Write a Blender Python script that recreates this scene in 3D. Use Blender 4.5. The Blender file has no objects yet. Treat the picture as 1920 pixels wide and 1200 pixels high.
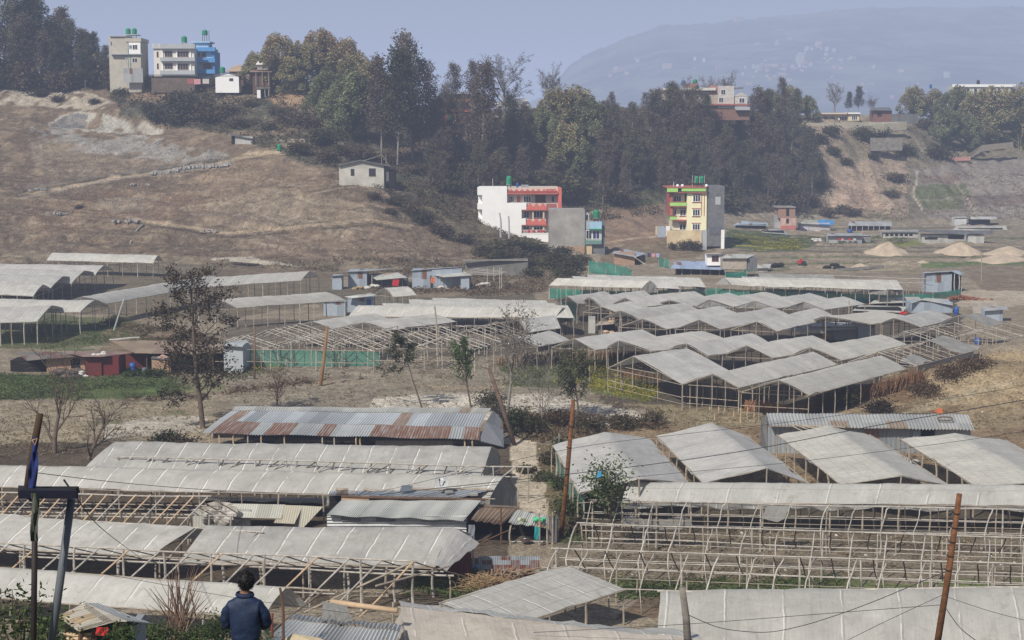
import bpy, math, random
import numpy as np
from mathutils import Vector, Matrix
rnd = random.Random(11)
nr = np.random.default_rng(5)
sc = bpy.context.scene
COL = sc.collection
PI = math.pi
F = 3000.0; CZ = 23.2
PITCH = math.atan(351/3000.0)
cp_, sp_ = math.cos(PITCH), math.sin(PITCH)
CAM = Vector((0, 0, CZ))

def ray(px, py):
    x = (px-960)/F; y = (600-py)/F
    return Vector((x, cp_+y*sp_, -sp_+y*cp_))
def at(px, py, Y):                      # the point seen at a pixel, Y metres ahead of the camera
    d = ray(px, py)
    return CAM + d*(Y/d.y)
def onz(px, py, z):                     # the point seen at a pixel at height z
    d = ray(px, py)
    return CAM + d*((z-CZ)/d.z)
def proj(x, y, z):
    yy = y*cp_ - (z-CZ)*sp_
    up = y*sp_ + (z-CZ)*cp_
    return 960+F*x/yy, 600-F*up/yy

# ------------------------------------------------------------------ value noise
_lat = nr.random((256, 256))
def vnoise(x, y, s=1.0, ox=0.0):
    x = np.asarray(x)/s+ox; y = np.asarray(y)/s+ox*1.7
    xi = np.floor(x).astype(int); yi = np.floor(y).astype(int)
    fx = x-xi; fy = y-yi
    fx = fx*fx*(3-2*fx); fy = fy*fy*(3-2*fy)
    a = _lat[xi % 256, yi % 256]; b = _lat[(xi+1) % 256, yi % 256]
    c = _lat[xi % 256, (yi+1) % 256]; d = _lat[(xi+1) % 256, (yi+1) % 256]
    return (a*(1-fx)+b*fx)*(1-fy)+(c*(1-fx)+d*fx)*fy
def fbm(x, y, s, o=3, ox=0.0):
    t = 0; w = 0; a = 1.0
    for k in range(o):
        t = t+a*vnoise(x, y, s/2**k, ox+7.3*k); w += a; a *= .5
    return t/w

# ------------------------------------------------------------------ mesh builder
def link(o, parent=None):
    COL.objects.link(o)
    if parent is not None: o.parent = parent
    return o
class MB:
    def __init__(s): s.v = []; s.f = []; s.uv = []
    def poly(s, pts, uv=None):
        b = len(s.v); pts = [Vector(p) for p in pts]; s.v += pts
        s.f.append(tuple(range(b, b+len(pts))))
        if uv is None:
            o = pts[0]; e = (pts[1]-o); l = e.length or 1e-6; e = e/l
            n = e.cross(pts[-1]-o); n = n.normalized() if n.length > 1e-9 else Vector((0, 0, 1))
            g = n.cross(e)
            uv = [((p-o).dot(e), (p-o).dot(g)) for p in pts]
        s.uv.append(uv); return s
    def box(s, o, ax, ay, az):
        o = Vector(o); ax = Vector(ax); ay = Vector(ay); az = Vector(az)
        P = lambda i, j, k: o+ax*i+ay*j+az*k
        for q in ([(0,0,0),(1,0,0),(1,0,1),(0,0,1)], [(1,1,0),(0,1,0),(0,1,1),(1,1,1)],
                  [(0,1,0),(0,0,0),(0,0,1),(0,1,1)], [(1,0,0),(1,1,0),(1,1,1),(1,0,1)],
                  [(0,0,1),(1,0,1),(1,1,1),(0,1,1)], [(0,1,0),(1,1,0),(1,0,0),(0,0,0)]):
            s.poly([P(*c) for c in q])
        return s
    def cbox(s, c, sx, sy, sz, rz=0.0):
        X = Vector((math.cos(rz), math.sin(rz), 0)); Y = Vector((-math.sin(rz), math.cos(rz), 0))
        return s.box(Vector(c)-X*sx/2-Y*sy/2, X*sx, Y*sy, Vector((0, 0, sz)))
    def slab(s, pts, t):                # a sheet of thickness t below the given corners
        pts = [Vector(p) for p in pts]; n = (pts[1]-pts[0]).cross(pts[-1]-pts[0]).normalized()
        if n.z < 0: n = -n
        lo = [p-n*t for p in pts]
        s.poly(pts); s.poly(lo[::-1])
        for i in range(len(pts)):
            j = (i+1) % len(pts); s.poly([lo[i], lo[j], pts[j], pts[i]])
        return s
    def tube(s, pts, rs, n=6, cap=True):
        pts = [Vector(p) for p in pts]
        if not hasattr(rs, '__len__'): rs = [rs]*len(pts)
        rings = []; L = 0
        for i, p in enumerate(pts):
            d = (pts[min(i+1, len(pts)-1)]-pts[max(i-1, 0)])
            d = d.normalized() if d.length > 1e-9 else Vector((0, 0, 1))
            a = d.orthogonal().normalized() if i == 0 else (a0-d*a0.dot(d)).normalized()
            a0 = a; b = d.cross(a)
            base = len(s.v)
            s.v += [p+(a*math.cos(2*PI*k/n)+b*math.sin(2*PI*k/n))*rs[i] for k in range(n)]
            if i: L += (p-pts[i-1]).length
            rings.append((base, L))
        for (b0, l0), (b1, l1) in zip(rings, rings[1:]):
            for k in range(n):
                q = (k+1) % n
                s.f.append((b0+k, b0+q, b1+q, b1+k))
                s.uv.append([(k*.1, l0), (k*.1+.1, l0), (k*.1+.1, l1), (k*.1, l1)])
        if cap:
            for b, rev in ((rings[0][0], True), (rings[-1][0], False)):
                idx = list(range(b, b+n)); s.f.append(tuple(idx[::-1] if rev else idx)); s.uv.append([(0, 0)]*n)
        return s
    def grid(s, P, UV=None):
        b = len(s.v); m = len(P); n = len(P[0])
        for row in P: s.v += [Vector(p) for p in row]
        for i in range(m-1):
            for j in range(n-1):
                s.f.append((b+i*n+j, b+i*n+j+1, b+(i+1)*n+j+1, b+(i+1)*n+j))
                s.uv.append([UV[i][j], UV[i][j+1], UV[i+1][j+1], UV[i+1][j]] if UV else [(i, j)]*4)
        return s
    def lathe(s, c, prof, n=12):        # prof: (radius, height)
        c = Vector(c); b = len(s.v)
        for r, h in prof: s.v += [c+Vector((r*math.cos(2*PI*k/n), r*math.sin(2*PI*k/n), h)) for k in range(n)]
        for i in range(len(prof)-1):
            for k in range(n):
                q = (k+1) % n
                s.f.append((b+i*n+k, b+i*n+q, b+(i+1)*n+q, b+(i+1)*n+k)); s.uv.append([(k*.1, prof[i][1]), (k*.1+.1, prof[i][1]), (k*.1+.1, prof[i+1][1]), (k*.1, prof[i+1][1])])
        s.f.append(tuple(range(b, b+n))[::-1]); s.uv.append([(0, 0)]*n)
        e = b+(len(prof)-1)*n; s.f.append(tuple(range(e, e+n))); s.uv.append([(0, 0)]*n)
        return s
    def mesh(s, name, m, o=Vector((0, 0, 0)), smooth=False):
        me = bpy.data.meshes.new(name)
        me.from_pydata([tuple(p-o) for p in s.v], [], s.f)
        u = me.uv_layers.new(name='UVMap')
        flat = [c for fu in s.uv for t in fu for c in t]
        u.data.foreach_set('uv', flat)
        if m: me.materials.append(m)
        if smooth: me.polygons.foreach_set('use_smooth', [True]*len(me.polygons))
        me.update()
        return me
    def build(s, name, m, parent=None, smooth=False, o=None):
        if not s.v: return None
        if parent is not None: o = parent['_o'] if '_o' in parent else parent.location
        elif o is None:
            o = Vector((sum(p.x for p in s.v)/len(s.v), sum(p.y for p in s.v)/len(s.v), min(p.z for p in s.v)))
        o = Vector(o)
        ob = bpy.data.objects.new(name, s.mesh(name, m, o, smooth))
        if parent is None: ob.location = o
        else: ob['_o'] = tuple(o)
        return link(ob, parent)
def tag(o, label=None, cat=None, group=None, kind=None):
    if label: o['label'] = label
    if cat: o['category'] = cat
    if group: o['group'] = group
    if kind: o['kind'] = kind
    return o
def thing(name, label, cat, loc, group=None):
    o = bpy.data.objects.new(name, None); o.empty_display_size = .3
    o.location = loc; link(o)
    return tag(o, label, cat, group)

def fastmesh(name, V, n, C=None, m=None):      # V: (k*n,3) separate n-gons, C: (k*n,3) point colours
    me = bpy.data.meshes.new(name); V = np.asarray(V, np.float32); k = len(V)//n
    me.vertices.add(len(V)); me.vertices.foreach_set('co', V.ravel())
    me.loops.add(len(V)); me.loops.foreach_set('vertex_index', np.arange(len(V), dtype=np.int32))
    me.polygons.add(k); me.polygons.foreach_set('loop_start', np.arange(0, len(V), n, dtype=np.int32))
    if C is not None:
        a = me.color_attributes.new('Col', 'FLOAT_COLOR', 'POINT')
        a.data.foreach_set('color', np.concatenate([C, np.ones((len(C), 1))], 1).astype(np.float32).ravel())
    if m: me.materials.append(m)
    me.update(); me.validate()
    return me
def leafmesh(name, P, size, C, m, flat=.5, up=None, asp=.55):
    """diamond leaf-clumps at points P with colours C"""
    P = np.asarray(P); k = len(P); size = np.broadcast_to(np.asarray(size, float), (k,))
    a = nr.normal(size=(k, 3)); a[:, 2] *= flat
    if up is not None: a = a*.35+np.asarray(up)
    a /= np.linalg.norm(a, axis=1)[:, None]
    b = nr.normal(size=(k, 3)); b -= a*(a*b).sum(1)[:, None]; b /= np.linalg.norm(b, axis=1)[:, None]
    a = a*size[:, None]; b = b*(size*asp)[:, None]
    V = np.stack([P-a, P-b*.9+a*.1, P+a, P+b*.9+a*.1], 1).reshape(-1, 3)
    Cc = np.repeat(np.asarray(C), 4, 0)
    return fastmesh(name, V, 4, Cc, m)

# ------------------------------------------------------------------ materials
class NT:
    def __init__(s, name):
        s.m = bpy.data.materials.new(name); s.m.use_nodes = True
        s.t = s.m.node_tree; s.t.nodes.clear()
        s.out = s.t.nodes.new('ShaderNodeOutputMaterial')
    def n(s, typ, **k):
        nd = s.t.nodes.new('ShaderNode'+typ)
        for a, b in k.items():
            if a.startswith('i_'):
                key = a[2:]; key = int(key) if key.isdigit() else key.replace('_', ' ')
                if hasattr(b, 'bl_idname') or isinstance(b, bpy.types.NodeSocket): s.t.links.new(b, nd.inputs[key])
                else: nd.inputs[key].default_value = b
            else: setattr(nd, a, b)
        return nd
    def math(s, op, a, b=0.0, c=None):
        nd = s.n('Math', operation=op)
        for i, x in enumerate((a, b, c)):
            if x is None: continue
            if isinstance(x, bpy.types.NodeSocket): s.t.links.new(x, nd.inputs[i])
            else: nd.inputs[i].default_value = x
        return nd.outputs[0]
    def mix(s, f, a, b, mode='MIX'):
        nd = s.n('Mix', data_type='RGBA', blend_type=mode)
        for sock, x in ((nd.inputs[0], f), (nd.inputs[6], a), (nd.inputs[7], b)):
            if isinstance(x, bpy.types.NodeSocket): s.t.links.new(x, sock)
            elif hasattr(x, '__len__'): sock.default_value = (*x[:3], 1)
            else: sock.default_value = x
        return nd.outputs[2]
    def noise(s, vec, scale, detail=3, rough=.55, dist=0):
        nd = s.n('TexNoise', i_Scale=scale, i_Detail=detail, i_Roughness=rough, i_Distortion=dist)
        if vec is not None: s.t.links.new(vec, nd.inputs['Vector'])
        return nd.outputs[0]
    def ramp(s, f, lo, hi, a=0.0, b=1.0):
        nd = s.n('MapRange', i_1=lo, i_2=hi, i_3=a, i_4=b); s.t.links.new(f, nd.inputs[0]); return nd.outputs[0]
    def pos(s): return s.n('NewGeometry').outputs['Position']
    def uv(s): return s.n('UVMap', uv_map='UVMap').outputs[0]
    def sep(s, v):
        nd = s.n('SeparateXYZ'); s.t.links.new(v, nd.inputs[0]); return nd.outputs
    def comb(s, x, y, z=0.0):
        nd = s.n('CombineXYZ')
        for i, k in enumerate((x, y, z)):
            if isinstance(k, bpy.types.NodeSocket): s.t.links.new(k, nd.inputs[i])
            else: nd.inputs[i].default_value = k
        return nd.outputs[0]
    def bump(s, h, st=.3, d=.05):
        nd = s.n('Bump', i_Strength=st, i_Distance=d); s.t.links.new(h, nd.inputs['Height']); return nd.outputs[0]
    def pbsdf(s, col, rough=.85, metal=0.0, normal=None, spec=.3, trans=0.0):
        nd = s.n('BsdfPrincipled', i_Roughness=rough if not isinstance(rough, bpy.types.NodeSocket) else .5, i_Metallic=metal)
        nd.inputs['Specular IOR Level'].default_value = spec
        if isinstance(rough, bpy.types.NodeSocket): s.t.links.new(rough, nd.inputs['Roughness'])
        if isinstance(col, bpy.types.NodeSocket): s.t.links.new(col, nd.inputs['Base Color'])
        else: nd.inputs['Base Color'].default_value = (*col, 1)
        if normal is not None: s.t.links.new(normal, nd.inputs['Normal'])
        sh = nd.outputs[0]
        if trans:
            tr = s.n('BsdfTranslucent')
            if isinstance(col, bpy.types.NodeSocket): s.t.links.new(col, tr.inputs[0])
            else: tr.inputs[0].default_value = (*col, 1)
            mx = s.n('MixShader', i_0=trans); s.t.links.new(sh, mx.inputs[1]); s.t.links.new(tr.outputs[0], mx.inputs[2]); sh = mx.outputs[0]
        s.t.links.new(sh, s.out.inputs[0]); return s.m
def sc3(c, k): return tuple(min(1, x*k) for x in c)
def M_plain(name, c, rough=.85, var=.25, scale=1.5, bump=.0, spec=.3, metal=0.0, dirt=None):
    t = NT(name); p = t.pos()
    n = t.noise(p, scale, 5, .65)
    col = t.mix(t.ramp(n, .3, .7), sc3(c, 1-var), sc3(c, 1+var*.6))
    if dirt is not None:
        col = t.mix(t.ramp(t.noise(p, scale*.35, 6, .7, .6), .45, .72, 0, .75), col, dirt)
    nm = t.bump(n, .4, bump) if bump else None
    return t.pbsdf(col, rough, metal, nm, spec)
def M_film(name, c, sp=1.7, vs=0.0, batten=.75, stain=.36, trans=.15, bright=(.90, .89, .85), dark=0.0):
    t = NT(name); uv = t.uv(); x = t.sep(uv)
    big = t.noise(uv, .45, 5, .7)
    st = t.noise(t.comb(t.math('MULTIPLY', x[0], 3.2), t.math('MULTIPLY', x[1], .35)), 1.0, 4, .6)
    fine = t.noise(uv, 6, 3, .6)
    col = t.mix(t.ramp(big, .3, .7), sc3(c, 1-stain), sc3(c, 1.08))
    col = t.mix(t.ramp(st, .4, .75, 0, .4), col, sc3(c, .74))
    col = t.mix(t.ramp(fine, .45, .8, 0, .3), col, sc3(c, .58))
    col = t.mix(t.ramp(t.noise(uv, 1.6, 6, .75, .8), .53, .68, 0, .6), col, (c[0]*.55, c[1]*.52, c[2]*.47))
    col = t.mix(t.ramp(t.noise(t.comb(t.math('MULTIPLY', x[0], .5), t.math('MULTIPLY', x[1], 2.2)), 1, 5, .7), .58, .72, 0, .35), col, sc3(c, 1.25))
    pan = t.n('TexWhiteNoise', noise_dimensions='1D'); t.t.links.new(t.math('FLOOR', t.math('DIVIDE', x[0], sp)), pan.inputs['W'])
    col = t.mix(t.ramp(pan.outputs[0], 0, 1, 0, .3), col, sc3(c, .8))
    wob = t.math('MULTIPLY', t.math('SUBTRACT', t.noise(uv, .8, 2), .5), .25)
    fr = t.math('FRACT', t.math('DIVIDE', t.math('ADD', x[0], wob), sp))
    ln = t.math('LESS_THAN', t.math('ABSOLUTE', t.math('SUBTRACT', fr, .5)), .036/sp*.9)
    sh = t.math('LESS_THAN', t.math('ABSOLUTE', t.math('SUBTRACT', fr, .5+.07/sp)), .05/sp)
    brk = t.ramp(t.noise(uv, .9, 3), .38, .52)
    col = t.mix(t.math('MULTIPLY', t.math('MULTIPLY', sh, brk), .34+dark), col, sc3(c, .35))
    col = t.mix(t.math('MULTIPLY', t.math('MULTIPLY', ln, brk), batten), col, bright)
    if vs:
        fv = t.math('FRACT', t.math('DIVIDE', x[1], vs))
        lv = t.math('LESS_THAN', t.math('ABSOLUTE', t.math('SUBTRACT', fv, .5)), .03/vs)
        col = t.mix(t.math('MULTIPLY', lv, .45), col, sc3(c, .5))
    h = t.math('ADD', t.math('MULTIPLY', st, .7), big)
    return t.pbsdf(col, .62, 0, t.bump(h, .55, .12), .35, trans)
def M_tin(name, c, rust=.0, rustc=(.2, .085, .045), pitch=.1, sheet=.85, row=2.2, var=.2, metal=.1, bump=.5, rough=.5):
    t = NT(name); uv = t.uv(); x = t.sep(uv)
    w = t.math('SINE', t.math('MULTIPLY', x[0], 2*PI/pitch))
    wn = t.n('TexWhiteNoise', noise_dimensions='2D')
    t.t.links.new(t.comb(t.math('FLOOR', t.math('DIVIDE', x[0], sheet)), t.math('FLOOR', t.math('DIVIDE', x[1], row))), wn.inputs['Vector'])
    n = t.noise(uv, 1.3, 5, .7); n2 = t.noise(t.comb(t.math('MULTIPLY', x[0], 5.0), t.math('MULTIPLY', x[1], .6)), 1, 4)
    col = t.mix(t.ramp(wn.outputs[0], 0, 1), sc3(c, 1-var), sc3(c, 1+var*.6))
    col = t.mix(t.ramp(n, .4, .75, 0, .35), col, sc3(c, .62))
    if rust:
        wr = t.n('TexWhiteNoise', noise_dimensions='2D')
        t.t.links.new(t.comb(t.math('FLOOR', t.math('DIVIDE', t.math('ADD', x[0], 40.3), sheet)), t.math('FLOOR', t.math('DIVIDE', t.math('ADD', x[1], 31), row))), wr.inputs['Vector'])
        f = t.math('MULTIPLY', t.math('LESS_THAN', wr.outputs[0], rust), t.ramp(n2, .3, .55, .25, .95))
        f = t.math('MAXIMUM', f, t.ramp(t.noise(uv, .8, 6, .75), .66, .76, 0, min(.8, rust*2)))
        col = t.mix(f, col, rustc)
    dk = t.ramp(w, -1, 0, .86, 1)  # corrugation troughs darkened in the colour, as shade in the grooves
    col = t.mix(1.0, col, t.comb(dk, dk, dk), 'MULTIPLY')
    return t.pbsdf(col, rough, metal, t.bump(w, bump, .02), .4)
def M_foliage(name, trans=.3, rough=.75):
    t = NT(name); a = t.n('Attribute', attribute_name='Col').outputs[0]
    oi = t.n('ObjectInfo').outputs['Random']
    col = t.mix(t.ramp(oi, 0, 1, 0, .5), a, t.mix(1.0, a, (.75, .62, .6), 'MULTIPLY'))
    return t.pbsdf(col, rough, 0, None, .2, trans)
def M_brick(name, c=(.32, .16, .1), m=(.36, .33, .29), sc_=1.0):
    t = NT(name); b = t.n('TexBrick', i_Scale=1.0, i_Mortar_Size=.012)
    b.inputs['Brick Width'].default_value = .24*sc_; b.inputs['Row Height'].default_value = .085*sc_
    b.inputs['Color1'].default_value = (*c, 1); b.inputs['Color2'].default_value = (*sc3(c, .65), 1); b.inputs['Mortar'].default_value = (*m, 1)
    t.t.links.new(t.uv(), b.inputs['Vector'])
    col = t.mix(t.ramp(t.noise(t.pos(), .9, 5), .4, .7, 0, .5), b.outputs[0], sc3(c, 1.25))
    return t.pbsdf(col, .9, 0, None, .2)

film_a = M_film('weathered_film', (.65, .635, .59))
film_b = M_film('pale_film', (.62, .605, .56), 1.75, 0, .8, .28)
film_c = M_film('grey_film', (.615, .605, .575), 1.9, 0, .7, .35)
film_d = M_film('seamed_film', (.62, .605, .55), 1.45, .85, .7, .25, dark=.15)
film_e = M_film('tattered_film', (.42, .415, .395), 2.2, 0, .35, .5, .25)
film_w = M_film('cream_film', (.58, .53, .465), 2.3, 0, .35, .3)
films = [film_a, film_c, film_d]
bam = M_plain('bamboo_grey', (.36, .31, .25), .8, .35, 2.2)
bam_l = M_plain('bamboo_pale', (.46, .425, .375), .8, .42, 2.6)
bam_d = M_plain('bamboo_dark', (.15, .12, .095), .85, .35, 2.0)
bam_y = M_plain('bamboo_fresh', (.55, .40, .26), .7, .25, 1.5)
bark = M_plain('bark_brown', (.14, .105, .08), .95, .35, 3)
bark_p = M_plain('bark_pale', (.26, .235, .205), .95, .4, 1.2)
bark_r = M_plain('twig_reddish', (.17, .105, .08), .9, .25, 4)
tin_g = M_tin('tin_grey', (.42, .43, .43), .05)
tin_b = M_tin('tin_bluish', (.40, .46, .53), .03)
tin_r = M_tin('tin_rust_row', (.44, .46, .47), .62, (.24, .125, .08), .1, .95, 9, .2)
tin_s = M_tin('tin_sheets', (.47, .50, .53), .13, (.33, .21, .14), .1, .95, 9, .32)
tin_w = M_tin('tin_pale', (.56, .56, .52), .08, (.36, .26, .16), .09)
tin_br = M_tin('tin_brown', (.30, .22, .155), .35, (.19, .12, .08), .09)
tin_red = M_tin('tin_red', (.15, .034, .03), .2, (.10, .03, .025), .12)
tin_dk = M_tin('tin_dark', (.17, .17, .17), .1)
tin_pk = M_tin('tin_pinkish', (.36, .24, .2), .3, (.26, .15, .11), .12)
brickm = M_brick('brick_wall')
brick_l = M_brick('brick_light', (.40, .24, .15), (.42, .37, .3), 1.3)
conc = M_plain('cement_plaster', (.30, .285, .26), .92, .35, .6, .02, .15, 0, (.2, .19, .175))
conc_d = M_plain('dark_block', (.17, .175, .185), .95, .3, .9, .02, .15)
whitep = M_plain('white_paint', (.88, .88, .87), .8, .06, .5)
pinkp = M_plain('pink_paint', (.62, .16, .13), .8, .12, .7)
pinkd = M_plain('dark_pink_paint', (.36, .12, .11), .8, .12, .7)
cream = M_plain('cream_wall', (.66, .55, .42), .85, .1, .7)
yellow = M_plain('yellow_paint', (.88, .83, .56), .8, .06, .6)
ochre = M_plain('ochre_wall', (.72, .58, .37), .85, .25, .5, 0, .2, 0, (.42, .32, .2))
limep = M_plain('lime_paint', (.38, .68, .18), .8, .08, .6)
maroon = M_plain('maroon_trim', (.42, .13, .095), .8, .15, .7)
bluep = M_plain('blue_paint', (.10, .30, .62), .8, .12, .6)
bluel = M_plain('pale_blue_paint', (.36, .55, .72), .8, .12, .6)
greyp = M_plain('grey_paint', (.42, .44, .46), .8, .12, .6)
beige = M_plain('beige_plaster', (.48, .45, .38), .9, .15, .5)
orangep = M_plain('orange_wall', (.42, .17, .10), .85, .25, .6)
glass = M_plain('window_dark', (.03, .035, .05), .2, .3, 1, 0, .5)
blueglass = M_plain('window_blue', (.03, .045, .16), .2, .3, 1, 0, .5)
darkm = M_plain('interior_shade_black', (.018, .016, .015), .95, .3, 1)  # near-black colour paints the shade inside sheds and openings; also black things
woodd = M_plain('dark_wood', (.12, .07, .045), .85, .3, 2)
tankg = M_plain('tank_green', (.02, .26, .13), .5, .15, 1)
tankb = M_plain('tank_blue', (.03, .10, .34), .45, .2, 1)
netg = None
rustp = M_plain('rusty_steel', (.19, .08, .03), .8, .55, 5, .0, .25, .0, (.075, .04, .025))
wirem = M_plain('wire_black', (.03, .03, .033), .6, .1, 1)
ironm = M_plain('iron_dark', (.035, .028, .026), .6, .3, 3)
steelm = M_plain('painted_pipe', (.13, .145, .16), .5, .2, 2)
rag_w = M_plain('pale_cloth', (.55, .53, .5), .9, .3, 3)
rag_b = M_plain('blue_cloth', (.03, .05, .16), .9, .3, 4)
rag_r = M_plain('red_cloth', (.5, .03, .03), .9, .3, 4)
rag_o = M_plain('orange_cloth', (.6, .16, .06), .9, .2, 3)
rag_p = M_plain('pink_cloth', (.62, .3, .32), .9, .2, 3)
rag_t = M_plain('teal_cloth', (.02, .26, .28), .9, .2, 3)
tarp_b = M_plain('blue_tarp', (.05, .25, .55), .6, .25, 1)
stone = M_plain('stone_grey', (.33, .32, .30), .95, .4, 1.5, .05)
sandm = M_plain('sand', (.46, .375, .285), .95, .25, .7, .06)
redbrick = M_plain('brick_rubble', (.34, .14, .085), .9, .4, 2)
straw = M_plain('straw', (.34, .26, .15), .95, .45, 2.5, .05)
leafm = M_foliage('foliage')
def M_net(name, c):
    t = NT(name); n = t.noise(t.pos(), .5, 5, .7)
    col = t.mix(t.ramp(n, .3, .7), sc3(c, .72), sc3(c, 1.2))
    nf = t.noise(t.pos(), 3, 3); tr = t.n('BsdfTransparent')
    m = t.pbsdf(col, .8, 0, None, .2, .35)
    sh = t.out.inputs[0].links[0].from_socket
    mx = t.n('MixShader', i_0=.22); t.t.links.new(sh, mx.inputs[1]); t.t.links.new(tr.outputs[0], mx.inputs[2])
    t.t.links.new(mx.outputs[0], t.out.inputs[0]); return m
netg = M_net('green_net', (.04, .30, .22))
netp = M_net('pale_green_net', (.12, .36, .28))
netd = M_net('dark_green_net', (.015, .09, .07))
# ------------------------------------------------------------------ terrain
def zz(py, Y): return CZ+Y*ray(960, py).z/ray(960, py).y
NEAR = [(-60, 20), (2, 20), (12, 17.2), (18, 16.6), (27, 13.2), (40, 8.6), (60, 3.0), (72, .2), (80, 0)]
def prof(L, far):                        # L: (py, Y) seen points
    return NEAR+[(y, zz(p, y)) for p, y in L]+far
FLAT = lambda y: (y, 0.0)
def pf(foot, L, top):
    last = (L[-1][1], zz(*L[-1]))
    return NEAR+[(foot, 0.0)]+[(y, zz(p, y)) for p, y in L]+[(last[0]+25, last[1]+top), (last[0]+70, last[1]+top+1), (900, 18), (2500, 0), (7000, 0)]
COLS = [
 (-260, pf(290, [(440,302),(370,325),(290,350),(245,362),(205,378),(172,390),(150,402)], 3)),
 (60,  pf(292, [(440,305),(400,318),(370,328),(330,343),(290,356),(245,368),(212,384),(172,394),(152,404)], 3)),
 (250, pf(288, [(450,298),(410,312),(370,326),(330,341),(290,354),(262,362),(248,368),(215,372),(180,390),(152,400)], 1)),
 (400, pf(281, [(470,290),(430,303),(380,318),(340,331),(300,343),(270,350),(240,362),(200,378),(165,392),(150,398)], 1)),
 (560, pf(272, [(460,286),(420,298),(370,312),(330,323),(295,333),(255,350),(220,370),(190,384),(165,394)], 2)),
 (700, pf(270, [(460,284),(420,296),(380,308),(345,317),(338,326),(335,332),(300,345),(250,370),(222,386)], 2)),
 (850, pf(276, [(470,290),(450,298),(420,310),(395,322),(372,336),(330,352),(280,368),(238,386)], 2)),
 (1000,pf(262, [(490,285),(450,318),(425,335),(392,350),(342,362),(285,374),(232,392)], 3)),
 (1150,pf(250, [(490,290),(460,320),(440,335),(402,354),(370,366),(320,378),(270,390),(228,402)], 3)),
 (1300,pf(300, [(466,322),(442,346),(412,370),(385,386),(322,398),(262,408),(220,416)], 3)),
 (1500,pf(380, [(422,402),(400,416),(370,426),(330,434),(280,442),(250,450),(232,452)], 2)),
 (1650,pf(385, [(421,404),(396,424),(350,440),(310,450),(280,458),(245,470),(228,474)], 2)),
 (1800,pf(390, [(412,415),(382,430),(340,450),(310,465),(285,480),(250,497)], 2)),
 (1920,pf(390, [(408,420),(378,434),(340,452),(300,474),(250,497)], 4)),
 (2180,pf(390, [(408,420),(378,434),(340,452),(300,474),(250,497)], 6)),
]
Sarr = np.array([ray(px, 350).x/ray(px, 350).y for px in np.linspace(-240, 2160, 620)])
Yarr = np.concatenate([np.arange(-12, 70, 1.5), np.arange(70, 130, .42), np.arange(130, 280, .62), np.arange(280, 520, .5),
                       np.arange(520, 900, 12), np.arange(900, 7001, 300)])
colS = np.array([ray(px, 350).x/ray(px, 350).y for px, _ in COLS])
colZ = np.array([np.interp(Yarr, [a for a, _ in p], [b for _, b in p]) for _, p in COLS])
def smooth(A, n, ax):
    k = np.ones(2*n+1)/(2*n+1)
    Ap = np.pad(A, [(n, n) if i == ax else (0, 0) for i in range(2)], mode='edge')
    return np.apply_along_axis(lambda v: np.convolve(v, k, 'valid'), ax, Ap)
H = np.stack([np.interp(Sarr, colS, colZ[:, j]) for j in range(len(Yarr))], 1)
H = smooth(H, 14, 0)
iy0, iy1 = np.searchsorted(Yarr, 72), np.searchsorted(Yarr, 520)
H[:, iy0:iy1] = smooth(H, 2, 1)[:, iy0:iy1]
SS, YY = np.meshgrid(Sarr, Yarr, indexing='ij')
X = SS*np.maximum(YY, 6)
PX, PY = proj(X, np.maximum(YY, 6), H)
# small relief
def bumpy(cx, cy, rx, ry, h): return h*np.exp(-((X-cx)/rx)**2-((YY-cy)/ry)**2)
def pbump(px, py, rx, ry, h):
    p = onz(px, py, 0.); return bumpy(p.x, p.y, rx, ry, h)
H = H+pbump(1890, 745, 9, 5, 2.8)+pbump(1800, 730, 6, 3.5, 1.3)+pbump(1930, 700, 8, 6, 3.2)
H = H-pbump(1700, 1095, 30, 2, .0)
rough_w = np.clip((YY-262)/20, 0, 1)*(YY < 560)
H = H+rough_w*((fbm(X, YY, 14, 3)-.5)*1.3+(fbm(X, YY, 2.2, 2, 3)-.5)*.75+(fbm(X, YY, 5, 2, 13)-.5)*.9)
H = H+(1-rough_w)*(YY > 70)*(YY < 400)*((fbm(X, YY, 5, 2, 9)-.5)*.16+(fbm(X, YY, .8, 2, 5)-.5)*.09)
# terrace steps on the left hill and gully texture on the right bank
hill = (PX < 900)*(YY > 268)*(YY < 350)
stp = 2.9; q = H/stp+(fbm(X, YY, 34, 2, 2)*1.6+X*.012); fr = q-np.floor(q)
hill = np.clip((880-PX)/60, 0, 1)*np.clip((YY-270)/6, 0, 1)*np.clip((352-YY)/10, 0, 1)*np.clip((PX+200)/100, 0, 1)
H = H+hill*.75*(np.clip(fr*7, 0, 1)-fr)
bankR = np.clip((PX-1480)/60, 0, 1)*(YY > 405)*(YY < 480)
H = H+bankR*(fbm(X*1.0, YY*.3, 5, 3, 8)-.5)*3.0
# furrows of the ploughed plots
fur = (PX > 60)*(PX < 1250)*(PY > 668)*(PY < 770)*(YY < 170)
H = H+fur*.07*np.sin((YY*1.0+X*.12)*2*PI/1.1)
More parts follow.
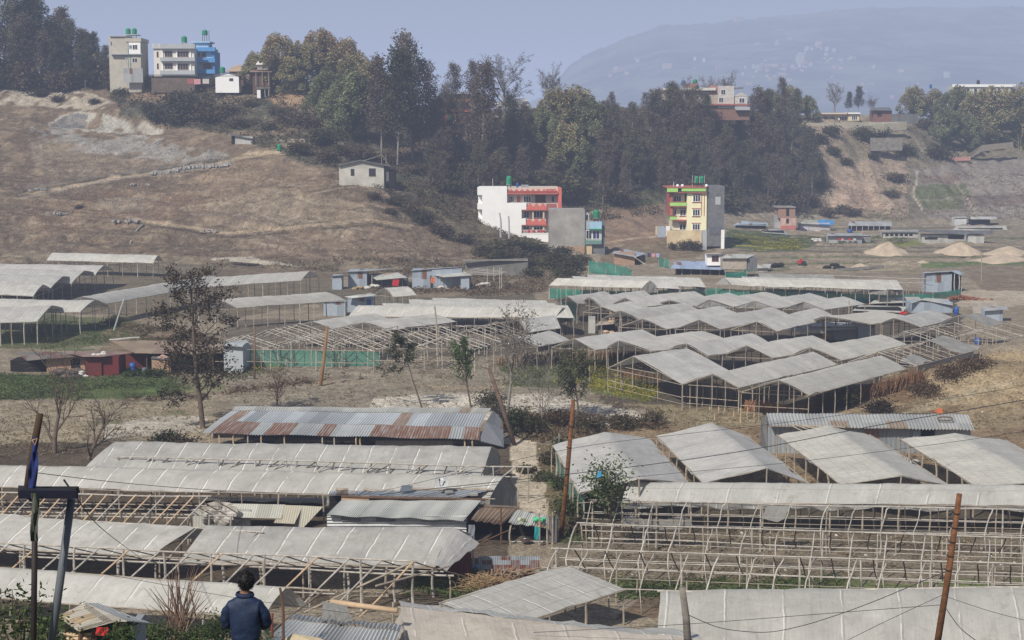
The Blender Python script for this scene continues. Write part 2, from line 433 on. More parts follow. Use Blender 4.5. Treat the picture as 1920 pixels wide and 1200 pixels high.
# quarry bench cut into the hill
qp = np.exp(-((PX-200)/120)**4)*np.clip((PY-212)/6, 0, 1)*np.clip((252-PY)/8, 0, 1)
H = H-qp*2.2
def hz(x, y):
    s = x/max(y, 6); i = np.interp(s, Sarr, np.arange(len(Sarr))); j = np.interp(y, Yarr, np.arange(len(Yarr)))
    i0 = min(int(i), len(Sarr)-2); j0 = min(int(j), len(Yarr)-2); a = i-i0; b = j-j0
    return float((H[i0, j0]*(1-b)+H[i0, j0+1]*b)*(1-a)+(H[i0+1, j0]*(1-b)+H[i0+1, j0+1]*b)*a)
def ground(px, py, ymin=60):
    d = ray(px, py); s = d.x/d.y; i = np.interp(s, Sarr, np.arange(len(Sarr))); i0 = min(int(i), len(Sarr)-2); a = i-i0
    col = H[i0]*(1-a)+H[i0+1]*a; zr = CZ+Yarr*d.z/d.y
    k = np.where((col >= zr) & (Yarr > ymin))[0]
    if len(k) == 0: return at(px, py, 600)
    k = k[0]; g0 = zr[k-1]-col[k-1]; g1 = zr[k]-col[k]; t = g0/(g0-g1) if g0 != g1 else 0
    return at(px, py, Yarr[k-1]+(Yarr[k]-Yarr[k-1])*min(max(t, 0), 1))
# ---- albedo zones, some with shade painted in
PX, PY = proj(X, np.maximum(YY, 6), H)
wx = (fbm(X, YY, 6, 3, 1)-.5); wy = (fbm(X, YY, 6, 3, 4)-.5)
QX = PX+wx*26; QY = PY+wy*12; SX = PX+wx*9; SY = PY+wy*5
Cc = np.empty(H.shape+(3,)); Cc[:] = (.275, .23, .17)
def inpoly(P, x, y):
    c = np.zeros(x.shape, bool); n = len(P)
    for i in range(n):
        x1, y1 = P[i]; x2, y2 = P[(i+1) % n]
        if y1 == y2: continue
        k = ((y1 > y) != (y2 > y)) & (x < (x2-x1)*(y-y1)/(y2-y1)+x1)
        c ^= k
    return c
def paint(P, col, a=1.0, nz=None, only=None):
    m = inpoly(P, QX, QY)*a
    if nz: m = m*np.clip((fbm(X, YY, nz[0], 3, nz[1])-nz[2])*8, 0, 1)
    if only is not None: m = m*only
    Cc[:] = Cc*(1-m[..., None])+np.array(col)*m[..., None]
def stroke(L, w, col, a=1.0):
    best = np.full(H.shape, 1e9)
    for (x1, y1), (x2, y2) in zip(L, L[1:]):
        dx, dy = x2-x1, y2-y1; t = np.clip(((SX-x1)*dx+(SY-y1)*dy)/(dx*dx+dy*dy), 0, 1)
        best = np.minimum(best, np.hypot(SX-x1-t*dx, (SY-y1-t*dy)*1.6))
    m = np.clip((w-best)/1.5+.5, 0, 1)*a
    Cc[:] = Cc*(1-m[..., None])+np.array(col)*m[..., None]
near_ok = YY > 66
HB = (.148, .110, .076)
paint([(-300,505),(-300,140),(640,140),(700,330),(780,385),(900,440),(1000,500),(560,520)], HB)
paint([(-300,505),(60,470),(420,485),(990,492),(760,505),(560,512),(420,500)], (.2, .165, .115))
for i, (P, c) in enumerate([
  ([(60,265),(300,285),(400,310),(180,335),(60,352)], (.215,.17,.125)),
  ([(430,300),(560,300),(640,345),(500,370),(330,385),(300,360)], (.225,.165,.115)),
  ([(60,380),(260,350),(420,380),(300,420),(60,450)], (.18,.12,.08)),
  ([(330,390),(520,350),(700,390),(700,410),(430,430)], (.27,.215,.155)),
  ([(180,370),(300,372),(280,395),(200,395)], (.27,.22,.165)),
  ([(420,440),(760,420),(900,470),(700,490),(450,480)], (.21,.155,.11))]): paint(P, c, .85)
paint([(-300,500),(-300,200),(640,200),(900,440),(1000,500)], (.28,.215,.145), .5, (3.5, 2, .55))
paint([(-300,500),(-300,200),(640,200),(900,440),(1000,500)], (.15,.105,.075), .6, (9, 6, .6))
for k in range(26):
    a = rnd.uniform(430, 760); b = rnd.uniform(330, 480)
    stroke([(a, b), (a+rnd.uniform(40, 130), b+rnd.uniform(16, 50))], 1.3, (.42,.37,.29), .55)
for k in range(34):
    a = rnd.uniform(40, 800); b = rnd.uniform(300, 485); L_ = rnd.uniform(50, 160); stroke([(a, b), (a+L_*.5, b+rnd.uniform(-3, 6)), (a+L_, b+rnd.uniform(-8, 12))], rnd.uniform(.9, 2), (.115,.085,.06) if k % 3 else (.36,.30,.23), .55)  # dark strokes paint small bank shadows into the soil colour
GR = (.29,.275,.25)
paint([(60,236),(150,230),(300,262),(420,290),(440,304),(330,306),(200,288),(60,276)], GR, .85, (4, 4, .36))
paint([(60,240),(300,262),(440,304),(200,288)], (.25,.24,.22), .7, (2.2, 3, .55))
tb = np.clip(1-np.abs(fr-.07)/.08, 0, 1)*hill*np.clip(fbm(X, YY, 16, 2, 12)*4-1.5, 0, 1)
Cc = Cc*(1-.6*tb[..., None])+np.array((.085,.065,.045))*.6*tb[..., None]  # shade of the terrace banks painted as dark bands
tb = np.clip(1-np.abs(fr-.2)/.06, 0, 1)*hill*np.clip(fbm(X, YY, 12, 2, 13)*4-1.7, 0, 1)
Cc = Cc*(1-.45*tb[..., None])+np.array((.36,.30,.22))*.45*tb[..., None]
stroke([(40,364),(180,341),(330,318),(420,301),(520,286)], 4, (.35,.28,.19), .9)
stroke([(40,350),(200,328),(330,309),(430,297)], 3.2, (.14,.12,.1), .9)
stroke([(40,372),(130,352),(240,333),(420,312)], 2.2, (.30,.27,.23), .7)
stroke([(240,408),(340,425),(430,437),(560,425),(690,412),(770,424)], 4.5, (.37,.29,.20), .95)
stroke([(340,378),(560,338),(640,312)], 1.6, (.12,.09,.065), .8)
stroke([(460,290),(480,284),(560,290)], 4, (.40,.32,.22), .8)
paint([(95,228),(150,206),(250,224),(300,244),(300,256),(100,240)], (.40,.38,.33), .9, (3, 6, .36))
paint([(100,232),(150,208),(165,215),(160,240),(100,240)], (.13,.13,.13), .9)  # shaded left face of the quarry painted dark grey
paint([(-200,160),(60,158),(140,168),(215,190),(190,206),(60,200),(-200,200)], (.40,.35,.28), .9, (3, 4, .42))
stroke([(240,415),(340,432),(430,446),(560,434),(690,421),(770,432)], 3.2, (.085,.07,.05), .85)  # this and the next: shadowed banks along the paths, painted as dark strokes
stroke([(40,359),(180,336),(330,314),(410,302)], 2.6, (.08,.068,.052), .9)
stroke([(60,392),(200,402),(300,396),(420,400)], 1.8, (.10,.08,.055), .8)
stroke([(440,404),(540,372),(640,352),(700,350)], 1.8, (.33,.27,.2), .8)
stroke([(60,452),(200,462),(320,458),(440,470)], 2.2, (.10,.08,.055), .8)
stroke([(420,470),(560,466),(700,474),(820,470)], 1.8, (.10,.08,.058), .8)
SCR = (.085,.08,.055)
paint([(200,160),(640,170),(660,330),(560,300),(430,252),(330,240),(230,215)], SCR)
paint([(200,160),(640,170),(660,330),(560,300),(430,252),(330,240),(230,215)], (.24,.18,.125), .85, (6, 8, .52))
paint([(240,150),(300,152),(330,185),(250,190)], (.27,.18,.125), .9)
paint([(480,165),(620,165),(640,185),(620,205),(520,200)], (.36,.235,.145), .9)
stroke([(530,262),(640,268),(700,285)], 6, (.40,.36,.28), .55)
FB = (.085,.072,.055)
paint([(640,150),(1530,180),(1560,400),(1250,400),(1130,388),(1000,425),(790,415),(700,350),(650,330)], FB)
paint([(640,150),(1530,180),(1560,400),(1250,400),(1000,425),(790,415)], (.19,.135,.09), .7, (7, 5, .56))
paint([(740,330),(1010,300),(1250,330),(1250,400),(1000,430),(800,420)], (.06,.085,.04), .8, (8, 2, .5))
paint([(780,380),(900,400),(1010,440),(1000,500),(900,460)], (.15,.125,.08))
paint([(1480,225),(1740,220),(1740,300),(1700,415),(1530,400),(1560,320)], (.30,.235,.175))
paint([(1480,225),(1740,220),(1740,300),(1700,415),(1530,400)], (.15,.135,.09), .8, (8, 1, .52))
paint([(1560,330),(1620,340),(1660,390),(1560,400)], (.36,.265,.20), .9)
paint([(1700,225),(2200,200),(2200,420),(1700,410)], (.17,.15,.11))
paint([(1715,318),(1860,300),(2200,300),(2200,420),(1740,420)], (.22,.19,.165))
for (a, b, c, d, k) in [(1720,330,1800,345,0),(1715,350,1815,372,1),(1725,376,1800,392,1),(1820,330,2100,362,2),(1805,366,2100,385,3),(1810,388,2100,402,2)]:
    paint([(a,b),(c,b-4),(c+6,d-3),(a+10,d)], [(.19,.145,.12),(.13,.145,.075),(.25,.215,.19),(.17,.135,.115)][k], .95)
stroke([(1722,322),(1713,362),(1728,392)], 1.8, (.42,.37,.3)); stroke([(1792,342),(1830,396)], 2, (.36,.31,.25))
paint([(1120,382),(1250,378),(1252,455),(1130,462)], (.235,.165,.115))
stroke([(1130,456),(1190,446),(1250,440)], 3, (.36,.28,.2))
paint([(1130,466),(1250,452),(1360,470),(1250,490),(1120,500)], (.19,.15,.10))
paint([(1010,370),(1240,355),(1240,385),(1130,388)], (.11,.12,.065), .9)
# flat land behind the block of tunnels
paint([(1340,415),(2200,405),(2200,520),(1400,520),(1340,470)], (.235,.20,.15))
for k in range(15):
    y = 428+k*6; g = rnd.random()
    stroke([(1360+rnd.uniform(0,90), y), (1560+rnd.uniform(-60,80), y+rnd.uniform(-2,2)), (1700+rnd.uniform(-60,400), y)], 2.0, (.11,.13,.055) if g < .45 else ((.30,.24,.17) if g < .8 else (.13,.11,.085)), .85)
paint([(1362,428),(1440,432),(1530,455),(1500,472),(1362,466)], (.105,.115,.06))
for y in (446, 455, 464): stroke([(1372,y-6),(1440,y),(1510,y+3)], 2, (.36,.33,.05), .6)
paint([(1660,450),(1730,450),(1730,460),(1660,461)], (.18,.19,.06))
paint([(1660,492),(2200,488),(2200,500),(1680,503)], (.13,.165,.07))
paint([(1480,497),(1720,490),(1720,505),(1480,512)], (.30,.25,.18))
paint([(1780,545),(2200,520),(2200,570),(1800,575)], (.40,.34,.265))
paint([(1800,500),(2200,500),(2200,540),(1850,545)], (.22,.175,.13))
# middle left terraces
paint([(-300,585),(60,590),(230,600),(330,625),(330,645),(140,655),(-300,650)], (.10,.12,.05), .85)
paint([(-300,490),(420,495),(620,520),(640,560),(420,600),(220,590),(-300,585)], (.17,.14,.10))
paint([(200,615),(330,610),(420,640),(330,660),(180,660)], (.22,.17,.115))
paint([(420,500),(600,505),(620,520),(400,520)], (.17,.13,.09))
stroke([(400,485),(470,484),(560,500)], 3, (.5,.46,.38))
paint([(600,540),(1000,545),(1000,575),(600,575)], (.15,.13,.095))
paint([(700,530),(1030,520),(1030,545),(900,560),(700,550)], (.22,.175,.125))
# block floor: dark soil, also darkened for shade under the roofs
paint([(420,600),(1040,600),(1040,660),(860,668),(440,662)], (.16,.135,.105))
paint([(1040,545),(1800,545),(1800,680),(1700,770),(1150,770),(1040,660)], (.11,.092,.07))
# ploughed plots
paint([(430,690),(1100,668),(1110,760),(430,765)], (.27,.235,.18))
stroke([(350,768),(420,735),(560,722),(700,715),(860,728),(960,725)], 5, (.33,.27,.19), .8)
stroke([(220,752),(330,744),(470,728),(660,705)], 5, (.19,.155,.115), .9)
paint([(-300,700),(60,705),(330,705),(352,735),(220,745),(-300,765)], (.10,.135,.05))
paint([(300,705),(400,700),(420,730),(340,738)], (.17,.17,.09), .8)
paint([(-300,765),(200,752),(400,745),(400,830),(-300,880)], (.32,.27,.19))
paint([(190,795),(300,780),(380,778),(380,812),(200,825)], (.46,.42,.35), .9)
paint([(140,780),(330,755),(360,775),(180,800)], (.155,.17,.08), .8, (3, 4, .48))
paint([(700,745),(1010,735),(1160,765),(1240,790),(1230,806),(1000,800),(940,790),(700,775)], (.52,.475,.40))
paint([(940,690),(1150,675),(1140,700),(1040,728),(950,725)], (.135,.15,.075), .85)
paint([(1100,700),(1240,735),(1220,752),(1110,735)], (.15,.17,.06), .85)
paint([(1150,755),(1440,765),(1440,800),(1260,810),(1230,770)], (.27,.225,.14))
paint([(1550,770),(1700,690),(1860,660),(2200,650),(2200,810),(1560,810)], (.31,.24,.15))
paint([(1550,770),(1700,690),(1860,660),(2200,650),(2200,810),(1560,810)], (.17,.11,.065), .8, (3, 3, .56))
stroke([(1700,775),(1790,745),(1900,715)], 9, (.34,.285,.19), .8)
paint([(930,820),(1010,825),(1030,900),(1060,1000),(990,1000),(960,900)], (.50,.43,.33))
paint([(1005,830),(1090,835),(1140,930),(1100,1040),(1040,1040),(1020,900)], (.18,.145,.085))
paint([(1020,880),(1100,930),(1100,1040),(1060,1040)], (.10,.15,.045), .8, (1.5, 3, .5))
paint([(1100,800),(2200,800),(2200,920),(1100,920)], (.26,.19,.12))
paint([(60,830),(960,835),(960,1140),(-300,1140),(-300,860)], (.11,.086,.062), 1, None, near_ok)  # dark soil under the low tunnels, its colour lowered further for shade
paint([(560,1070),(800,1060),(830,1100),(640,1130)], (.34,.29,.22), .8, None, near_ok)
paint([(800,1040),(900,1060),(900,1120),(760,1110)], (.11,.15,.05), .85, (1.5, 2, .42), near_ok)
paint([(1040,935),(2200,930),(2200,1120),(1040,1120)], (.20,.165,.12), 1, None, near_ok)
paint([(1040,935),(2200,930),(2200,1000),(1040,1000)], (.09,.075,.055), .9, None, near_ok)
paint([(1150,1085),(2200,1085),(2200,1125),(1150,1125)], (.13,.16,.06), .9, (1.2, 2, .42), near_ok)
paint([(1200,1120),(1300,1120),(1300,1160),(1150,1165)], (.17,.125,.085), 1, None, near_ok)
Cc[YY < 66] = (.13, .13, .06)
Cc[YY > 540] = (.12, .115, .085)
fl = np.clip((fbm(X, YY, .9, 2, 15)-.6)*6, 0, 1)*(YY > 262)*(PX < 1000); Cc = Cc*(1-.4*fl[..., None])+np.array((.32,.265,.19))*.4*fl[..., None]
Cc *= (0.74+.52*fbm(X, YY, 1.3, 3, 6))[..., None]
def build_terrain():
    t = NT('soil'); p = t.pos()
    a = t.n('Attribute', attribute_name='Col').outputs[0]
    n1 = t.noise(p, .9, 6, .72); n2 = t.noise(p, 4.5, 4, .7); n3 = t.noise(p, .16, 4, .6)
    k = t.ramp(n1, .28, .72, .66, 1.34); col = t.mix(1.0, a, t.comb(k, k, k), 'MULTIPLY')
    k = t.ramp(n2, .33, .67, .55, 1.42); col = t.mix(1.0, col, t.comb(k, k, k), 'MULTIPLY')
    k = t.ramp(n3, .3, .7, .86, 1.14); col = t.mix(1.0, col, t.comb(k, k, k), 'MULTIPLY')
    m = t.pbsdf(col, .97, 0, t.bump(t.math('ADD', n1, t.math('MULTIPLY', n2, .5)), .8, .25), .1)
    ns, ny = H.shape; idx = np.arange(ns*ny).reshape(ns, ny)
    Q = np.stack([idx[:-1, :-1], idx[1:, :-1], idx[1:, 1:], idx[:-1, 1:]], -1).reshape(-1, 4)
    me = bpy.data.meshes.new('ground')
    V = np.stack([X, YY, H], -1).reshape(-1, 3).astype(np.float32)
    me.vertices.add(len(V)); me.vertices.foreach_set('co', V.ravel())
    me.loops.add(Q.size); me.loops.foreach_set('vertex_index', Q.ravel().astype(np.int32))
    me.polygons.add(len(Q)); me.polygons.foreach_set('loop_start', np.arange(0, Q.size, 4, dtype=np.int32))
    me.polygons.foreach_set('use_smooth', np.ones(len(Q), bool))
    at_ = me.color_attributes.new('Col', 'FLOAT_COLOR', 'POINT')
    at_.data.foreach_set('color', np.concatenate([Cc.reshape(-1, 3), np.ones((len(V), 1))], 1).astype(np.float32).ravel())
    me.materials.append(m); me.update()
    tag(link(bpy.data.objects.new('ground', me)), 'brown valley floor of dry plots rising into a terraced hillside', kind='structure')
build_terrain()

# ---- distant hill in the haze
def far_hill(name, pts, Y0, Y1, label, col):
    n = 260; xs = np.linspace(pts[0][0], pts[-1][0], n); ys = np.interp(xs, [p[0] for p in pts], [p[1] for p in pts])
    ys = ys+(fbm(xs, xs*0, 60, 3, 3)-.5)*10-np.abs(fbm(xs, xs*0+9, 7, 2, 4)-.4)*7
    rows = 44; P = []
    for j in range(rows):
        t = j/(rows-1); Y = Y0+(Y1-Y0)*t; r = []
        for x, y in zip(xs, ys):
            top = at(x, y, Y1); z0 = -6.
            z = z0+(top.z-z0)*(t**1.15)
            px = Vector((ray(x, y).x/ray(x, y).y*Y, Y, 0))
            z += (float(fbm(np.array(px.x), np.array(Y), 420, 4, 5))-.5)*90*t*(1-t)*2
            r.append((px.x, Y, z))
        P.append(r)
    t = NT(name+'_cover'); p = t.pos()
    c = t.mix(t.ramp(t.noise(p, .007, 7, .7), .42, .6), sc3(col, .55), sc3(col, 1.9))
    mb = MB().grid(P)
    tag(mb.build(name, t.pbsdf(c, 1, 0, None, 0), smooth=True, o=Vector((0, Y0, 0))), label, kind='structure')
    return ys
far_hill('hills', [(620,240),(900,222),(1020,180),(1068,122),(1110,96),(1180,68),(1240,50),(1300,48),(1380,42),(1450,32),(1550,20),(1700,15),(1860,14),(2020,10),(2300,20)], 2200, 3700, 'hazy hill with terraces, trees and scattered houses', (.06, .062, .055))

# ------------------------------------------------------------------ sky, haze, sun, camera
def setup():
    SUN_AZ, SUN_EL = math.radians(-146), math.radians(43)   # azimuth from +Y, clockwise
    w = bpy.data.worlds.new('World'); sc.world = w; w.use_nodes = True; nt = w.node_tree
    bg = nt.nodes['Background']; sky = nt.nodes.new('ShaderNodeTexSky'); sky.sky_type = 'NISHITA'
    sky.sun_disc = False; sky.sun_elevation = SUN_EL; sky.sun_rotation = SUN_AZ; sky.air_density = 1.2; sky.dust_density = 3; sky.ozone_density = 2
    nt.links.new(sky.outputs[0], bg.inputs[0]); bg.inputs[1].default_value = .05
    sd = bpy.data.lights.new('sun', 'SUN'); sd.energy = 5.0; sd.angle = math.radians(.7); sd.color = (1, .945, .85)
    so = bpy.data.objects.new('sun', sd); link(so); so.location = (-60, -20, 120)
    d = Vector((math.sin(SUN_AZ)*math.cos(SUN_EL), math.cos(SUN_AZ)*math.cos(SUN_EL), math.sin(SUN_EL)))
    so.rotation_euler = d.to_track_quat('Z', 'Y').to_euler()
    t = NT('haze_air'); SG = .00044; HC = (.412, .478, .660)
    ab = t.n('VolumeAbsorption', i_Density=SG); ab.inputs[0].default_value = (0, 0, 0, 1)
    em = t.n('Emission', i_Strength=SG); em.inputs[0].default_value = (*HC, 1)  # constant glow in the haze stands in for scattered sunlight
    ad = t.n('AddShader'); t.t.links.new(ab.outputs[0], ad.inputs[0]); t.t.links.new(em.outputs[0], ad.inputs[1])
    t.t.links.new(ad.outputs[0], t.out.inputs['Volume'])
    b = MB().box((-6500, -900, -60), (13000, 0, 0), (0, 9900, 0), (0, 0, 440))
    tag(b.build('haze', t.m, o=Vector((0, 0, 0))), 'thin blue winter haze filling the valley', kind='structure')
    cd = bpy.data.cameras.new('camera'); cd.sensor_width = 36; cd.lens = 36*F/1920; cd.clip_start = .5; cd.clip_end = 20000
    co = bpy.data.objects.new('camera', cd); link(co); co.location = CAM; co.rotation_euler = (PI/2-PITCH, 0, 0)
    sc.camera = co
    sc.view_settings.view_transform = 'Standard'; sc.view_settings.look = 'None'; sc.view_settings.exposure = 0
    sc.cycles.max_bounces = 6; sc.cycles.diffuse_bounces = 3; sc.cycles.transparent_max_bounces = 12
    sc.cycles.use_denoising = True; sc.cycles.adaptive_threshold = .005
setup()
# ------------------------------------------------------------------ poles (shared unit meshes)
_pm = {}
def pole_mesh(m):
    if m.name not in _pm:
        L = []
        for k in range(4):
            r = random.Random(k+3); pts = []; ph = r.uniform(0, 6); am = r.uniform(.2, .9)
            for i in range(7): pts.append((am*math.sin(i*.9+ph), am*math.cos(i*.7+ph*2), i/6))
            o = pts[0]; e = pts[-1]
            pts = [(p[0]-o[0]*(1-p[2])-e[0]*p[2], p[1]-o[1]*(1-p[2])-e[1]*p[2], p[2]) for p in pts]
            b = MB(); n = 6; v = []
            for i, p in enumerate(pts):
                rr = 1.05-.2*i/6
                v.append([Vector((p[0]+rr*math.cos(2*PI*j/n), p[1]+rr*math.sin(2*PI*j/n), p[2])) for j in range(n)])
            for i in range(6):
                for j in range(n): b.poly([v[i][j], v[i][(j+1) % n], v[i+1][(j+1) % n], v[i+1][j]], [(0, 0)]*4)
            b.poly(v[0][::-1], [(0, 0)]*n); b.poly(v[-1], [(0, 0)]*n)
            L.append(b.mesh('pole_'+m.name, m))
        _pm[m.name] = L
    return rnd.choice(_pm[m.name])
def pole(name, p0, p1, r, m, parent=None):
    p0 = Vector(p0); p1 = Vector(p1); d = p1-p0
    ob = bpy.data.objects.new(name, pole_mesh(m)); link(ob, parent)
    ob.location = p0-(Vector(parent.location) if parent is not None else Vector((0, 0, 0)))
    ob.rotation_euler = d.to_track_quat('Z', 'Y').to_euler() if d.length > 1e-6 else (0, 0, 0)
    ob.scale = (r, r, d.length)
    return ob

# ------------------------------------------------------------------ greenhouses
class GH:
    """a pole tunnel: A front apex, B back apex, L front left eave, R front right eave (all pixels of the photo)"""
    def __init__(s, label, A, B, L, R=None, zr=3.3, ze=2.2, g=None, name='greenhouse', group=None, cat='greenhouse', swap=False):
        if g is None:
            c = onz((A[0]+B[0])/2, (A[1]+B[1])/2, zr); g = hz(c.x, c.y)
            c = onz((A[0]+B[0])/2, (A[1]+B[1])/2, zr+g); g = hz(c.x, c.y)
        s.g = g; s.A = onz(*A, g+zr); s.B = onz(*B, g+zr); s.L = onz(*L, g+ze)
        if R is None:
            s.R = s.A*2-s.L; s.R.z = g+ze
        else: s.R = onz(*R, g+ze)
        s.ax = s.B-s.A; s.len = s.ax.length; s.ze = ze; s.zr = zr
        s.root = thing(name, label, cat, ((s.A.x+s.B.x)/2, (s.A.y+s.B.y)/2, g), group)
        s.wl = (s.L-s.A).length; s.wr = (s.R-s.A).length
        s.seed = rnd.uniform(0, 90)
    def pt(s, t, v, arch=.0, sag=.0):        # t along the axis, v -1 left eave .. 0 ridge .. 1 right eave
        e = s.L if v < 0 else s.R; a = abs(v)
        p = s.A.lerp(e, a)+s.ax*t
        p.z += arch*4*a*(1-a)*.5
        u = s.seed+t*s.len
        p.z += sag*(math.sin(u*1.9)*.5+math.sin(u*.61+2)*.9+math.sin(u*3.7+v*5)*.25)*(0.6+.4*a)
        return p
    def cover(s, m, t0=0, t1=1, v0=-1, v1=1, arch=.12, sag=.05, lift=.05, name='plastic_cover', wave=.022, edge=0.0, t0b=None, t1b=None):
        nt = max(3, int(s.len*(t1-t0)/.55)); nv = max(2, int((v1-v0)*7)); P = []; U = []
        for i in range(nt+1):
            r = []; u = []
            for j in range(nv+1):
                v = v0+(v1-v0)*j/nv
                ta = t0+((t0b-t0) if t0b is not None else 0)*j/nv; tb = t1+((t1b-t1) if t1b is not None else 0)*j/nv
                t = ta+(tb-ta)*i/nt
                p = s.pt(t, v, arch, sag); p.z += lift
                q = t*s.len
                p.z += wave*(math.sin(q*2.3+v*3+s.seed)*math.sin(v*4+q*.7)+.5*math.sin(q*5.1+v*7))
                if edge and abs(v) > .9: p.z -= edge*(.5+.5*math.sin(q*1.3+s.seed))
                r.append(p); u.append((q+s.seed, v*(s.wl if v < 0 else s.wr)))
            P.append(r); U.append(u)
        return MB().grid(P, U).build(name, m, s.root, smooth=True)
    def gable(s, m, t=0.0, low=.0, name='end_sheet', v0=-1, v1=1):
        mb = MB(); P = []; U = []
        for j in range(11):
            v = v0+(v1-v0)*j/10; p = s.pt(t, v, .12); b = Vector(p); b.z = s.g+low+ .06*math.sin(j*2.1+s.seed)
            if b.z > p.z: b.z = p.z-.02
            P.append([b, p.lerp(b, .5)+Vector((0, .05*math.sin(j*1.7), 0)), p]); U.append([(v*s.wl, 0), (v*s.wl, 1), (v*s.wl, 2)])
        return mb.grid(P, U).build(name, m, s.root)
    def hanging(s, m, v=-1, t0=0, t1=1, drop=.5, name='side_sheet'):
        P = []; U = []; n = max(3, int(s.len*(t1-t0)/.5))
        for i in range(n+1):
            t = t0+(t1-t0)*i/n; p = s.pt(t, v); q = t*s.len; d = drop*(.75+.25*math.sin(q*1.1+s.seed)+.12*math.sin(q*3.3))
            P.append([p, p+Vector((0, .04*math.sin(q*2), -d*.5)), p+Vector((0, .1*math.sin(q*3), -d))]); U.append([(q, 0), (q, .4), (q, .8)])
        return MB().grid(P, U).build(name, m, s.root)
    def posts(s, n, vs=(-1, 1), r=.045, m=None, t0=0, t1=1, jit=.12, top=0):
        m = m or bam
        for v in vs:
            for i in range(n):
                t = t0+(t1-t0)*(i+rnd.uniform(-jit, jit)*(0 < i < n-1))/(n-1) if n > 1 else t0
                p = s.pt(t, v, .0); b = Vector((p.x+rnd.uniform(-.08, .08), p.y, 0)); b.z = hz(b.x, b.y)-.1
                p.z += top
                pole('post', b, p, r*rnd.uniform(.75, 1.35), rnd.choice([m, m, bam]), s.root)
    def rafters(s, n, v0=-1, v1=0, r=.035, m=None, t0=0, t1=1, arch=.05, over=.0, jit=.2):
        m = m or bam
        for i in range(n):
            t = t0+(t1-t0)*(i+rnd.uniform(-jit, jit)*(0 < i < n-1))/max(1, n-1)
            a = s.pt(t, v0, arch); b = s.pt(t, v1, arch)
            d = (a-b).normalized()
            if n > 6 and rnd.random() < .05: continue
            mm = rnd.choice([m, m, m, bam, bam_d, bam_l]) if n > 4 else m; b = b+Vector((rnd.uniform(-.08, .08), rnd.uniform(-.08, .08), rnd.uniform(-.04, .05))) if n > 4 else b
            pole('rafter', a+d*over*rnd.uniform(.3, 1.2), b-d*.1, r*rnd.uniform(.7, 1.3), mm, s.root)
    def rail(s, v, r=.04, m=None, t0=0, t1=1, dz=0, name='rail', ext=.01):
        a = s.pt(t0-ext, v); b = s.pt(t1+ext, v); n = max(1, int(round((b-a).length/9)))
        for i in range(n):
            p = a.lerp(b, i/n); q = a.lerp(b, (i+1)/n); z = Vector((0, 0, dz+.02))
            pole(name, p+z, q+z, r, m or bam, s.root)
    def cross(s, t, z, r=.035, m=None, v0=-1, v1=1, name='cross_rail'):
        a = s.pt(t, v0); b = s.pt(t, v1); a.z = b.z = s.g+z
        pole(name, a, b, r, m or bam, s.root)

def block(label, A, B, L, R, film, n=5, zr=3.3, ze=2.2, mid=1, rails=1, group=None, arch=.12, raf=0, cov=(0, 1), end=None, seamv=0, gc=0):
    zr += rnd.uniform(-.22, .22); ze += rnd.uniform(-.12, .12)
    G = GH(label, A, B, L, R, zr, ze, group=group)
    if film: G.cover(film, cov[0], cov[1], arch=arch)
    if end: G.gable(end, 0.004, ze-.1)
    G.posts(n, (-1, 1), .05)
    if mid: G.posts(2, (0,), .05, t0=0, t1=1)
    if rails:
        G.rafters(1, -1, 0, .04, t0=.003, arch=arch); G.rafters(1, 1, 0, .04, t0=.003, arch=arch)
        G.cross(0, ze-.05); G.rail(-1); G.rail(1)
    if raf: G.rafters(raf, -1, 0, .035, bam_l); G.rafters(raf, 1, 0, .035, bam_l)
    return G
GR1 = 'sawtooth block of film tunnels right of centre'
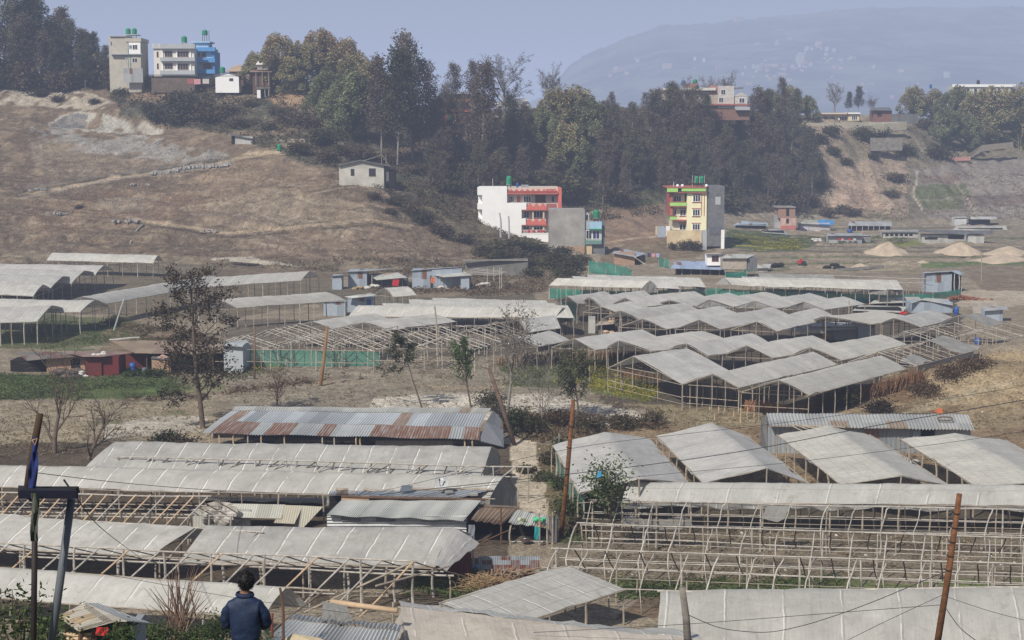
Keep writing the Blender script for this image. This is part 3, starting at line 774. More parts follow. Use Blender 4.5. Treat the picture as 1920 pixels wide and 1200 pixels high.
# --- front row of the right block
def right_block():
    for lab, A, B, L, R, f in [
      ('wide film tunnel at the left end of the front row, beside the yellow mustard', (1188,668),(1287,654),(1140,690),(1280,721), film_c),
      ('middle film tunnel of the front row, open gable above a low bamboo rail', (1335,702),(1524,661),(1281,720),(1385,728), film_a),
      ('largest film tunnel of the front row, its long eave over the brown dead hedge', (1460,714),(1652,667),(1390,735),(1517,742), film_d)]:
        G = block(lab, A, B, L, R, f, 9, 3.3, 2.15, 1, 1, GR1)
        G.cross(0, 1.0); G.cross(0, .45, .03); G.posts(3, (-.5, .5), .035, t0=0, t1=1)
        G.rafters(8, -1, 1, .028, bam, .1, 1)
    # second row
    for lab, A, B, L, R, f in [
      ('film tunnel at the left end of the second row, ending above a twig fence', (1075,635),(1205,618),(1035,651),(1116,657), film_c),
      ('second film tunnel from the left in the second row, sagging deeply between two gables', (1160,640),(1316,621),(1137,654),(1221,660), film_a),
      ('third film tunnel in the second row with loose film at its gable', (1287,645),(1410,626),(1255,655),(1327,669), film_c),
      ('fourth film tunnel in the second row, its bare lattice gable facing the camera', (1399,648),(1524,629),(1351,668),(1449,672), film_a),
      ('fifth film tunnel in the second row, just left of the half-stripped one', (1519,652),(1651,628),(1480,669),(1579,676), film_d)]:
        G = block(lab, A, B, L, R, f, 6, 3.3, 2.3, 1, 1, GR1)
        G.rafters(6, -1, 1, .028, bam, .1, 1)
    G = block('half-stripped tunnel of bare rafters with torn film, right end of second row', (1646,660),(1766,632),(1591,679),(1720,686), None, 5, 3.2, 2.3, 1, 1, GR1)
    G.rafters(14, -1, 0, .03, bam_l); G.rafters(14, 1, 0, .03, bam_l); G.rail(0); G.rail(-.5); G.rail(.5)
    G.cover(film_e, .72, 1, 0, 1, .1, .1, .05, 'torn_film', .12); G.cover(film_e, .0, .2, .55, 1, .1, .12, .03, 'torn_film', .2)
    G.hanging(film_e, 1, .0, .9, 1.1)
    # third row
    for lab, A, B, L, R, f in [
      ('small film tunnel at the left end of the third row, beside the green net corner', (1126,575),(1180,566),(1094,585),(1165,589), film_a),
      ('third-row film tunnel behind the thatched lean-to', (1163,583),(1283,569),(1129,598),(1198,600), film_c),
      ('third-row film tunnel right of the thatched lean-to, with a low dark arch', (1204,598),(1348,574),(1160,613),(1250,618), film_a),
      ('third-row film tunnel with a wide dark gable at the centre of the block', (1310,600),(1447,577),(1266,617),(1351,618), film_c),
      ('third-row film tunnel reaching the tin shack inside the block', (1419,603),(1531,578),(1370,618),(1458,622), film_a),
      ('low film tunnel behind the ridge of the tin shack inside the block', (1548,594),(1640,584),(1520,603),(1632,609), film_d),
      ('film tunnel with rubbish under its open gable, right of the tin shack inside the block', (1676,597),(1745,582),(1652,607),(1726,614), film_c)]:
        G = block(lab, A, B, L, R, f, 5, 3.3, 2.3, 1, 1, GR1)
        G.rafters(3, -1, 1, .028, bam, .2, 1)
    G = block('tent-like tattered film tunnel above bare frames at the right edge of the block', (1797,592),(1830,588),(1757,611),(1852,613), film_e, 3, 3.2, 2.2, 1, 1, GR1, .2)
    G.hanging(film_e, -1, 0, 1, .4)
    # fourth row
    for i, (lab, A, B, L, R) in enumerate([
      ('narrow film tunnel at the left corner of the fourth row, against the green net', (1062,556),(1135,547),(1052,563),(1083,571)),
      ('fourth-row film tunnel just right of the green net corner', (1105,558),(1207,545),(1086,570),(1128,576)),
      ('fourth-row film tunnel with a dark gable, third from the net corner', (1172,559),(1301,546),(1147,570),(1206,576)),
      ('fourth-row film tunnel, fourth from the net corner', (1255,564),(1365,550),(1227,573),(1291,576)),
      ('fourth-row film tunnel with a white-edged netted gable, left one of three', (1330,562),(1435,548),(1304,575),(1375,576)),
      ('fourth-row film tunnel with a white-edged netted gable, middle one of three', (1415,565),(1518,550),(1379,576),(1457,579)),
      ('fourth-row film tunnel with a white-edged netted gable, right one of three', (1507,566),(1582,557),(1469,579),(1547,581))]):
        block(lab, A, B, L, R, films[i % 2], 4, 3.2, 2.3, 1, 1, GR1, end=film_e if i > 3 else None)
    # back rows running across the view
    for i, (lab, A, B, L) in enumerate([
      ('long pale film tunnel behind the left stretch of green net, gable to the right', (1219,527),(1045,522),(1204,541)),
      ('long film tunnel second behind the left stretch of green net', (1263,525),(1072,518.5),(1251,535)),
      ('long film tunnel third behind the left stretch of green net', (1312,521),(1100,515.5),(1300,530)),
      ('longest film tunnel along the green net with a straw-covered patch at its right end', (1648,530),(1357,521),(1632,543)),
      ('film tunnel just behind the longest one along the green net', (1681,526),(1390,519),(1668,535))]):
        G = GH(lab, A, B, L, None, 3.1, 2.1, group=GR1); G.cover(films[i % 2]); G.gable(film_e, .003, 1.5)
        G.posts(12, (-1,), .05, bam_l); G.rail(-1); G.posts(1, (0, 1), .05)
        if i == 3: G.cover(straw, .08, .28, -.9, -.25, .2, .03, .14, 'straw_patch', .05)
    G = GH('bare grey tunnel frames with old film lying behind the longest tunnel', (1740,523), (1420,512), (1730,531), None, 2.6, 1.8, group=GR1)
    G.cover(film_e, .55, 1, -1, 1, .15, .05); G.rafters(24, -1, 1, .04, bam_l); G.rail(-1, .05, bam_l); G.rail(0, .05, bam_l); G.posts(14, (-1, 1), .05, bam_l)
    # frames right of the tin shack
    for lab, A, B, L, R in [
      ('bare bamboo tunnel frame right of the tin shack inside the block', (1695,622),(1790,606),(1640,640),(1750,640)),
      ('bare bamboo tunnel frame at the right edge, in front of the tattered tent', (1800,622),(1895,606),(1750,638),(1862,640))]:
        G = GH(lab, A, B, L, R, 2.9, 2.1, group=GR1)
        G.rafters(8, -1, 0, .035, bam_l); G.rafters(8, 1, 0, .035, bam_l); G.rail(0, .045, bam_l); G.rail(-1, .045, bam_l); G.rail(1, .045, bam_l)
        G.posts(4, (-1, 0, 1), .06, bam); G.cross(0, 2.1); G.cross(0, 1.0)
right_block()
def middle_block():
    g = 'film tunnels and bare frames at the centre'
    for i, (lab, A, B, L) in enumerate([
      ('front one of four stacked pale film tunnels with white battens, gable to the right', (1056,576),(672,573),(1041,597)),
      ('second of four stacked pale film tunnels with white battens', (1064,573.5),(716,569),(1052,585)),
      ('third of four stacked pale film tunnels with white battens', (1040,569),(766,562),(1028,578)),
      ('rearmost of four stacked pale film tunnels with white battens', (1024,564.5),(810,559),(1012,573))]):
        G = GH(lab, A, B, L, None, 3.2, 2.1, group=g); G.cover(film_b, arch=.2); G.gable(film_e, .003, 1.4)
        G.posts(11, (-1,), .05, bam); G.posts(1, (0, 1), .05); G.rail(-1)
    for lab, A, B, L, R, f, h in [
      ('smooth curved film tunnel in front of the four stacked ones', (680,605),(809,589),(633,618),(730,620), film_a, 0),
      ('smooth film tunnel left of the curved one, over bare rafters', (585,603),(700,588),(540,616),(626,619), film_a, 0),
      ('small film roof propped on posts below the tin lean-tos', (722,540),(765,538),(702,552),(738,557), film_a, 0),
      ('blue-grey crumpled film tunnel behind the bare twiggy tree', (975,600),(1040,592),(905,612),(985,625), film_c, 0),
      ('short film tunnel with a dark hollow gable, left of the second row of the block', (968,633),(1030,621),(925,652),(1007,651), film_c, 0)]:
        block(lab, A, B, L, R, f, 4, 3.2, 2.2, 1, 1, g, .2)
    fr = [((440,633),(560,607),(392,655),(508,656)), ((545,634),(655,611),(490,655),(610,657)), ((640,634),(745,612),(592,656),(700,658)),
          ((735,632),(842,607),(690,653),(795,655)), ((828,633),(930,604),(775,652),(890,655))]
    nm = ['leftmost bare bamboo tunnel frame behind the pale green net', 'second bare bamboo tunnel frame behind the pale green net', 'third bare bamboo tunnel frame, in front of the curved film tunnel',
          'fourth bare bamboo tunnel frame, behind the young dark green tree', 'rightmost bare bamboo tunnel frame, beside the hanging dark green net']
    for lab, (A, B, L, R) in zip(nm, fr):
        G = GH(lab, A, B, L, R, 3.1, 2.1, group=g)
        G.rafters(12, -1, 0, .042, bam_l, over=.2); G.rafters(12, 1, 0, .042, bam_l, over=.2)
        for v in (-1, -.5, 0, .5, 1): G.rail(v, .042, bam_l)
        G.posts(5, (-1, 0, 1), .05, bam_l); G.cross(0, 2.1); G.cross(.5, 2.1); G.cross(0, .9)
    G = GH('bare bamboo lattice frame behind the rightmost bare tunnel frame', (775,598), (900,596), (765,612), None, 3., 2.1, group=g)
    G.rafters(14, -1, 1, .04, bam_l); G.rail(-1, .04, bam_l); G.rail(0, .04, bam_l); G.posts(8, (-1, 1), .05, bam_l)
middle_block()
def left_block():
    g = 'film tunnels on the left terraces'
    for lab, A, B, L, f, zr, ze in [
      ('long film tunnel with an arched end highest up the left terraces, below the brown slope', (296,479),(98,474),(287,494), film_b, 3.4, 2.3),
      ('uppermost of four staggered film roofs at the left edge', (195,498),(-60,494),(178,517), film_a, 3.4, 2.3),
      ('second from the top of four staggered film roofs at the left edge', (158,508),(-60,503),(134,532), film_a, 3.4, 2.3),
      ('third from the top of four staggered film roofs at the left edge', (117,519),(-60,513),(91,546), film_a, 3.4, 2.3),
      ('lowest of four staggered film roofs at the left edge', (80,534),(-60,529),(62,556), film_a, 3.4, 2.3),
      ('film tunnel with an open gable on tall stilts, left of the dark tree', (177,564),(-60,560),(150,587), film_b, 3.6, 2.5),
      ('lowest film tunnel on tall leaning stilts at the left edge', (97,574),(-60,578),(70,604), film_a, 3.6, 2.5),
      ('long film roof rising to the right behind the dark tree', (152,557),(392,517),(200,570), film_a, 3.6, 2.5),
      ('long film roof right of the dark tree along the foot of the slope', (405,520),(581,508.5),(425,531), film_b, 3.4, 2.3),
      ('long film roof on thin white stilts right of the dark tree, below the other', (408,562),(612,548.5),(445,578), film_b, 3.5, 2.4)]:
        G = GH(lab, A, B, L, None, zr, ze, group=g); G.cover(f, arch=.22)
        n = 8 if abs(A[0]-B[0]) > 150 else 6
        G.posts(n, (-1, 1), .05, bam_l); G.posts(2, (0,), .05, bam_l)
        G.rail(-1, .035); G.rail(1, .035); G.rafters(1, -1, 0, .04, bam_l, .003, .003, .2); G.rafters(1, 1, 0, .04, bam_l, .003, .003, .2); G.cross(0, ze-.1)
left_block()
def right_front():
    g = 'four film tents at lower right'
    for lab, A, B, L, R, f in [
      ('draped film tent next to the drooping green net, leftmost of four', (1198,899),(1133,812),(1085,925),(1292,907), film_c),
      ('film tent second from the left of four, its open triangular gable facing front', (1438,879),(1333,793),(1318,907),(1518,908), film_c),
      ('creased film tent in front of the tin barn, third from left of four', (1690,893),(1552,799),(1576,910),(1778,910), film_d),
      ('film tent at the right edge, rightmost of four', (1955,905),(1790,814),(1828,912),(2060,915), film_d)]:
        G = GH(lab, A, B, L, R, 3.1, 1.9, g=0, group=g); G.cover(f, 0, 1, arch=-.1, sag=.05, wave=.025, edge=.1)
        G.posts(7, (-1, 1), .06, bam); G.posts(2, (0,), .06); G.cross(.0, 1.9); G.cross(0, 1.3, .03); G.rail(-1); G.rail(1)
        G.rafters(1, -1, 0, .04, bam, .003, .003, -.1); G.rafters(1, 1, 0, .04, bam, .003, .003, -.1)
    g = 'low tunnels running across at lower right'
    G = GH('long film tunnel running across in front of the four film tents', (1180,905), (2010,911), (1165,943), None, 2.7, 1.75, g=0, group=g)
    G.cover(M_film('panel_film', (.53, .525, .495), 2.9, 1.3, .45, .25), arch=.25, sag=.02); G.posts(14, (-1, 1), .05); G.rail(-1); G.hanging(film_e, -1, .0, 1, .35)
    for lab, A, B, L, n, zr in [
      ('rear bare pole tunnel frame at lower right, black struts along its back', (1112,938),(1990,958),(1096,985), 15, 2.7),
      ('middle bare pole tunnel frame at lower right with curved rafters', (1090,981),(1990,1012),(1068,1050), 15, 2.7),
      ('front bare pole tunnel frame at lower right with white curved rafters reaching the grass', (1042,1029),(1990,1062),(1010,1098), 16, 2.7)]:
        G = GH(lab, A, B, L, None, zr, 1.3, g=0, group=g)
        G.rail(0, .042, bam_l); G.rail(1, .04, bam_l, dz=.0); G.rail(-1, .034, bam_l); G.rail(.5, .026, bam_l); G.rail(-.52, .02, bam_l); G.rail(-.75, .02, bam)
        for i in range(n):
            t = i/(n-1)+rnd.uniform(-.01, .01); pts = [G.pt(t, v, .55) for v in (0, -.25, -.5, -.75, -1)]
            pts += [Vector((pts[-1].x+.1, pts[-1].y-.25, .0))]
            MB().tube([q+Vector((rnd.uniform(-.06,.06),0,rnd.uniform(-.04,.04))) for q in pts], .036*rnd.uniform(.8,1.3), 5).build('rafter', bam_l, G.root, True)
            a = G.pt(t+.5/n, 0, .1); b = G.pt(t+.5/n-.012, 1, .1); pole('strut', a, b, .035, bam_d, G.root)
        G.posts(9, (0,), .045, bam_l); G.posts(9, (1,), .045, bam)
        if zr == 2.7 and A[1] < 950:
            G.cover(film_e, .38, .43, -.7, .0, .3, .1, .06, 'torn_film', .12); G.cover(film_e, .05, .2, .6, 1, .1, .1, -.1, 'torn_film', .1)
    G = GH('broad smooth film tunnel along the bottom right edge', (1240,1109), (2000,1103), (1232,1215), None, 2.7, 1.1, g=0, group=g)
    G.cover(M_film('broad_film', (.53, .52, .485), 2.6, 0, .5, .34), arch=.5, sag=.02); G.posts(9, (-1, 0, 1), .05, bam_l); G.rail(0, .05, bam_l); G.rail(1)
    G.rafters(1, -1, 0, .05, bam_l, .003, .003, .5); G.cross(0, 1.1)
right_front()
def left_front():
    g = 'long low tunnels running across at lower left'
    fb = M_film('low_tunnel_film', (.53, .52, .49), 1.55, 0, .8, .42)
    G = GH('film tunnel with crumpled left end just in front of the rusty tin-roofed shed', (922,839), (195,829), (905,893), None, 2.8, 1.6, g=0, group=g)
    G.cover(fb, 0, 1, -1, 1, .2, .05, .05, wave=.03, t1b=.94); G.posts(12, (-1, 1), .05); G.rail(-1); G.gable(film_e, .003, .6)
    G = GH('bare zigzag pole frame between the two uppermost low film tunnels', (990,876), (222,857), (968,895), None, 2.3, 1.6, g=0, group=g)
    G.rail(0, .05, bam_l); G.rail(-1, .05, bam_l); G.posts(13, (0,), .05, bam_l)
    for i in range(22):
        t = i/22+.01; a = G.pt(t, 0); b = G.pt(t+(.03 if i % 2 else -.012), -1); pole('strut', a, b-Vector((0, 0, .3)), .045, bam_d if i % 3 else bam_l, G.root)
    for i in range(9):
        t = i/9+.03; a = G.pt(t, 0); pole('rafter', a, G.pt(t+.035, -1)-Vector((0, .8, .5)), .045, bam_l, G.root)
    G = GH('long film tunnel with bright battens behind the tin shacks', (945,894), (-40,872), (918,936), None, 2.8, 1.7, g=0, group=g)
    G.cover(fb, 0, 1, arch=.25, sag=.04); G.posts(14, (-1, 1), .05); G.rail(-1); G.hanging(film_e, -1, 0, .05, 1.2)
    G.gable(film_e, .002, .5); G.hanging(film_e, -1, .0, .3, .6)
    G = GH('bare slanting pole frame left of the tin shacks', (392,931), (-40,924), (352,972), None, 2.7, 1.5, g=0, group=g)
    G.rail(0, .05, bam_l); G.rail(-1, .045, bam_l); G.rail(.5, .04); G.rail(1, .05, bam_l); G.rail(.75, .03, bam_l)
    for i in range(17):
        t = i/16; pole('rafter', G.pt(t, 0, .1)+Vector((0, 0, .05)), G.pt(t+.05, -1)+Vector((0, -.6, -.7)), .05, bam_y if i % 3 else bam_l, G.root)
        pole('strut', G.pt(t, 0, .1), G.pt(t-.05, 1), .04, bam_d, G.root)
    G.posts(12, (-1, 1), .05, bam_l)
    G = GH('torn film tunnel at the left with its loose end hanging off the poles', (358,990), (-60,963), (300,1048), None, 2.7, 1.5, g=0, group=g)
    G.cover(fb, .03, 1, -1, 0, .2, .06, .05, wave=.05, t0b=-.02, ); G.cover(fb, -.0, 1, 0, 1, .2, .06, .05)
    G.rafters(7, -1, 0, .04, bam_l, -.28, .2); G.rail(0, .045, bam_l, -.3, 1); G.rail(-1, .04, bam_l, -.28, 1); G.posts(6, (-1, 1), .05)
    G = GH('battened film tunnel whose right end droops over a red door', (850,991), (388,988), (812,1063), None, 2.8, 1.6, g=0, group=g)
    G.cover(fb, 0, 1, arch=.1, sag=.04, wave=.02); G.posts(7, (-1, 1), .06, bam_l); G.rail(-1, .05)
    P = []; U = []
    for j in range(9):
        e = G.pt(0, -1+j/8*1.0, .1)+Vector((0, 0, .05)); r = []; u = []
        for i in range(6):
            k = i/5; p = e+Vector((1.35*k*(.5+j/16), .25*k, -.95*k**1.4*(.3+.7*j/8)+.05*math.sin(j*1.9+i)))
            r.append(p); u.append((k*1.4, j*.4))
        P.append(r); U.append(u)
    MB().grid(P, U).build('drooping_end', film_c, G.root, True)
    G = GH('bare pole tunnel frame in front of the red door, long thin rafters leaning left', (775,1053), (-40,1018), (705,1118), None, 2.7, 1.5, g=0, group=g)
    G.rail(0, .05, bam_l); G.rail(-1, .03, bam_l, .1, 1); G.rail(1, .05, bam_l); G.rail(.5, .035); G.rail(.72, .03, bam_l)
    for i in range(15):
        t = i/14; a = G.pt(t, 0, .15); b = G.pt(t+.03, -1); b += Vector((-.1, -.5, -.9))
        pole('rafter', a, b, .045, bam_l if i % 3 else bam_y, G.root)
        pole('strut', G.pt(t, 0, .1), G.pt(t-.04, 1), .035, bam_d, G.root)
    G.posts(10, (0, 1), .06, bam_l); G.cross(0, 2.0, .05); pole('brace', G.pt(0, 0), G.pt(.16, -1)+Vector((0, 0, -1.0)), .06, bam, G.root)
    G = GH('broad film tunnel behind the man in the blue jacket', (537,1103), (-60,1062), (494,1160), None, 2.7, 1.5, g=0, group=g)
    G.cover(M_film('man_film', (.53, .525, .495), 2.1, 0, .5, .32), 0, 1, arch=.2, sag=.03, lift=.05); G.posts(6, (-1, 1), .05); G.rail(-1); G.rail(0)
    G.rail(0, .05, bam, -.12, 0); pole('brace', G.pt(-.11, 0), G.pt(-.02, -1)+Vector((0, 0, -.6)), .05, bam_d, G.root)
    # two nearer roofs
    G = GH('single grey film roof with crossing battens at bottom centre', (1062,1062), (826,1131), (1172,1107), None, 2.6, 1.9, g=0, group='grey film roofs at bottom centre')
    G.cover(M_film('checked_film', (.55, .54, .50), 1.5, 1.05, .7, .2, dark=.1), 0, 1, -1, .04, arch=.05, sag=.03); G.posts(4, (-1, 0), .06); G.rail(-1); G.rail(0)
    G = GH('cream coloured wavy film tunnel nearest the camera at bottom centre', (752,1140), (1320,1203), (770,1290), None, 2.7, 1.2, g=0, group='grey film roofs at bottom centre')
    G.cover(film_w, 0, 1, -1, 0, .5, .05, .05, wave=.05); G.cover(film_c, 0, 1, 0, .5, .2, .1, .05, wave=.09)
    G.posts(6, (-1, 0, 1), .06); G.rail(0)
    P = [[G.pt(0, -j/6, .5)+Vector((-.06*i+.05*math.sin(j*2+i), .02*i, -.16*i)) for i in range(5)] for j in range(7)]
    MB().grid(P).build('folded_edge', film_w, G.root, True)
left_front()
# ------------------------------------------------------------------ relief builder for buildings and sheds
class Rel:
    def __init__(s, name, label, cat, px, pyb, Y=None, group=None, zoff=0.0):
        if Y is None: Y = ground(px, pyb).y
        s.Y = Y; s.k = Y/F; s.o = at(px, pyb, Y); s.root = thing(name, label, cat, s.o, group); s.px, s.py = px, pyb
    def P(s, px, py, d=0.0): return at(px, py, s.Y+d)
    def bx(s, mb, x1, y1, x2, y2, d0, d1):           # box whose front face covers the pixel rectangle
        a = s.P(x1, y2, d0); b = s.P(x2, y2, d0); c = s.P(x1, y1, d0)
        mb.box((a.x, a.y, a.z), (b.x-a.x, 0, 0), (0, d1-d0, 0), (0, 0, c.z-a.z)); return mb
    def box(s, name, x1, y1, x2, y2, d0, d1, m, parent=None):
        return s.bx(MB(), x1, y1, x2, y2, d0, d1).build(name, m, parent if parent is not None else s.root)
    def wallto(s, name, x1, y1, x2, y2, d0, d1, m, sink=.6):     # wall box that goes into the ground a little
        o = MB(); a = s.P(x1, y2, d0); b = s.P(x2, y2, d0); c = s.P(x1, y1, d0)
        o.box((a.x, a.y, a.z-sink), (b.x-a.x, 0, 0), (0, d1-d0, 0), (0, 0, c.z-a.z+sink)); return o.build(name, m, s.root)
    def sheet(s, name, pts, m, t=.03, parent=None):
        return MB().slab([s.P(*p) for p in pts], t).build(name, m, parent if parent is not None else s.root)
    def window(s, x1, y1, x2, y2, d=0.0, fm=None, gm=None, n=3, proud=.06, name='window'):
        fm = fm or whitep; gm = gm or glass; b = MB(); w = max(.05, (x2-x1)*s.k*.06)/s.k
        for a in np.linspace(x1, x2, n+1): s.bx(b, a-w/2, y1, a+w/2, y2, d-proud, d-.001)
        s.bx(b, x1+w/2, y1-w/2, x2-w/2, y1+w/2, d-proud+.004, d-.002); s.bx(b, x1-w, y2-w/2, x2+w, y2+w/2, d-proud-.03, d-.003)
        f = b.build(name, fm, s.root)
        s.bx(MB(), x1+w/2, y1+w/2, x2-w/2, y2-w/2, d-proud*.4, d-.004).build('pane', gm, f)
        return f
    def bars(s, name, pts, r, m): 
        for a, b in pts: pole(name, s.P(*a), s.P(*b), r, m, s.root)
def roofbits(R, pts): pass
_tank = {}
def water_tank(px, py, w, h, Y, label, m=None, legs=0.0):
    """ribbed plastic water tank standing at pixel (px, py), w and h in pixels"""
    m = m or tankg; k = Y/F; r = w*k/2; hh = h*k; p = at(px, py, Y)
    root = thing('water_tank', label, 'water tank', p, 'plastic water tanks')
    pr = [(r*.94, 0)]
    for i in range(5): pr += [(r, hh*.78*(i+.25)/5), (r*.94, hh*.78*(i+.9)/5)]
    pr += [(r*.95, hh*.80), (r*.6, hh*.93), (r*.3, hh*.96)]
    MB().lathe(p+Vector((0, 0, legs)), pr, 14).build('barrel', m, root, True)
    MB().lathe(p+Vector((0, 0, legs)), [(r*.32, hh*.95), (r*.32, hh)], 10).build('lid', m, root)
    if legs:
        for a in range(4):
            q = p+Vector((r*.8*math.cos(a*PI/2+.6), r*.8*math.sin(a*PI/2+.6), 0))
            pole('leg', q, q+Vector((0, 0, legs)), .06, ironm, root)
        MB().lathe(p+Vector((0, 0, legs-.08)), [(r*1.05, 0), (r*1.05, .08)], 10).build('platform', greyp, root)
    return root

def white_house():
    R = Rel('apartment_house', 'tall white house with a blank stepped wall and zigzag pink balconies on its right', 'house', 980, 452, 318)
    w = MB()
    for (x1, y1, x2, y2) in [(904,351,950.6,380.4),(904,380.4,987,393),(904,393,978,409.6),(904,409.6,986,421.6),(904,421.6,978,439),(904,439,1030,452)]:
        R.bx(w, x1, y1, x2, y2, 0, 1.5)
    for (y1, y2) in [(351,365.6),(381.5,392.6),(409.5,420)]: R.bx(w, 895, y1, 904, y2, 0.003, 1.5)
    a = R.P(904, 452); b = R.P(1030, 452); w.box((a.x, a.y, a.z-3), (b.x-a.x, 0, 0), (0, 9, 0), (0, 0, 3))
    w.build('blank_wall', whitep, R.root)
    R.box('facade', 951, 351.5, 1046, 452, 1.5, 10, M_plain('cream_facade', (.62,.53,.46), .85, .1, .6))
    R.box('rear_block', 897, 351.5, 951, 452, 1.5, 10, whitep)
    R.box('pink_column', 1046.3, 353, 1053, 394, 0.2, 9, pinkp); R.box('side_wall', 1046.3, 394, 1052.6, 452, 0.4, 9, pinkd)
    def zig(name, x1, x2, y1, y2, d, n, m):
        b = MB(); R.bx(b, x1, (y1+y2)/2+1, x2, y2, d, d+.25)
        for i in range(n):
            xa = x1+(x2-x1)*i/n; xb = x1+(x2-x1)*(i+1)/n; xm = (xa+xb)/2; yb = (y1+y2)/2+1
            b.slab([R.P(xa, yb, d+.01), R.P(xb, yb, d+.01), R.P(xm, y1, d+.01)], .2)
        b.build(name, m, R.root)
    zig('roof_parapet', 953, 1046, 353.5, 362.5, 0, 9, pinkp)
    R.box('parapet_panel', 1024, 354.5, 1042, 360, -.12, -.003, pinkd); R.box('roof_slab', 950.8, 362.4, 1046.2, 364.2, -.1, 1.5, maroon)
    zig('balcony_front', 988, 1024, 380.2, 393, 0, 3, pinkp); R.box('balcony_panel', 1024.2, 382.2, 1044, 392.6, .1, .3, pinkd)
    zig('balcony_front', 987, 1024, 408.6, 421.2, 0, 3, pinkp)
    for y in (393.2, 421.4, 437): R.box('floor_slab', 979, y, 1046, y+1.6, -.05, 1.5, maroon if y < 430 else whitep)
    R.box('balcony_rail', 979, 431, 1024, 432, 0.1, .2, rag_w)
    for x in (998, 1018): R.box('pillar', x, 394.5, x+2.6, 438, .3, .6, cream)
    for q in [(954.5,368,963.5,379.4,3),(982,367.5,995,380,3),(1034,367.5,1040,378.5,1),(982.5,396,992,408,2),(1000.5,395.5,1017,408,3),(982,424,992,430.5,2),(1001,424,1017,431,3)]:
        R.window(*q[:4], 1.5, whitep, glass, q[4])
    R.box('balcony_opening', 1003.5, 366, 1023, 380, 1.42, 1.49, woodd); R.box('door', 969, 368.5, 975.5, 380, 1.4, 1.49, pinkd)
    for i in range(9): R.box('drying_cloth', 981+i*4.6, 431.5, 984.4+i*4.6, 434.5+rnd.uniform(0, 2.5), .0, .04, rnd.choice([rag_w, rag_p, rag_r, rag_w]))
    pole('antenna', R.P(924, 351, 1), R.P(924, 335, 1), .06, rag_w, R.root); R.box('solar_heater', 977, 346.5, 991, 350.8, 2.5, 3.6, M_plain('panel_grey', (.3,.33,.38), .4))
    water_tank(954.5, 351, 10.5, 17, 320.5, 'green water tank on the roof of the white and pink house', None, .5)
    water_tank(970, 351.3, 5, 9, 320, 'small blue water tank on the roof of the white and pink house', tankb)
def concrete_house():
    R = Rel('cement_house', 'bare stained cement house with a pale green window bay, in front of the white house', 'house', 1100, 472, 303)
    a = R.P(1030, 462); b = R.P(1096.5, 462); t = R.P(1030, 393.5)
    MB().box((a.x, a.y, a.z-3.2), (b.x-a.x, 0, 0), (0, 8, 0), (0, 0, t.z-a.z+3.2)).build('wall', M_plain('stained_cement', (.36,.345,.32), .95, .3, .35, .02, .15, 0, (.2,.19,.175)), R.root)
    R.box('stair_block', 1096.8, 401, 1104.5, 430, .4, 6, greyp); R.window(1098, 402, 1103, 414, .4, whitep, glass, 1)
    R.box('bay', 1096.8, 431, 1128, 458, .3, 7, M_plain('mint_wall', (.50,.56,.50), .85, .15, .6))
    R.box('bay_parapet', 1105, 415.5, 1128.3, 430.8, 0, .25, bluel); R.box('bay_slab', 1104.6, 429, 1129, 431, -.4, 6, tankg)
    R.window(1099, 432, 1109, 448, .3, whitep, glass, 2); R.window(1111.5, 433, 1124, 448, .3, whitep, blueglass, 2)
    R.box('band', 1097, 450.5, 1128, 458, .15, .3, M_plain('mint_band', (.16,.28,.25), .85))
    R.wallto('base_wall', 1096.8, 458, 1110, 480, .5, 6, ochre, 2); R.wallto('lower_wall', 1110.2, 458, 1134, 488, .9, 7.4, conc_d, 2); R.box('side_wall', 1128.4, 416, 1134.5, 458, .9, 7.4, conc_d)
    R.wallto('brick_base', 1060, 462, 1096, 486, -.15, -.01, brick_l, 1)
    water_tank(1118, 415.4, 12.5, 15.5, 306, 'large green water tank on the cement house roof beside white house', None, .7)
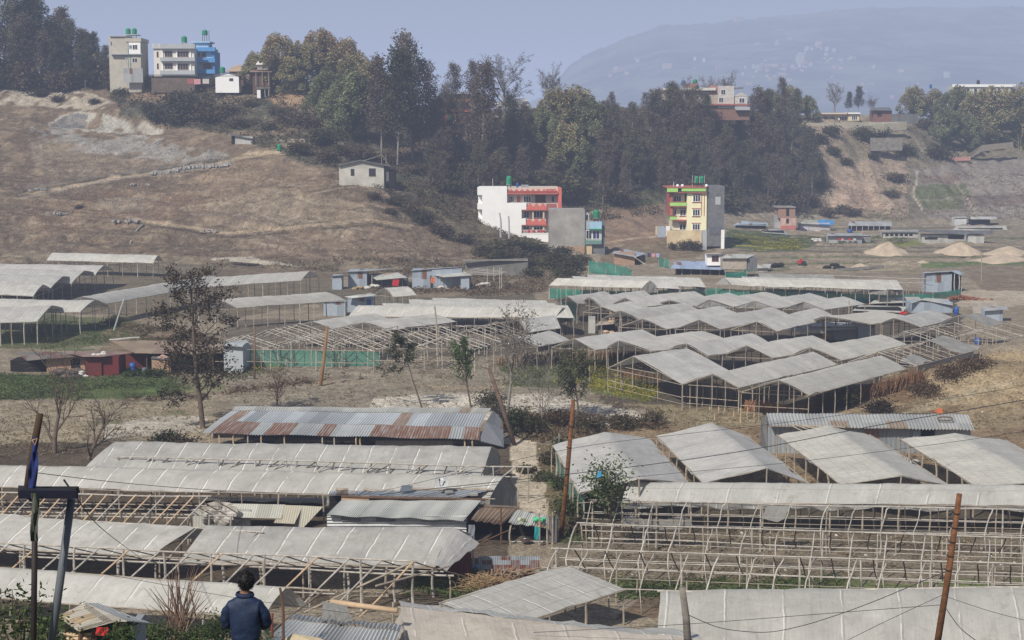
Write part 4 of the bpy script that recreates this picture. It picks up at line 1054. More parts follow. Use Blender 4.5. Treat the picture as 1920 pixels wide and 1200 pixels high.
def yellow_house():
    R = Rel('apartment_house', 'narrow yellow house with lime bands, maroon trim and a bare grey block side wall', 'house', 1290, 462, 322)
    R.wallto('front_wall', 1287, 351, 1324, 462, 0, 9, yellow, 2)
    R.box('balcony_wall', 1261, 356, 1287, 431, 1.2, 9, M_plain('pale_cream', (.80,.73,.56), .8, .06))
    R.box('balcony_end', 1256, 360, 1261, 404, .2, 8, maroon)
    R.box('side_wall', 1324.2, 349, 1357, 462, .3, 8.5, conc_d); R.box('grey_patch', 1341, 369, 1351, 384, .2, .29, greyp); R.box('grey_patch', 1330, 425, 1353, 440, .22, .29, M_plain('patch_dark', (.13,.135,.15)))
    R.box('roof_slab', 1250.5, 350.8, 1325, 352.6, -.8, 9, maroon); R.box('roof_band', 1250.8, 352.8, 1271, 360, -.75, -.4, limep); R.box('roof_band', 1278, 352.8, 1323.2, 358.6, -.7, -.4, limep); R.box('lower_trim', 1251, 360.2, 1325, 361.5, -.6, 1, maroon)
    for (x1, y1, x2, y2) in [(1256,379.5,1287,386),(1256,406,1269,412)]:
        R.box('balcony_front', x1, y1, x2, y2, -.2, 0, limep); R.box('balcony_trim', x1, y1-1.3, x2, y1-.1, -.25, .05, maroon); R.box('floor_slab', x1, y2+.1, x2, y2+1.3, -.2, 1.2, maroon)
    R.box('floor_slab', 1262, 412.2, 1287, 414.5, -.1, 1.2, maroon)
    for (x1, y1, x2, y2, d, n) in [(1299.5,366,1313,378,0,3),(1299,392.5,1312,404.5,0,3),(1298.5,420,1312,431,0,3),(1263.5,367,1277,378,1.2,3),(1275,392.5,1286,404,1.2,2),(1264,393,1268,404,1.2,1),(1274,420,1286,431,1.2,2)]:
        R.window(x1, y1, x2, y2, d, whitep, glass, n, .1)
        R.box('window_trim', x1-1.5, y1-2.2, x2+1.5, y1-1, d-.14, d-.01, maroon); R.box('window_trim', x1-1.5, y2+.9, x2+1.5, y2+1.8, d-.14, d-.01, maroon)
    R.box('trim_strip', 1314.6, 364, 1315.6, 404, -.1, 0, maroon); R.box('trim_strip', 1319.6, 364, 1320.6, 405, -.1, 0, maroon); R.box('doorway', 1284, 363, 1287, 379, 1.1, 1.19, darkm)
    for x in (1270.5, 1279.5, 1324.5): MB().lathe(R.P(x, 350.8, 0), [(.0, 0), (.25, .1), (.32, .3), (.2, .55), (0, .6)], 8).build('finial', whitep, R.root)
    water_tank(1306.5, 343, 8.5, 13, 325, 'left green tank of two in a pipe rack on the yellow house'); water_tank(1316, 343, 8.5, 13, 325, 'right green tank of two in a pipe rack on the yellow house')
    for x in (1298.5, 1303, 1312, 1321): pole('rack_pole', R.P(x, 350.8, 2), R.P(x, 329, 2), .05, rag_w, R.root)
    R.box('rack_platform', 1298, 343.2, 1321.5, 344.2, 1.5, 4.5, ironm)
    pole('antenna', R.P(1263, 350.5, 1), R.P(1263, 340, 1), .1, greyp, R.root)
    W = Rel('compound_wall', 'ochre compound wall stained by creepers in front of the yellow house', 'wall', 1285, 464, 318)
    MB().slab([W.P(1250,432), W.P(1315.5,432), W.P(1315.5,468), W.P(1250,462)], .25).build('wall_panel', ochre, W.root)
    W.wallto('end_pier', 1315.8, 431.5, 1325, 463, -.05, .3, greyp, .6)
    W2 = Rel('white_gatepost', 'white slab pillar at the right foot of the yellow house', 'pillar', 1355, 462, 320)
    W2.wallto('panel', 1352, 431, 1358, 462, 0, .3, whitep, .5)
    S = Rel('tin_gate', 'small grey tin gate with a yellow post left of the yellow house', 'gate', 1240, 442, 322)
    S.wallto('sheet', 1233, 424, 1248, 442, 0, .1, tin_b, .3); S.wallto('post', 1229, 424, 1232.6, 436, 0, .3, ochre, .5); S.wallto('post', 1248.3, 424, 1256, 438, .1, .4, whitep, .5)
def hill_houses():
    R = Rel('hill_house', 'white three-bay house with grey balcony bands on the hilltop', 'house', 325, 141, 392)
    R.wallto('wall', 289, 90, 365, 142, 0, 9, M_plain('ivory_wall', (.70,.68,.62), .85, .08), 3)
    for y1, y2 in ((82,91),(107.5,114.5),(132,139.5)): R.box('balcony_band', 300, y1, 365.5, y2, -1.0, 0, greyp)
    R.box('roof_parapet', 285, 82, 300, 91, -.4, 8, M_plain('parapet_grey', (.52,.53,.53)))
    for q in [(309,96,323,106.5),(333,97,353,107),(309,119,323.5,129),(333,120,353,130.5)]: R.window(*q, 0, M_plain('brown_frame', (.3,.2,.16)), glass, 4 if q[2]-q[0] > 15 else 3)
    for q in [(294,97,297,107),(294.5,119,297.5,129)]: R.window(*q, 0, maroon, glass, 1)
    for x in (304, 331, 356.5): R.box('pillar', x, 91, x+2, 132, -.25, -.01, whitep)
    water_tank(345.5, 82, 11, 12, 395, 'green water tank on the white hilltop house', None, .3)
    R = Rel('hill_house', 'bright blue house with stacked balconies right of the white hilltop house', 'house', 384, 137, 396)
    R.wallto('wall', 366, 90, 398, 138, 0.5, 9, bluel, 3)
    for y1, y2 in ((88.5,96),(108.5,117),(130,138)): R.box('balcony_band', 366, y1, 403, y2, -.7, .5, bluep)
    R.box('upper_room', 362, 80, 391, 89, 1, 6, bluel); R.box('roof_slab', 358, 77.5, 394, 80, .4, 6.5, bluel)
    for q in [(379,98.5,386,107.5),(381,119,396,128.5),(370,99,375,106)]: R.window(*q, .5, maroon, glass, 2)
    R.box('right_wall', 398.2, 96.2, 402.5, 138, .2, 8, bluep)
    water_tank(384, 66, 11, 10, 399, 'green water tank high on legs above the blue house', None, 0); R.bars('leg', [((380,77.5,3),(380,66,3)),((388,77.5,3),(388,66,3)),((384,77.5,4),(384,66,4)),((392,77.5,3),(392,57,3))], .07, ironm)
    R = Rel('hill_house', 'beige plastered house with twin green tanks at the left of the hilltop row', 'house', 240, 150, 390)
    R.wallto('wall', 206, 68.5, 238, 150, .4, 8, beige, 3); R.wallto('front_wing', 238.3, 78, 265, 150, 0, 8, beige, 3); R.box('white_bay', 241, 80, 263.5, 102, -.5, -.01, whitep); R.box('floor_line', 207, 100.5, 266, 102.3, -.6, .38, greyp); R.box('wing_parapet', 236, 71, 264.5, 78, -.3, 8, beige); R.box('roof_edge', 205, 66.8, 237, 68.4, 0, 8.3, greyp)
    for q in [(242.5,84.5,247,91.5),(248.5,84,257.5,92.5)]: R.window(*q, -.5, whitep, glass, 2)
    for q in [(248,109,257.5,117)]: R.window(*q, 0, whitep, glass, 2)
    R.window(235, 103.5, 239.5, 110.5, -.02, whitep, glass, 2); R.window(207.5, 78, 209.5, 85, .4, greyp, glass, 1)
    R.wallto('tin_fence', 232, 128, 268, 150, -1.5, -1.4, tin_g, .6); pole('drain_pipe', R.P(241, 130, -.6), R.P(240, 80, -.6), .07, rag_t, R.root)
    water_tank(240.5, 64, 9.5, 11, 394, 'left of the twin green tanks on the beige house'); water_tank(252, 64, 9.5, 11, 394, 'right of the twin green tanks on the beige house'); R.box('tank_platform', 235, 64.3, 258, 65.8, 2, 5.5, greyp); R.bars('leg', [((237,71,3),(237,65,3)),((246,71,3),(246,65,3)),((255,71,3),(255,65,3))], .08, ironm)
    R = Rel('brick_shed', 'low brown brick shed with a long flat roof below the white hilltop house', 'shed', 325, 158, 388)
    R.wallto('wall', 284, 143, 365, 158, 0, 3, M_plain('brown_wall', (.15,.115,.09), .9, .35, .8), 2); R.sheet('roof', [(280,141.5,-.5),(368,141.5,-.5),(365,140,3),(284,140,3)], tin_dk)
    for i, (x, m, l) in enumerate([(351, pinkd, 'dark red'), (364, rag_p, 'pink'), (380, rag_w, 'white')]):
        C = Rel('hanging_cloth', l+' washing hung on a line below the hilltop houses', 'laundry', x+6, 158, 386); C.box('cloth', x, 148, x+12, 157+i % 2, 0, .05, m)
    R = Rel('white_shed', 'small white shed with a low pitched tin roof right of the blue hilltop house', 'shed', 430, 163, 386)
    R.wallto('wall', 404, 142, 448, 162, 0, 5, whitep, 1.5); b = MB(); b.slab([R.P(404,142,-.02), R.P(448,142,-.02), R.P(426,137,-.02)], .12); b.build('gable', whitep, R.root)
    R.sheet('roof', [(401,141.5,-.4),(426,136,-.4),(426,135,5),(401,140.5,5)], tin_dk); R.sheet('roof', [(426,136,-.4),(451,142,-.4),(451,141,5),(426,135,5)], tin_dk)
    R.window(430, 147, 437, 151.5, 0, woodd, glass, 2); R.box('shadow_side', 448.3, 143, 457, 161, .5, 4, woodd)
    water_tank(417, 136.5, 11, 11, 389, 'green water tank behind the small white hill shed')
    R = Rel('tiled_house', 'low house with a ragged tan roof right of the small white hill shed', 'house', 455, 148, 394)
    R.wallto('wall', 430, 132, 475, 148, 0, 5, brick_l, 2); R.sheet('roof', [(424,134,-.5),(478,134,-.5),(460,122,3),(440,122,3)], M_plain('tan_roof', (.42,.31,.22), .9, .35))
    R = Rel('open_house', 'half-hidden house with a white zigzag parapet above a brown wooden porch, beside the bamboo', 'house', 495, 165, 388)
    R.wallto('porch_wall', 474, 135, 506, 160, 0, 5, woodd, 2); R.sheet('porch_roof', [(468,135,-.8),(510,135,-.8),(508,131,4),(470,131,4)], tin_pk); R.box('upper_floor', 482, 121, 505, 131, 2, 7, M_plain('shade_wall', (.3,.29,.28)))
    b = MB()
    for i in range(3): b.slab([R.P(480+i*8.5,121,1.6), R.P(488.5+i*8.5,121,1.6), R.P(484+i*8.5,114,1.6)], .15)
    R.bx(b, 480, 119, 505.5, 122, 1.7, 1.95); b.build('zigzag_parapet', whitep, R.root)
    R.bars('post', [((480,160,-.6),(480,135,-.6)),((492,160,-.6),(492,135,-.6)),((504,160,-.6),(504,135,-.6))], .1, bam)
    R = Rel('outhouse', 'tiny open plank outhouse on the slope under the bamboo', 'shed', 493, 181, 384)
    R.wallto('side', 482, 166, 488.5, 181, 0, 1.5, whitep, .4); R.wallto('back', 488.8, 167, 505, 181, 1.2, 1.5, darkm, .4); R.bars('post', [((497,182,0),(497,166,0)),((504,182,0),(504,166,0))], .08, rag_w); R.sheet('roof', [(480,166,-.3),(507,165.5,-.3),(507,163.5,2),(480,163.5,2)], tin_dk)
    # field hut and stone house on the left slope
    R = Rel('field_hut', 'low whitewashed hut with a dark sloping roof on the bare slope', 'hut', 455, 270, None)
    R.wallto('wall', 441, 256, 474, 271, 0, 3, M_plain('hut_wall', (.48,.48,.46), .9, .2), 1); R.wallto('dark_end', 434, 254, 440.7, 266, .2, 3, darkm, .6); R.sheet('roof', [(431,253,-.5),(476,260,-.5),(474,256.5,3.4),(433,250,3.4)], tin_dk, .1)
    water_tank(524, 282, 10.5, 12, ground(524, 282).y, 'green water tank standing on the bare slope below the scrub')
    C = Rel('barrel', 'blue barrel standing on the bare slope right of the green tank', 'barrel', 554, 288, None); MB().lathe(C.o, [(.3,0),(.34,.3),(.3,.5),(.34,.8),(.28,1.0)], 10).build('barrel_body', tankb, C.root, True)
    R = Rel('stone_house', 'isolated whitewashed one-storey house with a low pitched roof on the slope', 'house', 680, 342, 318)
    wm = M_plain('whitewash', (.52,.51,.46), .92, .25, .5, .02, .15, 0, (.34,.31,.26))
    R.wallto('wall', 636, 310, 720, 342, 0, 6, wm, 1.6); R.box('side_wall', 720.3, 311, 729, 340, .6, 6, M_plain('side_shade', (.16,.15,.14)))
    b = MB(); b.slab([R.P(636,310,-.02), R.P(720,310,-.02), R.P(675,303,-.02)], .12); b.build('gable', wm, R.root)
    R.sheet('roof', [(634,310,-.6),(676,301,-.6),(676,299.5,6.4),(634,308.5,6.4)], tin_dk, .08); R.sheet('roof', [(676,301,-.6),(733,312,-.6),(733,310.3,6.4),(676,299.5,6.4)], tin_dk, .08)
    R.window(692, 316, 704, 330, 0, woodd, glass, 2); R.window(658, 317, 664, 329, 0, woodd, glass, 2)
    R.wallto('lean_to', 729.3, 318, 741, 340, .3, 3, darkm, 1); R.bars('roof_pole', [((716,312,1),(716,288,1)),((724,312,1),(724,290,1)),((716,290,1),(730,311,1)),((676,303,1),(716,290,1))], .06, bam)
def ridge_houses():
    R = Rel('ridge_house', 'orange brick house with dark windows half hidden behind the ridge trees', 'house', 858, 234, 392)
    R.wallto('wall', 833, 186, 883, 234, 0, 7, orangep, 3); R.box('upper_floor', 835, 176, 881, 186, .3, 7, woodd)
    for q in [(839,192,850,204),(863,190,878,205),(865,214,876,225)]: R.window(*q, 0, woodd, glass, 3)
    R.box('door', 841, 216, 849, 232, -.08, -.01, tankg); R.box('floor_band', 833, 206, 884, 210, -.5, 0, maroon); R.box('recess', 855, 190, 861, 232, -.05, -.01, darkm); R.sheet('roof', [(830,176,-.8),(886,176,-.8),(884,173,7),(832,173,7)], tin_g)
    R = Rel('ridge_hut', 'small white hut with one dark window behind the ridge trees', 'hut', 802, 231, 388)
    R.wallto('wall', 791, 214, 813, 231, 0, 4, M_plain('hut_white', (.66,.68,.72)), 2); R.window(796, 217, 807, 226, 0, greyp, glass, 2); R.sheet('roof', [(789,214,-.4),(815,214,-.4),(814,211,4),(790,211,4)], tin_dk)
    R = Rel('ridge_house', 'cream pillared house with a torn white roof behind the bare ridge trees', 'house', 960, 238, 394)
    wl = M_plain('faded_cream', (.55,.50,.44), .9, .25)
    R.wallto('wall', 928, 207, 998, 240, .8, 7, wl, 3); R.sheet('roof', [(918,201,-1),(1000,203,-1),(985,183,4),(935,190,4)], M_plain('torn_roof', (.5,.49,.48), .9, .4)); R.box('floor_slab', 925, 220, 1000, 223, -.6, .8, woodd)
    for x in (938, 955, 966, 985): R.box('pillar', x, 223, x+2.4, 240, -.4, 0, wl)
    for q in [(945,208,952,216),(960,207,967,218),(975,209,982,216),(940,226,950,236),(958,226,965,236)]: R.window(*q, .8, wl, darkm, 1)
    R = Rel('ridge_villa', 'large cream and pink villa with roof tanks on top of the ridge', 'house', 1320, 218, 420)
    vm = M_plain('villa_cream', (.42,.36,.30), .85, .3); wv = M_plain('villa_white', (.55,.52,.49), .85, .25)
    R.wallto('wall', 1243, 166, 1350, 196, .6, 9, vm, 1); R.wallto('lower_wall', 1290, 196, 1405, 218, 0, 9, M_plain('villa_lower', (.24,.135,.105), .9, .35), 1); R.wallto('white_wing', 1346, 161, 1376, 196, -.2, 8, wv, 1); R.wallto('right_wing', 1378, 180, 1401, 197, -.6, 6, wv, 1)
    R.box('parapet', 1241, 164.5, 1342, 169.5, -.4, .6, M_plain('railing', (.62,.60,.54))); R.box('balcony_band', 1241, 185, 1258, 189, -.6, .6, whitep); R.box('pink_room', 1332, 160, 1346.5, 174, .2, 6, M_plain('faded_pink', (.36,.2,.17))); R.box('floor_line', 1310, 194.6, 1405, 197.5, -.9, 0, pinkd)
    for q in [(1250,173,1256,184),(1262,173,1276,184),(1284,173,1300,184),(1312,174,1328,186),(1348,183,1356,192),(1386,184,1396,193),(1352,168,1360,177)]: R.window(*q, -.6 if q[0] > 1380 else (-.2 if q[0] > 1345 else .6), whitep, glass, 2)
    b = MB(); b.slab([R.P(1377,180,-.7), R.P(1403,180,-.7), R.P(1390,173,-.7)], .2); b.build('gable', wv, R.root); R.sheet('awning', [(1376,168,-1),(1394,166,-1),(1394,163,3),(1376,165,3)], tin_dk); R.box('balcony', 1380, 200, 1406, 206.5, -1.5, 0, greyp)
    water_tank(1281, 160, 8.5, 9.5, 425, 'faded blue tank on the ridge villa roof', M_plain('tank_dull', (.07,.16,.26))); water_tank(1303, 157.5, 9, 9, 425, 'green tank on the ridge villa roof'); R.box('roof_room', 1285, 157, 1310, 165, 3, 6, M_plain('dull_red', (.3,.16,.12)))
    R = Rel('blue_shack', 'shack wrapped in blue tarpaulin on stilts left of the ridge villa', 'shack', 1258, 226, 414)
    R.box('tarp_wall', 1242, 199, 1280, 216, 0, 4, M_plain('deep_blue_tarp', (.05,.08,.3), .7)); R.box('dark_wall', 1236, 198, 1241.7, 215, .2, 4, darkm); R.sheet('roof', [(1231,198,-.6),(1284,199,-.6),(1282,195.5,4),(1233,195,4)], tin_g)
    R.bars('stilt', [((1246,228,.3),(1246,215,.3)),((1264,228,.3),(1264,215,.3)),((1277,228,.3),(1277,215,.3))], .12, bam_l)
    R = Rel('cream_bungalow', 'long low cream bungalow above the retaining wall on the right ridge', 'bungalow', 1570, 227, 474)
    R.wallto('wall', 1534, 213, 1612, 228, .8, 6, M_plain('bungalow_cream', (.68,.58,.34), .85, .1), 1); R.box('end_room', 1527, 214, 1541, 228, -.4, 5, M_plain('bungalow_cream_b', (.70,.60,.34), .85, .1)); R.box('end_room', 1590, 213, 1611, 226.5, -.3, 4, M_plain('bungalow_cream_c', (.66,.56,.34), .85, .1)); R.box('roof_slab', 1530, 211.5, 1590, 214, -1, 6, cream); R.box('roof_slab', 1588, 211, 1613, 213.5, -1, 6, whitep)
    for q in [(1545,217.5,1553,225),(1556,217.5,1565,225),(1597,217,1607,225),(1573,218,1588,226)]: R.window(*q, -.3 if q[0] > 1592 else .8, whitep, glass, 3)
    R = Rel('red_hut', 'small red brick hut with a wide flat tin roof on the right ridge', 'hut', 1650, 224, 474)
    R.wallto('wall', 1637, 207, 1672, 224, 0, 5, M_plain('red_wall', (.22,.11,.09), .9, .3), 1); R.sheet('roof', [(1630,207,-1),(1672,206,-1),(1668,201,5),(1634,202,5)], tin_dk); R.window(1645, 211, 1653, 218, 0, woodd, darkm, 1); R.wallto('dark_fence', 1672.5, 214, 1722, 225, -.2, 0, tin_dk, 1)
    R = Rel('white_villa', 'white villa with arched upper windows behind the right bamboo clump', 'house', 1830, 195, 500)
    R.wallto('wall', 1790, 160, 1900, 200, 0, 9, M_plain('far_villa_white', (.55,.54,.51)), 4); R.box('parapet', 1786, 158, 1905, 163, -.5, 0, whitep); R.box('balcony_band', 1786, 178, 1905, 182, -.8, 0, whitep)
    for x in (1799, 1812, 1826, 1842, 1856, 1870, 1885): R.window(x, 166, x+6, 177, 0, whitep, glass, 1)
    water_tank(1834, 158, 6, 8, 504, 'black water tank on the white villa roof', ironm); water_tank(1745, 166, 5, 8, 506, 'small blue water tank above the right bamboo clump', tankb)
    R = Rel('shed', 'small flat-roofed shed among the ridge trees, left of the cream bungalow', 'shed', 1465, 226, 456); R.wallto('wall', 1452, 214, 1476, 226, 0, 3, darkm, 1); R.sheet('roof', [(1448,213,-.5),(1478,213,-.5),(1477,211,3),(1450,211,3)], tin_g)
    W = Rel('retaining_wall', 'long plastered retaining wall under the cream bungalow', 'wall', 1600, 250, 462)
    MB().slab([W.P(1490,231,1), W.P(1700,228,5), W.P(1700,243,5), W.P(1580,256,2), W.P(1490,250,0)], .5).build('wall_face', M_plain('old_plaster', (.36,.33,.26), .95, .3, .25, .03, .1, 0, (.24,.22,.19)), W.root)
    W = Rel('stone_wall', 'rough stone retaining wall on the right slope under shrubs', 'wall', 1665, 283, 452); MB().slab([W.P(1632,258,2), W.P(1692,260,2), W.P(1692,282,0), W.P(1632,283,0)], .5).build('wall_face', M_plain('dark_stone', (.17,.155,.135), .95, .45, 1.2, .05), W.root)
    W = Rel('terrace_wall', 'double red brick terrace wall at the right edge of the slope', 'wall', 1770, 315, 466)
    for y, x1, x2 in ((297,1727,1820),(309,1722,1818)): MB().slab([W.P(x1,y,1), W.P(x2,y-4,1), W.P(x2,y+4,0), W.P(x1,y+8,0)], .5).build('wall_course', M_plain('faded_brick', (.32,.17,.14), .95, .3), W.root)
    W = Rel('stair_parapet', 'pale stepped masonry stair wall at the right edge of the slope', 'wall', 1840, 300, 470); MB().slab([W.P(1815,290,0), W.P(1842,272,2), W.P(1900,266,3), W.P(1900,276,2), W.P(1842,284,1), W.P(1818,297,0)], .5).build('wall_face', M_plain('pale_masonry', (.17,.145,.115)), W.root)
white_house(); concrete_house(); yellow_house(); hill_houses(); ridge_houses()
# ------------------------------------------------------------------ valley sheds
def shed(label, x1, y1, x2, y2, roof, wall, rm, depth=4, Y=None, open_front=False, posts=0, name='tin_shed', group=None, gable=None, dd=None):
    """x1..x2, y1..y2: front wall rectangle in the picture; roof: polygon [(px,py,depth)]"""
    R = Rel(name, label, 'shed', (x1+x2)/2, y2, Y, group)
    if open_front:
        R.wallto('back_wall', x1, y1, x2, y2, depth-.2, depth, wall, .8); R.wallto('side_wall', x1, y1, x1+2, y2, .1, depth-.2, wall, .6); R.wallto('side_wall', x2-2, y1, x2, y2, .1, depth-.2, wall, .6)
    else: R.wallto('wall', x1, y1, x2, y2, 0, depth, wall, .6)
    if roof: R.sheet('roof', roof, rm, .04)
    for i in range(posts):
        x = x1+(x2-x1)*(i+.5)/posts; pole('post', R.P(x, y2+1, -.15), R.P(x, y1, -.15), .07, bam_l, R.root)
    return R
def sacks(name, label, px, py, n, m, Y=None, s=.35):
    R = Rel(name, label, 'sacks', px, py, Y); b = MB()
    for i in range(n):
        lay = i//5 if n < 20 else i//18; w_ = (1.8 if n < 20 else 4.5)*(1-.25*lay); c = R.o+Vector((rnd.uniform(-1, 1)*s*w_, rnd.uniform(-.6, .6)*s*2, s*.5*lay))
        k = [Vector((math.cos(a)*s*(.8+.3*rnd.random()), math.sin(a)*s*.7, 0)) for a in np.linspace(0, 2*PI, 9)[:-1]]
        for z0, z1, r0, r1 in ((0, .3, .85, 1), (.3, .6, 1, .5), (.6, .72, .5, .02)):
            for i2 in range(8):
                a, d = k[i2], k[(i2+1) % 8]; b.poly([c+a*r0+Vector((0, 0, z0*s)), c+d*r0+Vector((0, 0, z0*s)), c+d*r1+Vector((0, 0, z1*s)), c+a*r1+Vector((0, 0, z1*s))])
    b.build('sack_pile', m, R.root); return R
def drum(label, px, py, w, h, m, Y=None, cat='drum'):
    R = Rel('drum', label, cat, px, py, Y); k = R.k; r = w*k/2; hh = h*k
    MB().lathe(R.o, [(r*.96, 0), (r, .03), (r*.95, hh*.33), (r, hh*.36), (r*.95, hh*.4), (r*.95, hh*.63), (r, hh*.66), (r*.95, hh*.7), (r*.98, hh*.97)], 14).build('drum_body', m, R.root, True)
    MB().lathe(R.o+Vector((0, 0, hh*.97)), [(r*.9, 0), (r*.85, .04)], 14).build('lid', m, R.root); return R
def cloth(label, x, y1, y2, w, m, Y, name='hanging_cloth', cat='cloth'):
    R = Rel(name, label, cat, x+w/2, y2, Y); P = []
    for i in range(6):
        P.append([R.P(x+w*j/5+math.sin(i*1.3)*w*.05, y1+(y2-y1)*i/5, .05*math.sin(j*1.8+i)) for j in range(6)])
    MB().grid(P).build('fabric', m, R.root, True); return R
def valley_sheds():
    shed('tall blue-grey tin shed with a lean-to behind the small propped film roof, left of two', 653, 508, 688, 540, [(648,509,-.4),(692,508,-.4),(746,503,4.4),(700,504,4.4)], tin_b, tin_g, 4)
    shed('small blue-grey tin closet at the left end of the tin sheds', 623, 517, 641, 543, [(621,517.5,-.3),(655,516,-.3),(655,514,2.5),(625,515,2.5)], tin_b, tin_dk, 2.5)
    R = shed('white-roofed tin lean-to full of sacks and red cloth, left of two', 688, 516, 764, 540, [(688,514,2),(706,525,-1.3),(764,520,-1.3),(745,510.5,2.2)], tin_dk, tin_w, 2.2, None, True, 4)
    shed('tall blue-grey tin shed behind the right lean-to', 773, 506, 866, 541, [(770,507,-.3),(806,504.5,-.3),(868,500,3),(800,503,3)], tin_b, tin_g, 3)
    R = shed('white-roofed tin lean-to with dark doorways and an orange cloth, right of two', 806, 517, 882, 542, [(806,514,1.5),(832,519.5,-1.4),(886,516,-1.4),(868,508.5,1.5)], tin_dk, tin_w, 1.6, None, True, 2)
    R.wallto('panel', 864, 518, 880, 542, -1.0, -.9, tin_b)
    Y = R.Y
    cloth('orange cloth hung on the corner of the right tin lean-to', 808, 520, 531, 7, rag_o, Y-1.5); cloth('red cloth hung inside the left tin lean-to', 736, 524, 536, 12, rag_r, Y-.2)
    sacks('sack_pile', 'white sacks heaped at the left corner of the left tin lean-to', 698, 541, 9, rag_w, None, .55); sacks('sack_pile', 'white sacks in front of the right tin lean-to beside the orange cloth', 827, 543, 9, rag_w, None, .5)
    sacks('sack_pile', 'white sacks and washing among green plants right of the tin lean-tos', 908, 537, 8, rag_w, None, .55); sacks('crop_heap', 'heap of yellowish cabbage leaves by the tin sheds', 671, 543, 8, straw, None, .5)
    shed('small white-roofed tin shed with a blue door, left of the propped film roof', 652, 559, 700, 585, [(646,556,-1),(662,558.5,-1.2),(707,553,-1),(694,549.5,2)], tin_b, tin_w, 3).box('door', 688, 561, 696, 584, -.08, -.01, tankb)
    shed('blue-grey tin shed end at the right end of the film roof on white stilts', 607, 566, 648, 592, [(605,566,-.2),(650,565,-.2),(650,562,2),(607,563,2)], tin_b, tin_g, 2)
    cloth('dark clothes hanging at the right end of the film roof on white stilts', 611, 568, 580, 12, rag_b, ground(615, 590).y-.5)
    W = Rel('block_wall', 'grey concrete block retaining wall at the foot of the brown slope', 'wall', 930, 520, 258)
    MB().slab([W.P(872,489,1), W.P(990,484,0), W.P(990,519,0), W.P(872,516,1)], .4).build('wall_face', M_plain('block_wall_grey', (.17,.165,.15), .95, .3, .7), W.root); W.box('coping', 868, 487, 990, 489, -.2, .4, conc)
    W = Rel('stone_wall', 'pale curved stone wall below the slope path, right of the dark tree', 'wall', 500, 500, None); MB().slab([W.P(430,483,2.5), W.P(480,487,1.5), W.P(555,498,0), W.P(555,510,0), W.P(480,494,1.5), W.P(430,490,2.5)], .5).build('wall_face', M_plain('pale_stone', (.46,.43,.36), .95, .3, 1.2), W.root)
    W = Rel('lattice_frame', 'bare pole trellis of crossing bamboo beside the block wall', 'trellis', 905, 545, None)
    for i in range(5): pole('beam', W.P(868+i*5, 512-i*2.2, 1+i*.6), W.P(930+i*5, 516.5-i*1.5, 1+i*.6), .05, bam_l, W.root)
    for x, y0, y1 in ((914,528,502),(926,526,501),(937,560,501),(940.5,543,502)): pole('post', W.P(x, y0, 0), W.P(x, y1, 0), .07, bam_l, W.root)
    # shacks inside the right block
    R = shed('thatched and rag-covered lean-to shack among the third row of tunnels', 1124, 609, 1153, 626, [(1116,610,-.8),(1150,607,-.8),(1160,598,3),(1126,601,3)], darkm, M_plain('rag_roof', (.42,.36,.31), .95, .5, 3), 3); R.wallto('side', 1122, 608, 1131, 628, -.3, -.1, tin_dk)
    for i in range(4): pole('roof_pole', R.P(1142+i*2.2, 605, 0), R.P(1144+i*2.8, 584+i*2, .5), .06, bam_y, R.root)
    sacks('rag_heap', 'heap of white and orange rags in front of the thatched lean-to', 1143, 626, 9, M_plain('mixed_rags', (.6,.45,.34), .9, .5, 6), None, .4)
    shed('upright pale tin door panel between frames left of the thatched lean-to', 1103, 593, 1116, 625, None, tin_w, None, .15, None, name='tin_screen')
    R = shed('grey tin shack with an arched roof and junk in front, inside the right tunnel block', 1520, 612, 1608, 638, [(1478,622,-2),(1606,617,-1),(1611,604,3),(1500,603,3.5)], tin_g, tin_g, 3); R.wallto('blue_end', 1608.2, 607, 1640, 638, -.6, 3, tin_b); R.box('lean_sheet', 1500, 619.5, 1548, 625, -2.6, -2.4, tin_w)
    b = MB(); b.slab([R.P(1608.2,607,-.62), R.P(1640,607,-.62), R.P(1630,604.5,-.62), R.P(1616,604.5,-.62)], .1); b.build('arch', tin_b, R.root)
    sacks('junk_heap', 'heap of junk and straw in front of the arched tin shack', 1545, 640, 14, straw, None, .55)
    R = shed('long pale tin roof over a low shed at the top right of the tunnel block', 1650, 565, 1700, 572, [(1630,569,-1),(1735,566,-1),(1722,556.5,3),(1648,557,3)], darkm, tin_w, 2)
    R = shed('blue-grey tin shed with a low gabled pale roof right of the long pale tin roof', 1708, 567, 1786, 587, [(1703,570,-1),(1728,562,0),(1787,572,-.5),(1778,560.5,3.5),(1735,558.5,3.5)], tin_b, tin_w, 3)
    drum('blue water barrel by the gabled tin shed at the right', 1793, 590, 9, 15, tankb); cloth('bright red cloth on a tin shed at upper right of the tunnel block', 1687, 584, 589, 13, rag_r, 195)
    shed('pale film-covered lean-to at upper right of the tunnel block, above the red cloth', 1605, 578, 1690, 588, [(1598,582,-1),(1692,586,-1),(1700,575,3),(1612,572,3)], darkm, film_a, 2, name='film_shed')
    shed('small grey tin cabin at the right edge behind the tattered tent', 1848, 581, 1880, 602, [(1843,583,-.5),(1890,580,-.5),(1888,574,2),(1850,575,2)], tin_b, tin_g, 2); shed('pale sheet fence behind the right edge frames', 1824, 568, 1870, 588, None, M_plain('sheet_fence', (.40,.37,.33)), None, .1, None, name='sheet_fence')
    drum('blue tub under the bare frame at the right edge', 1833, 646, 12, 12, tankb)
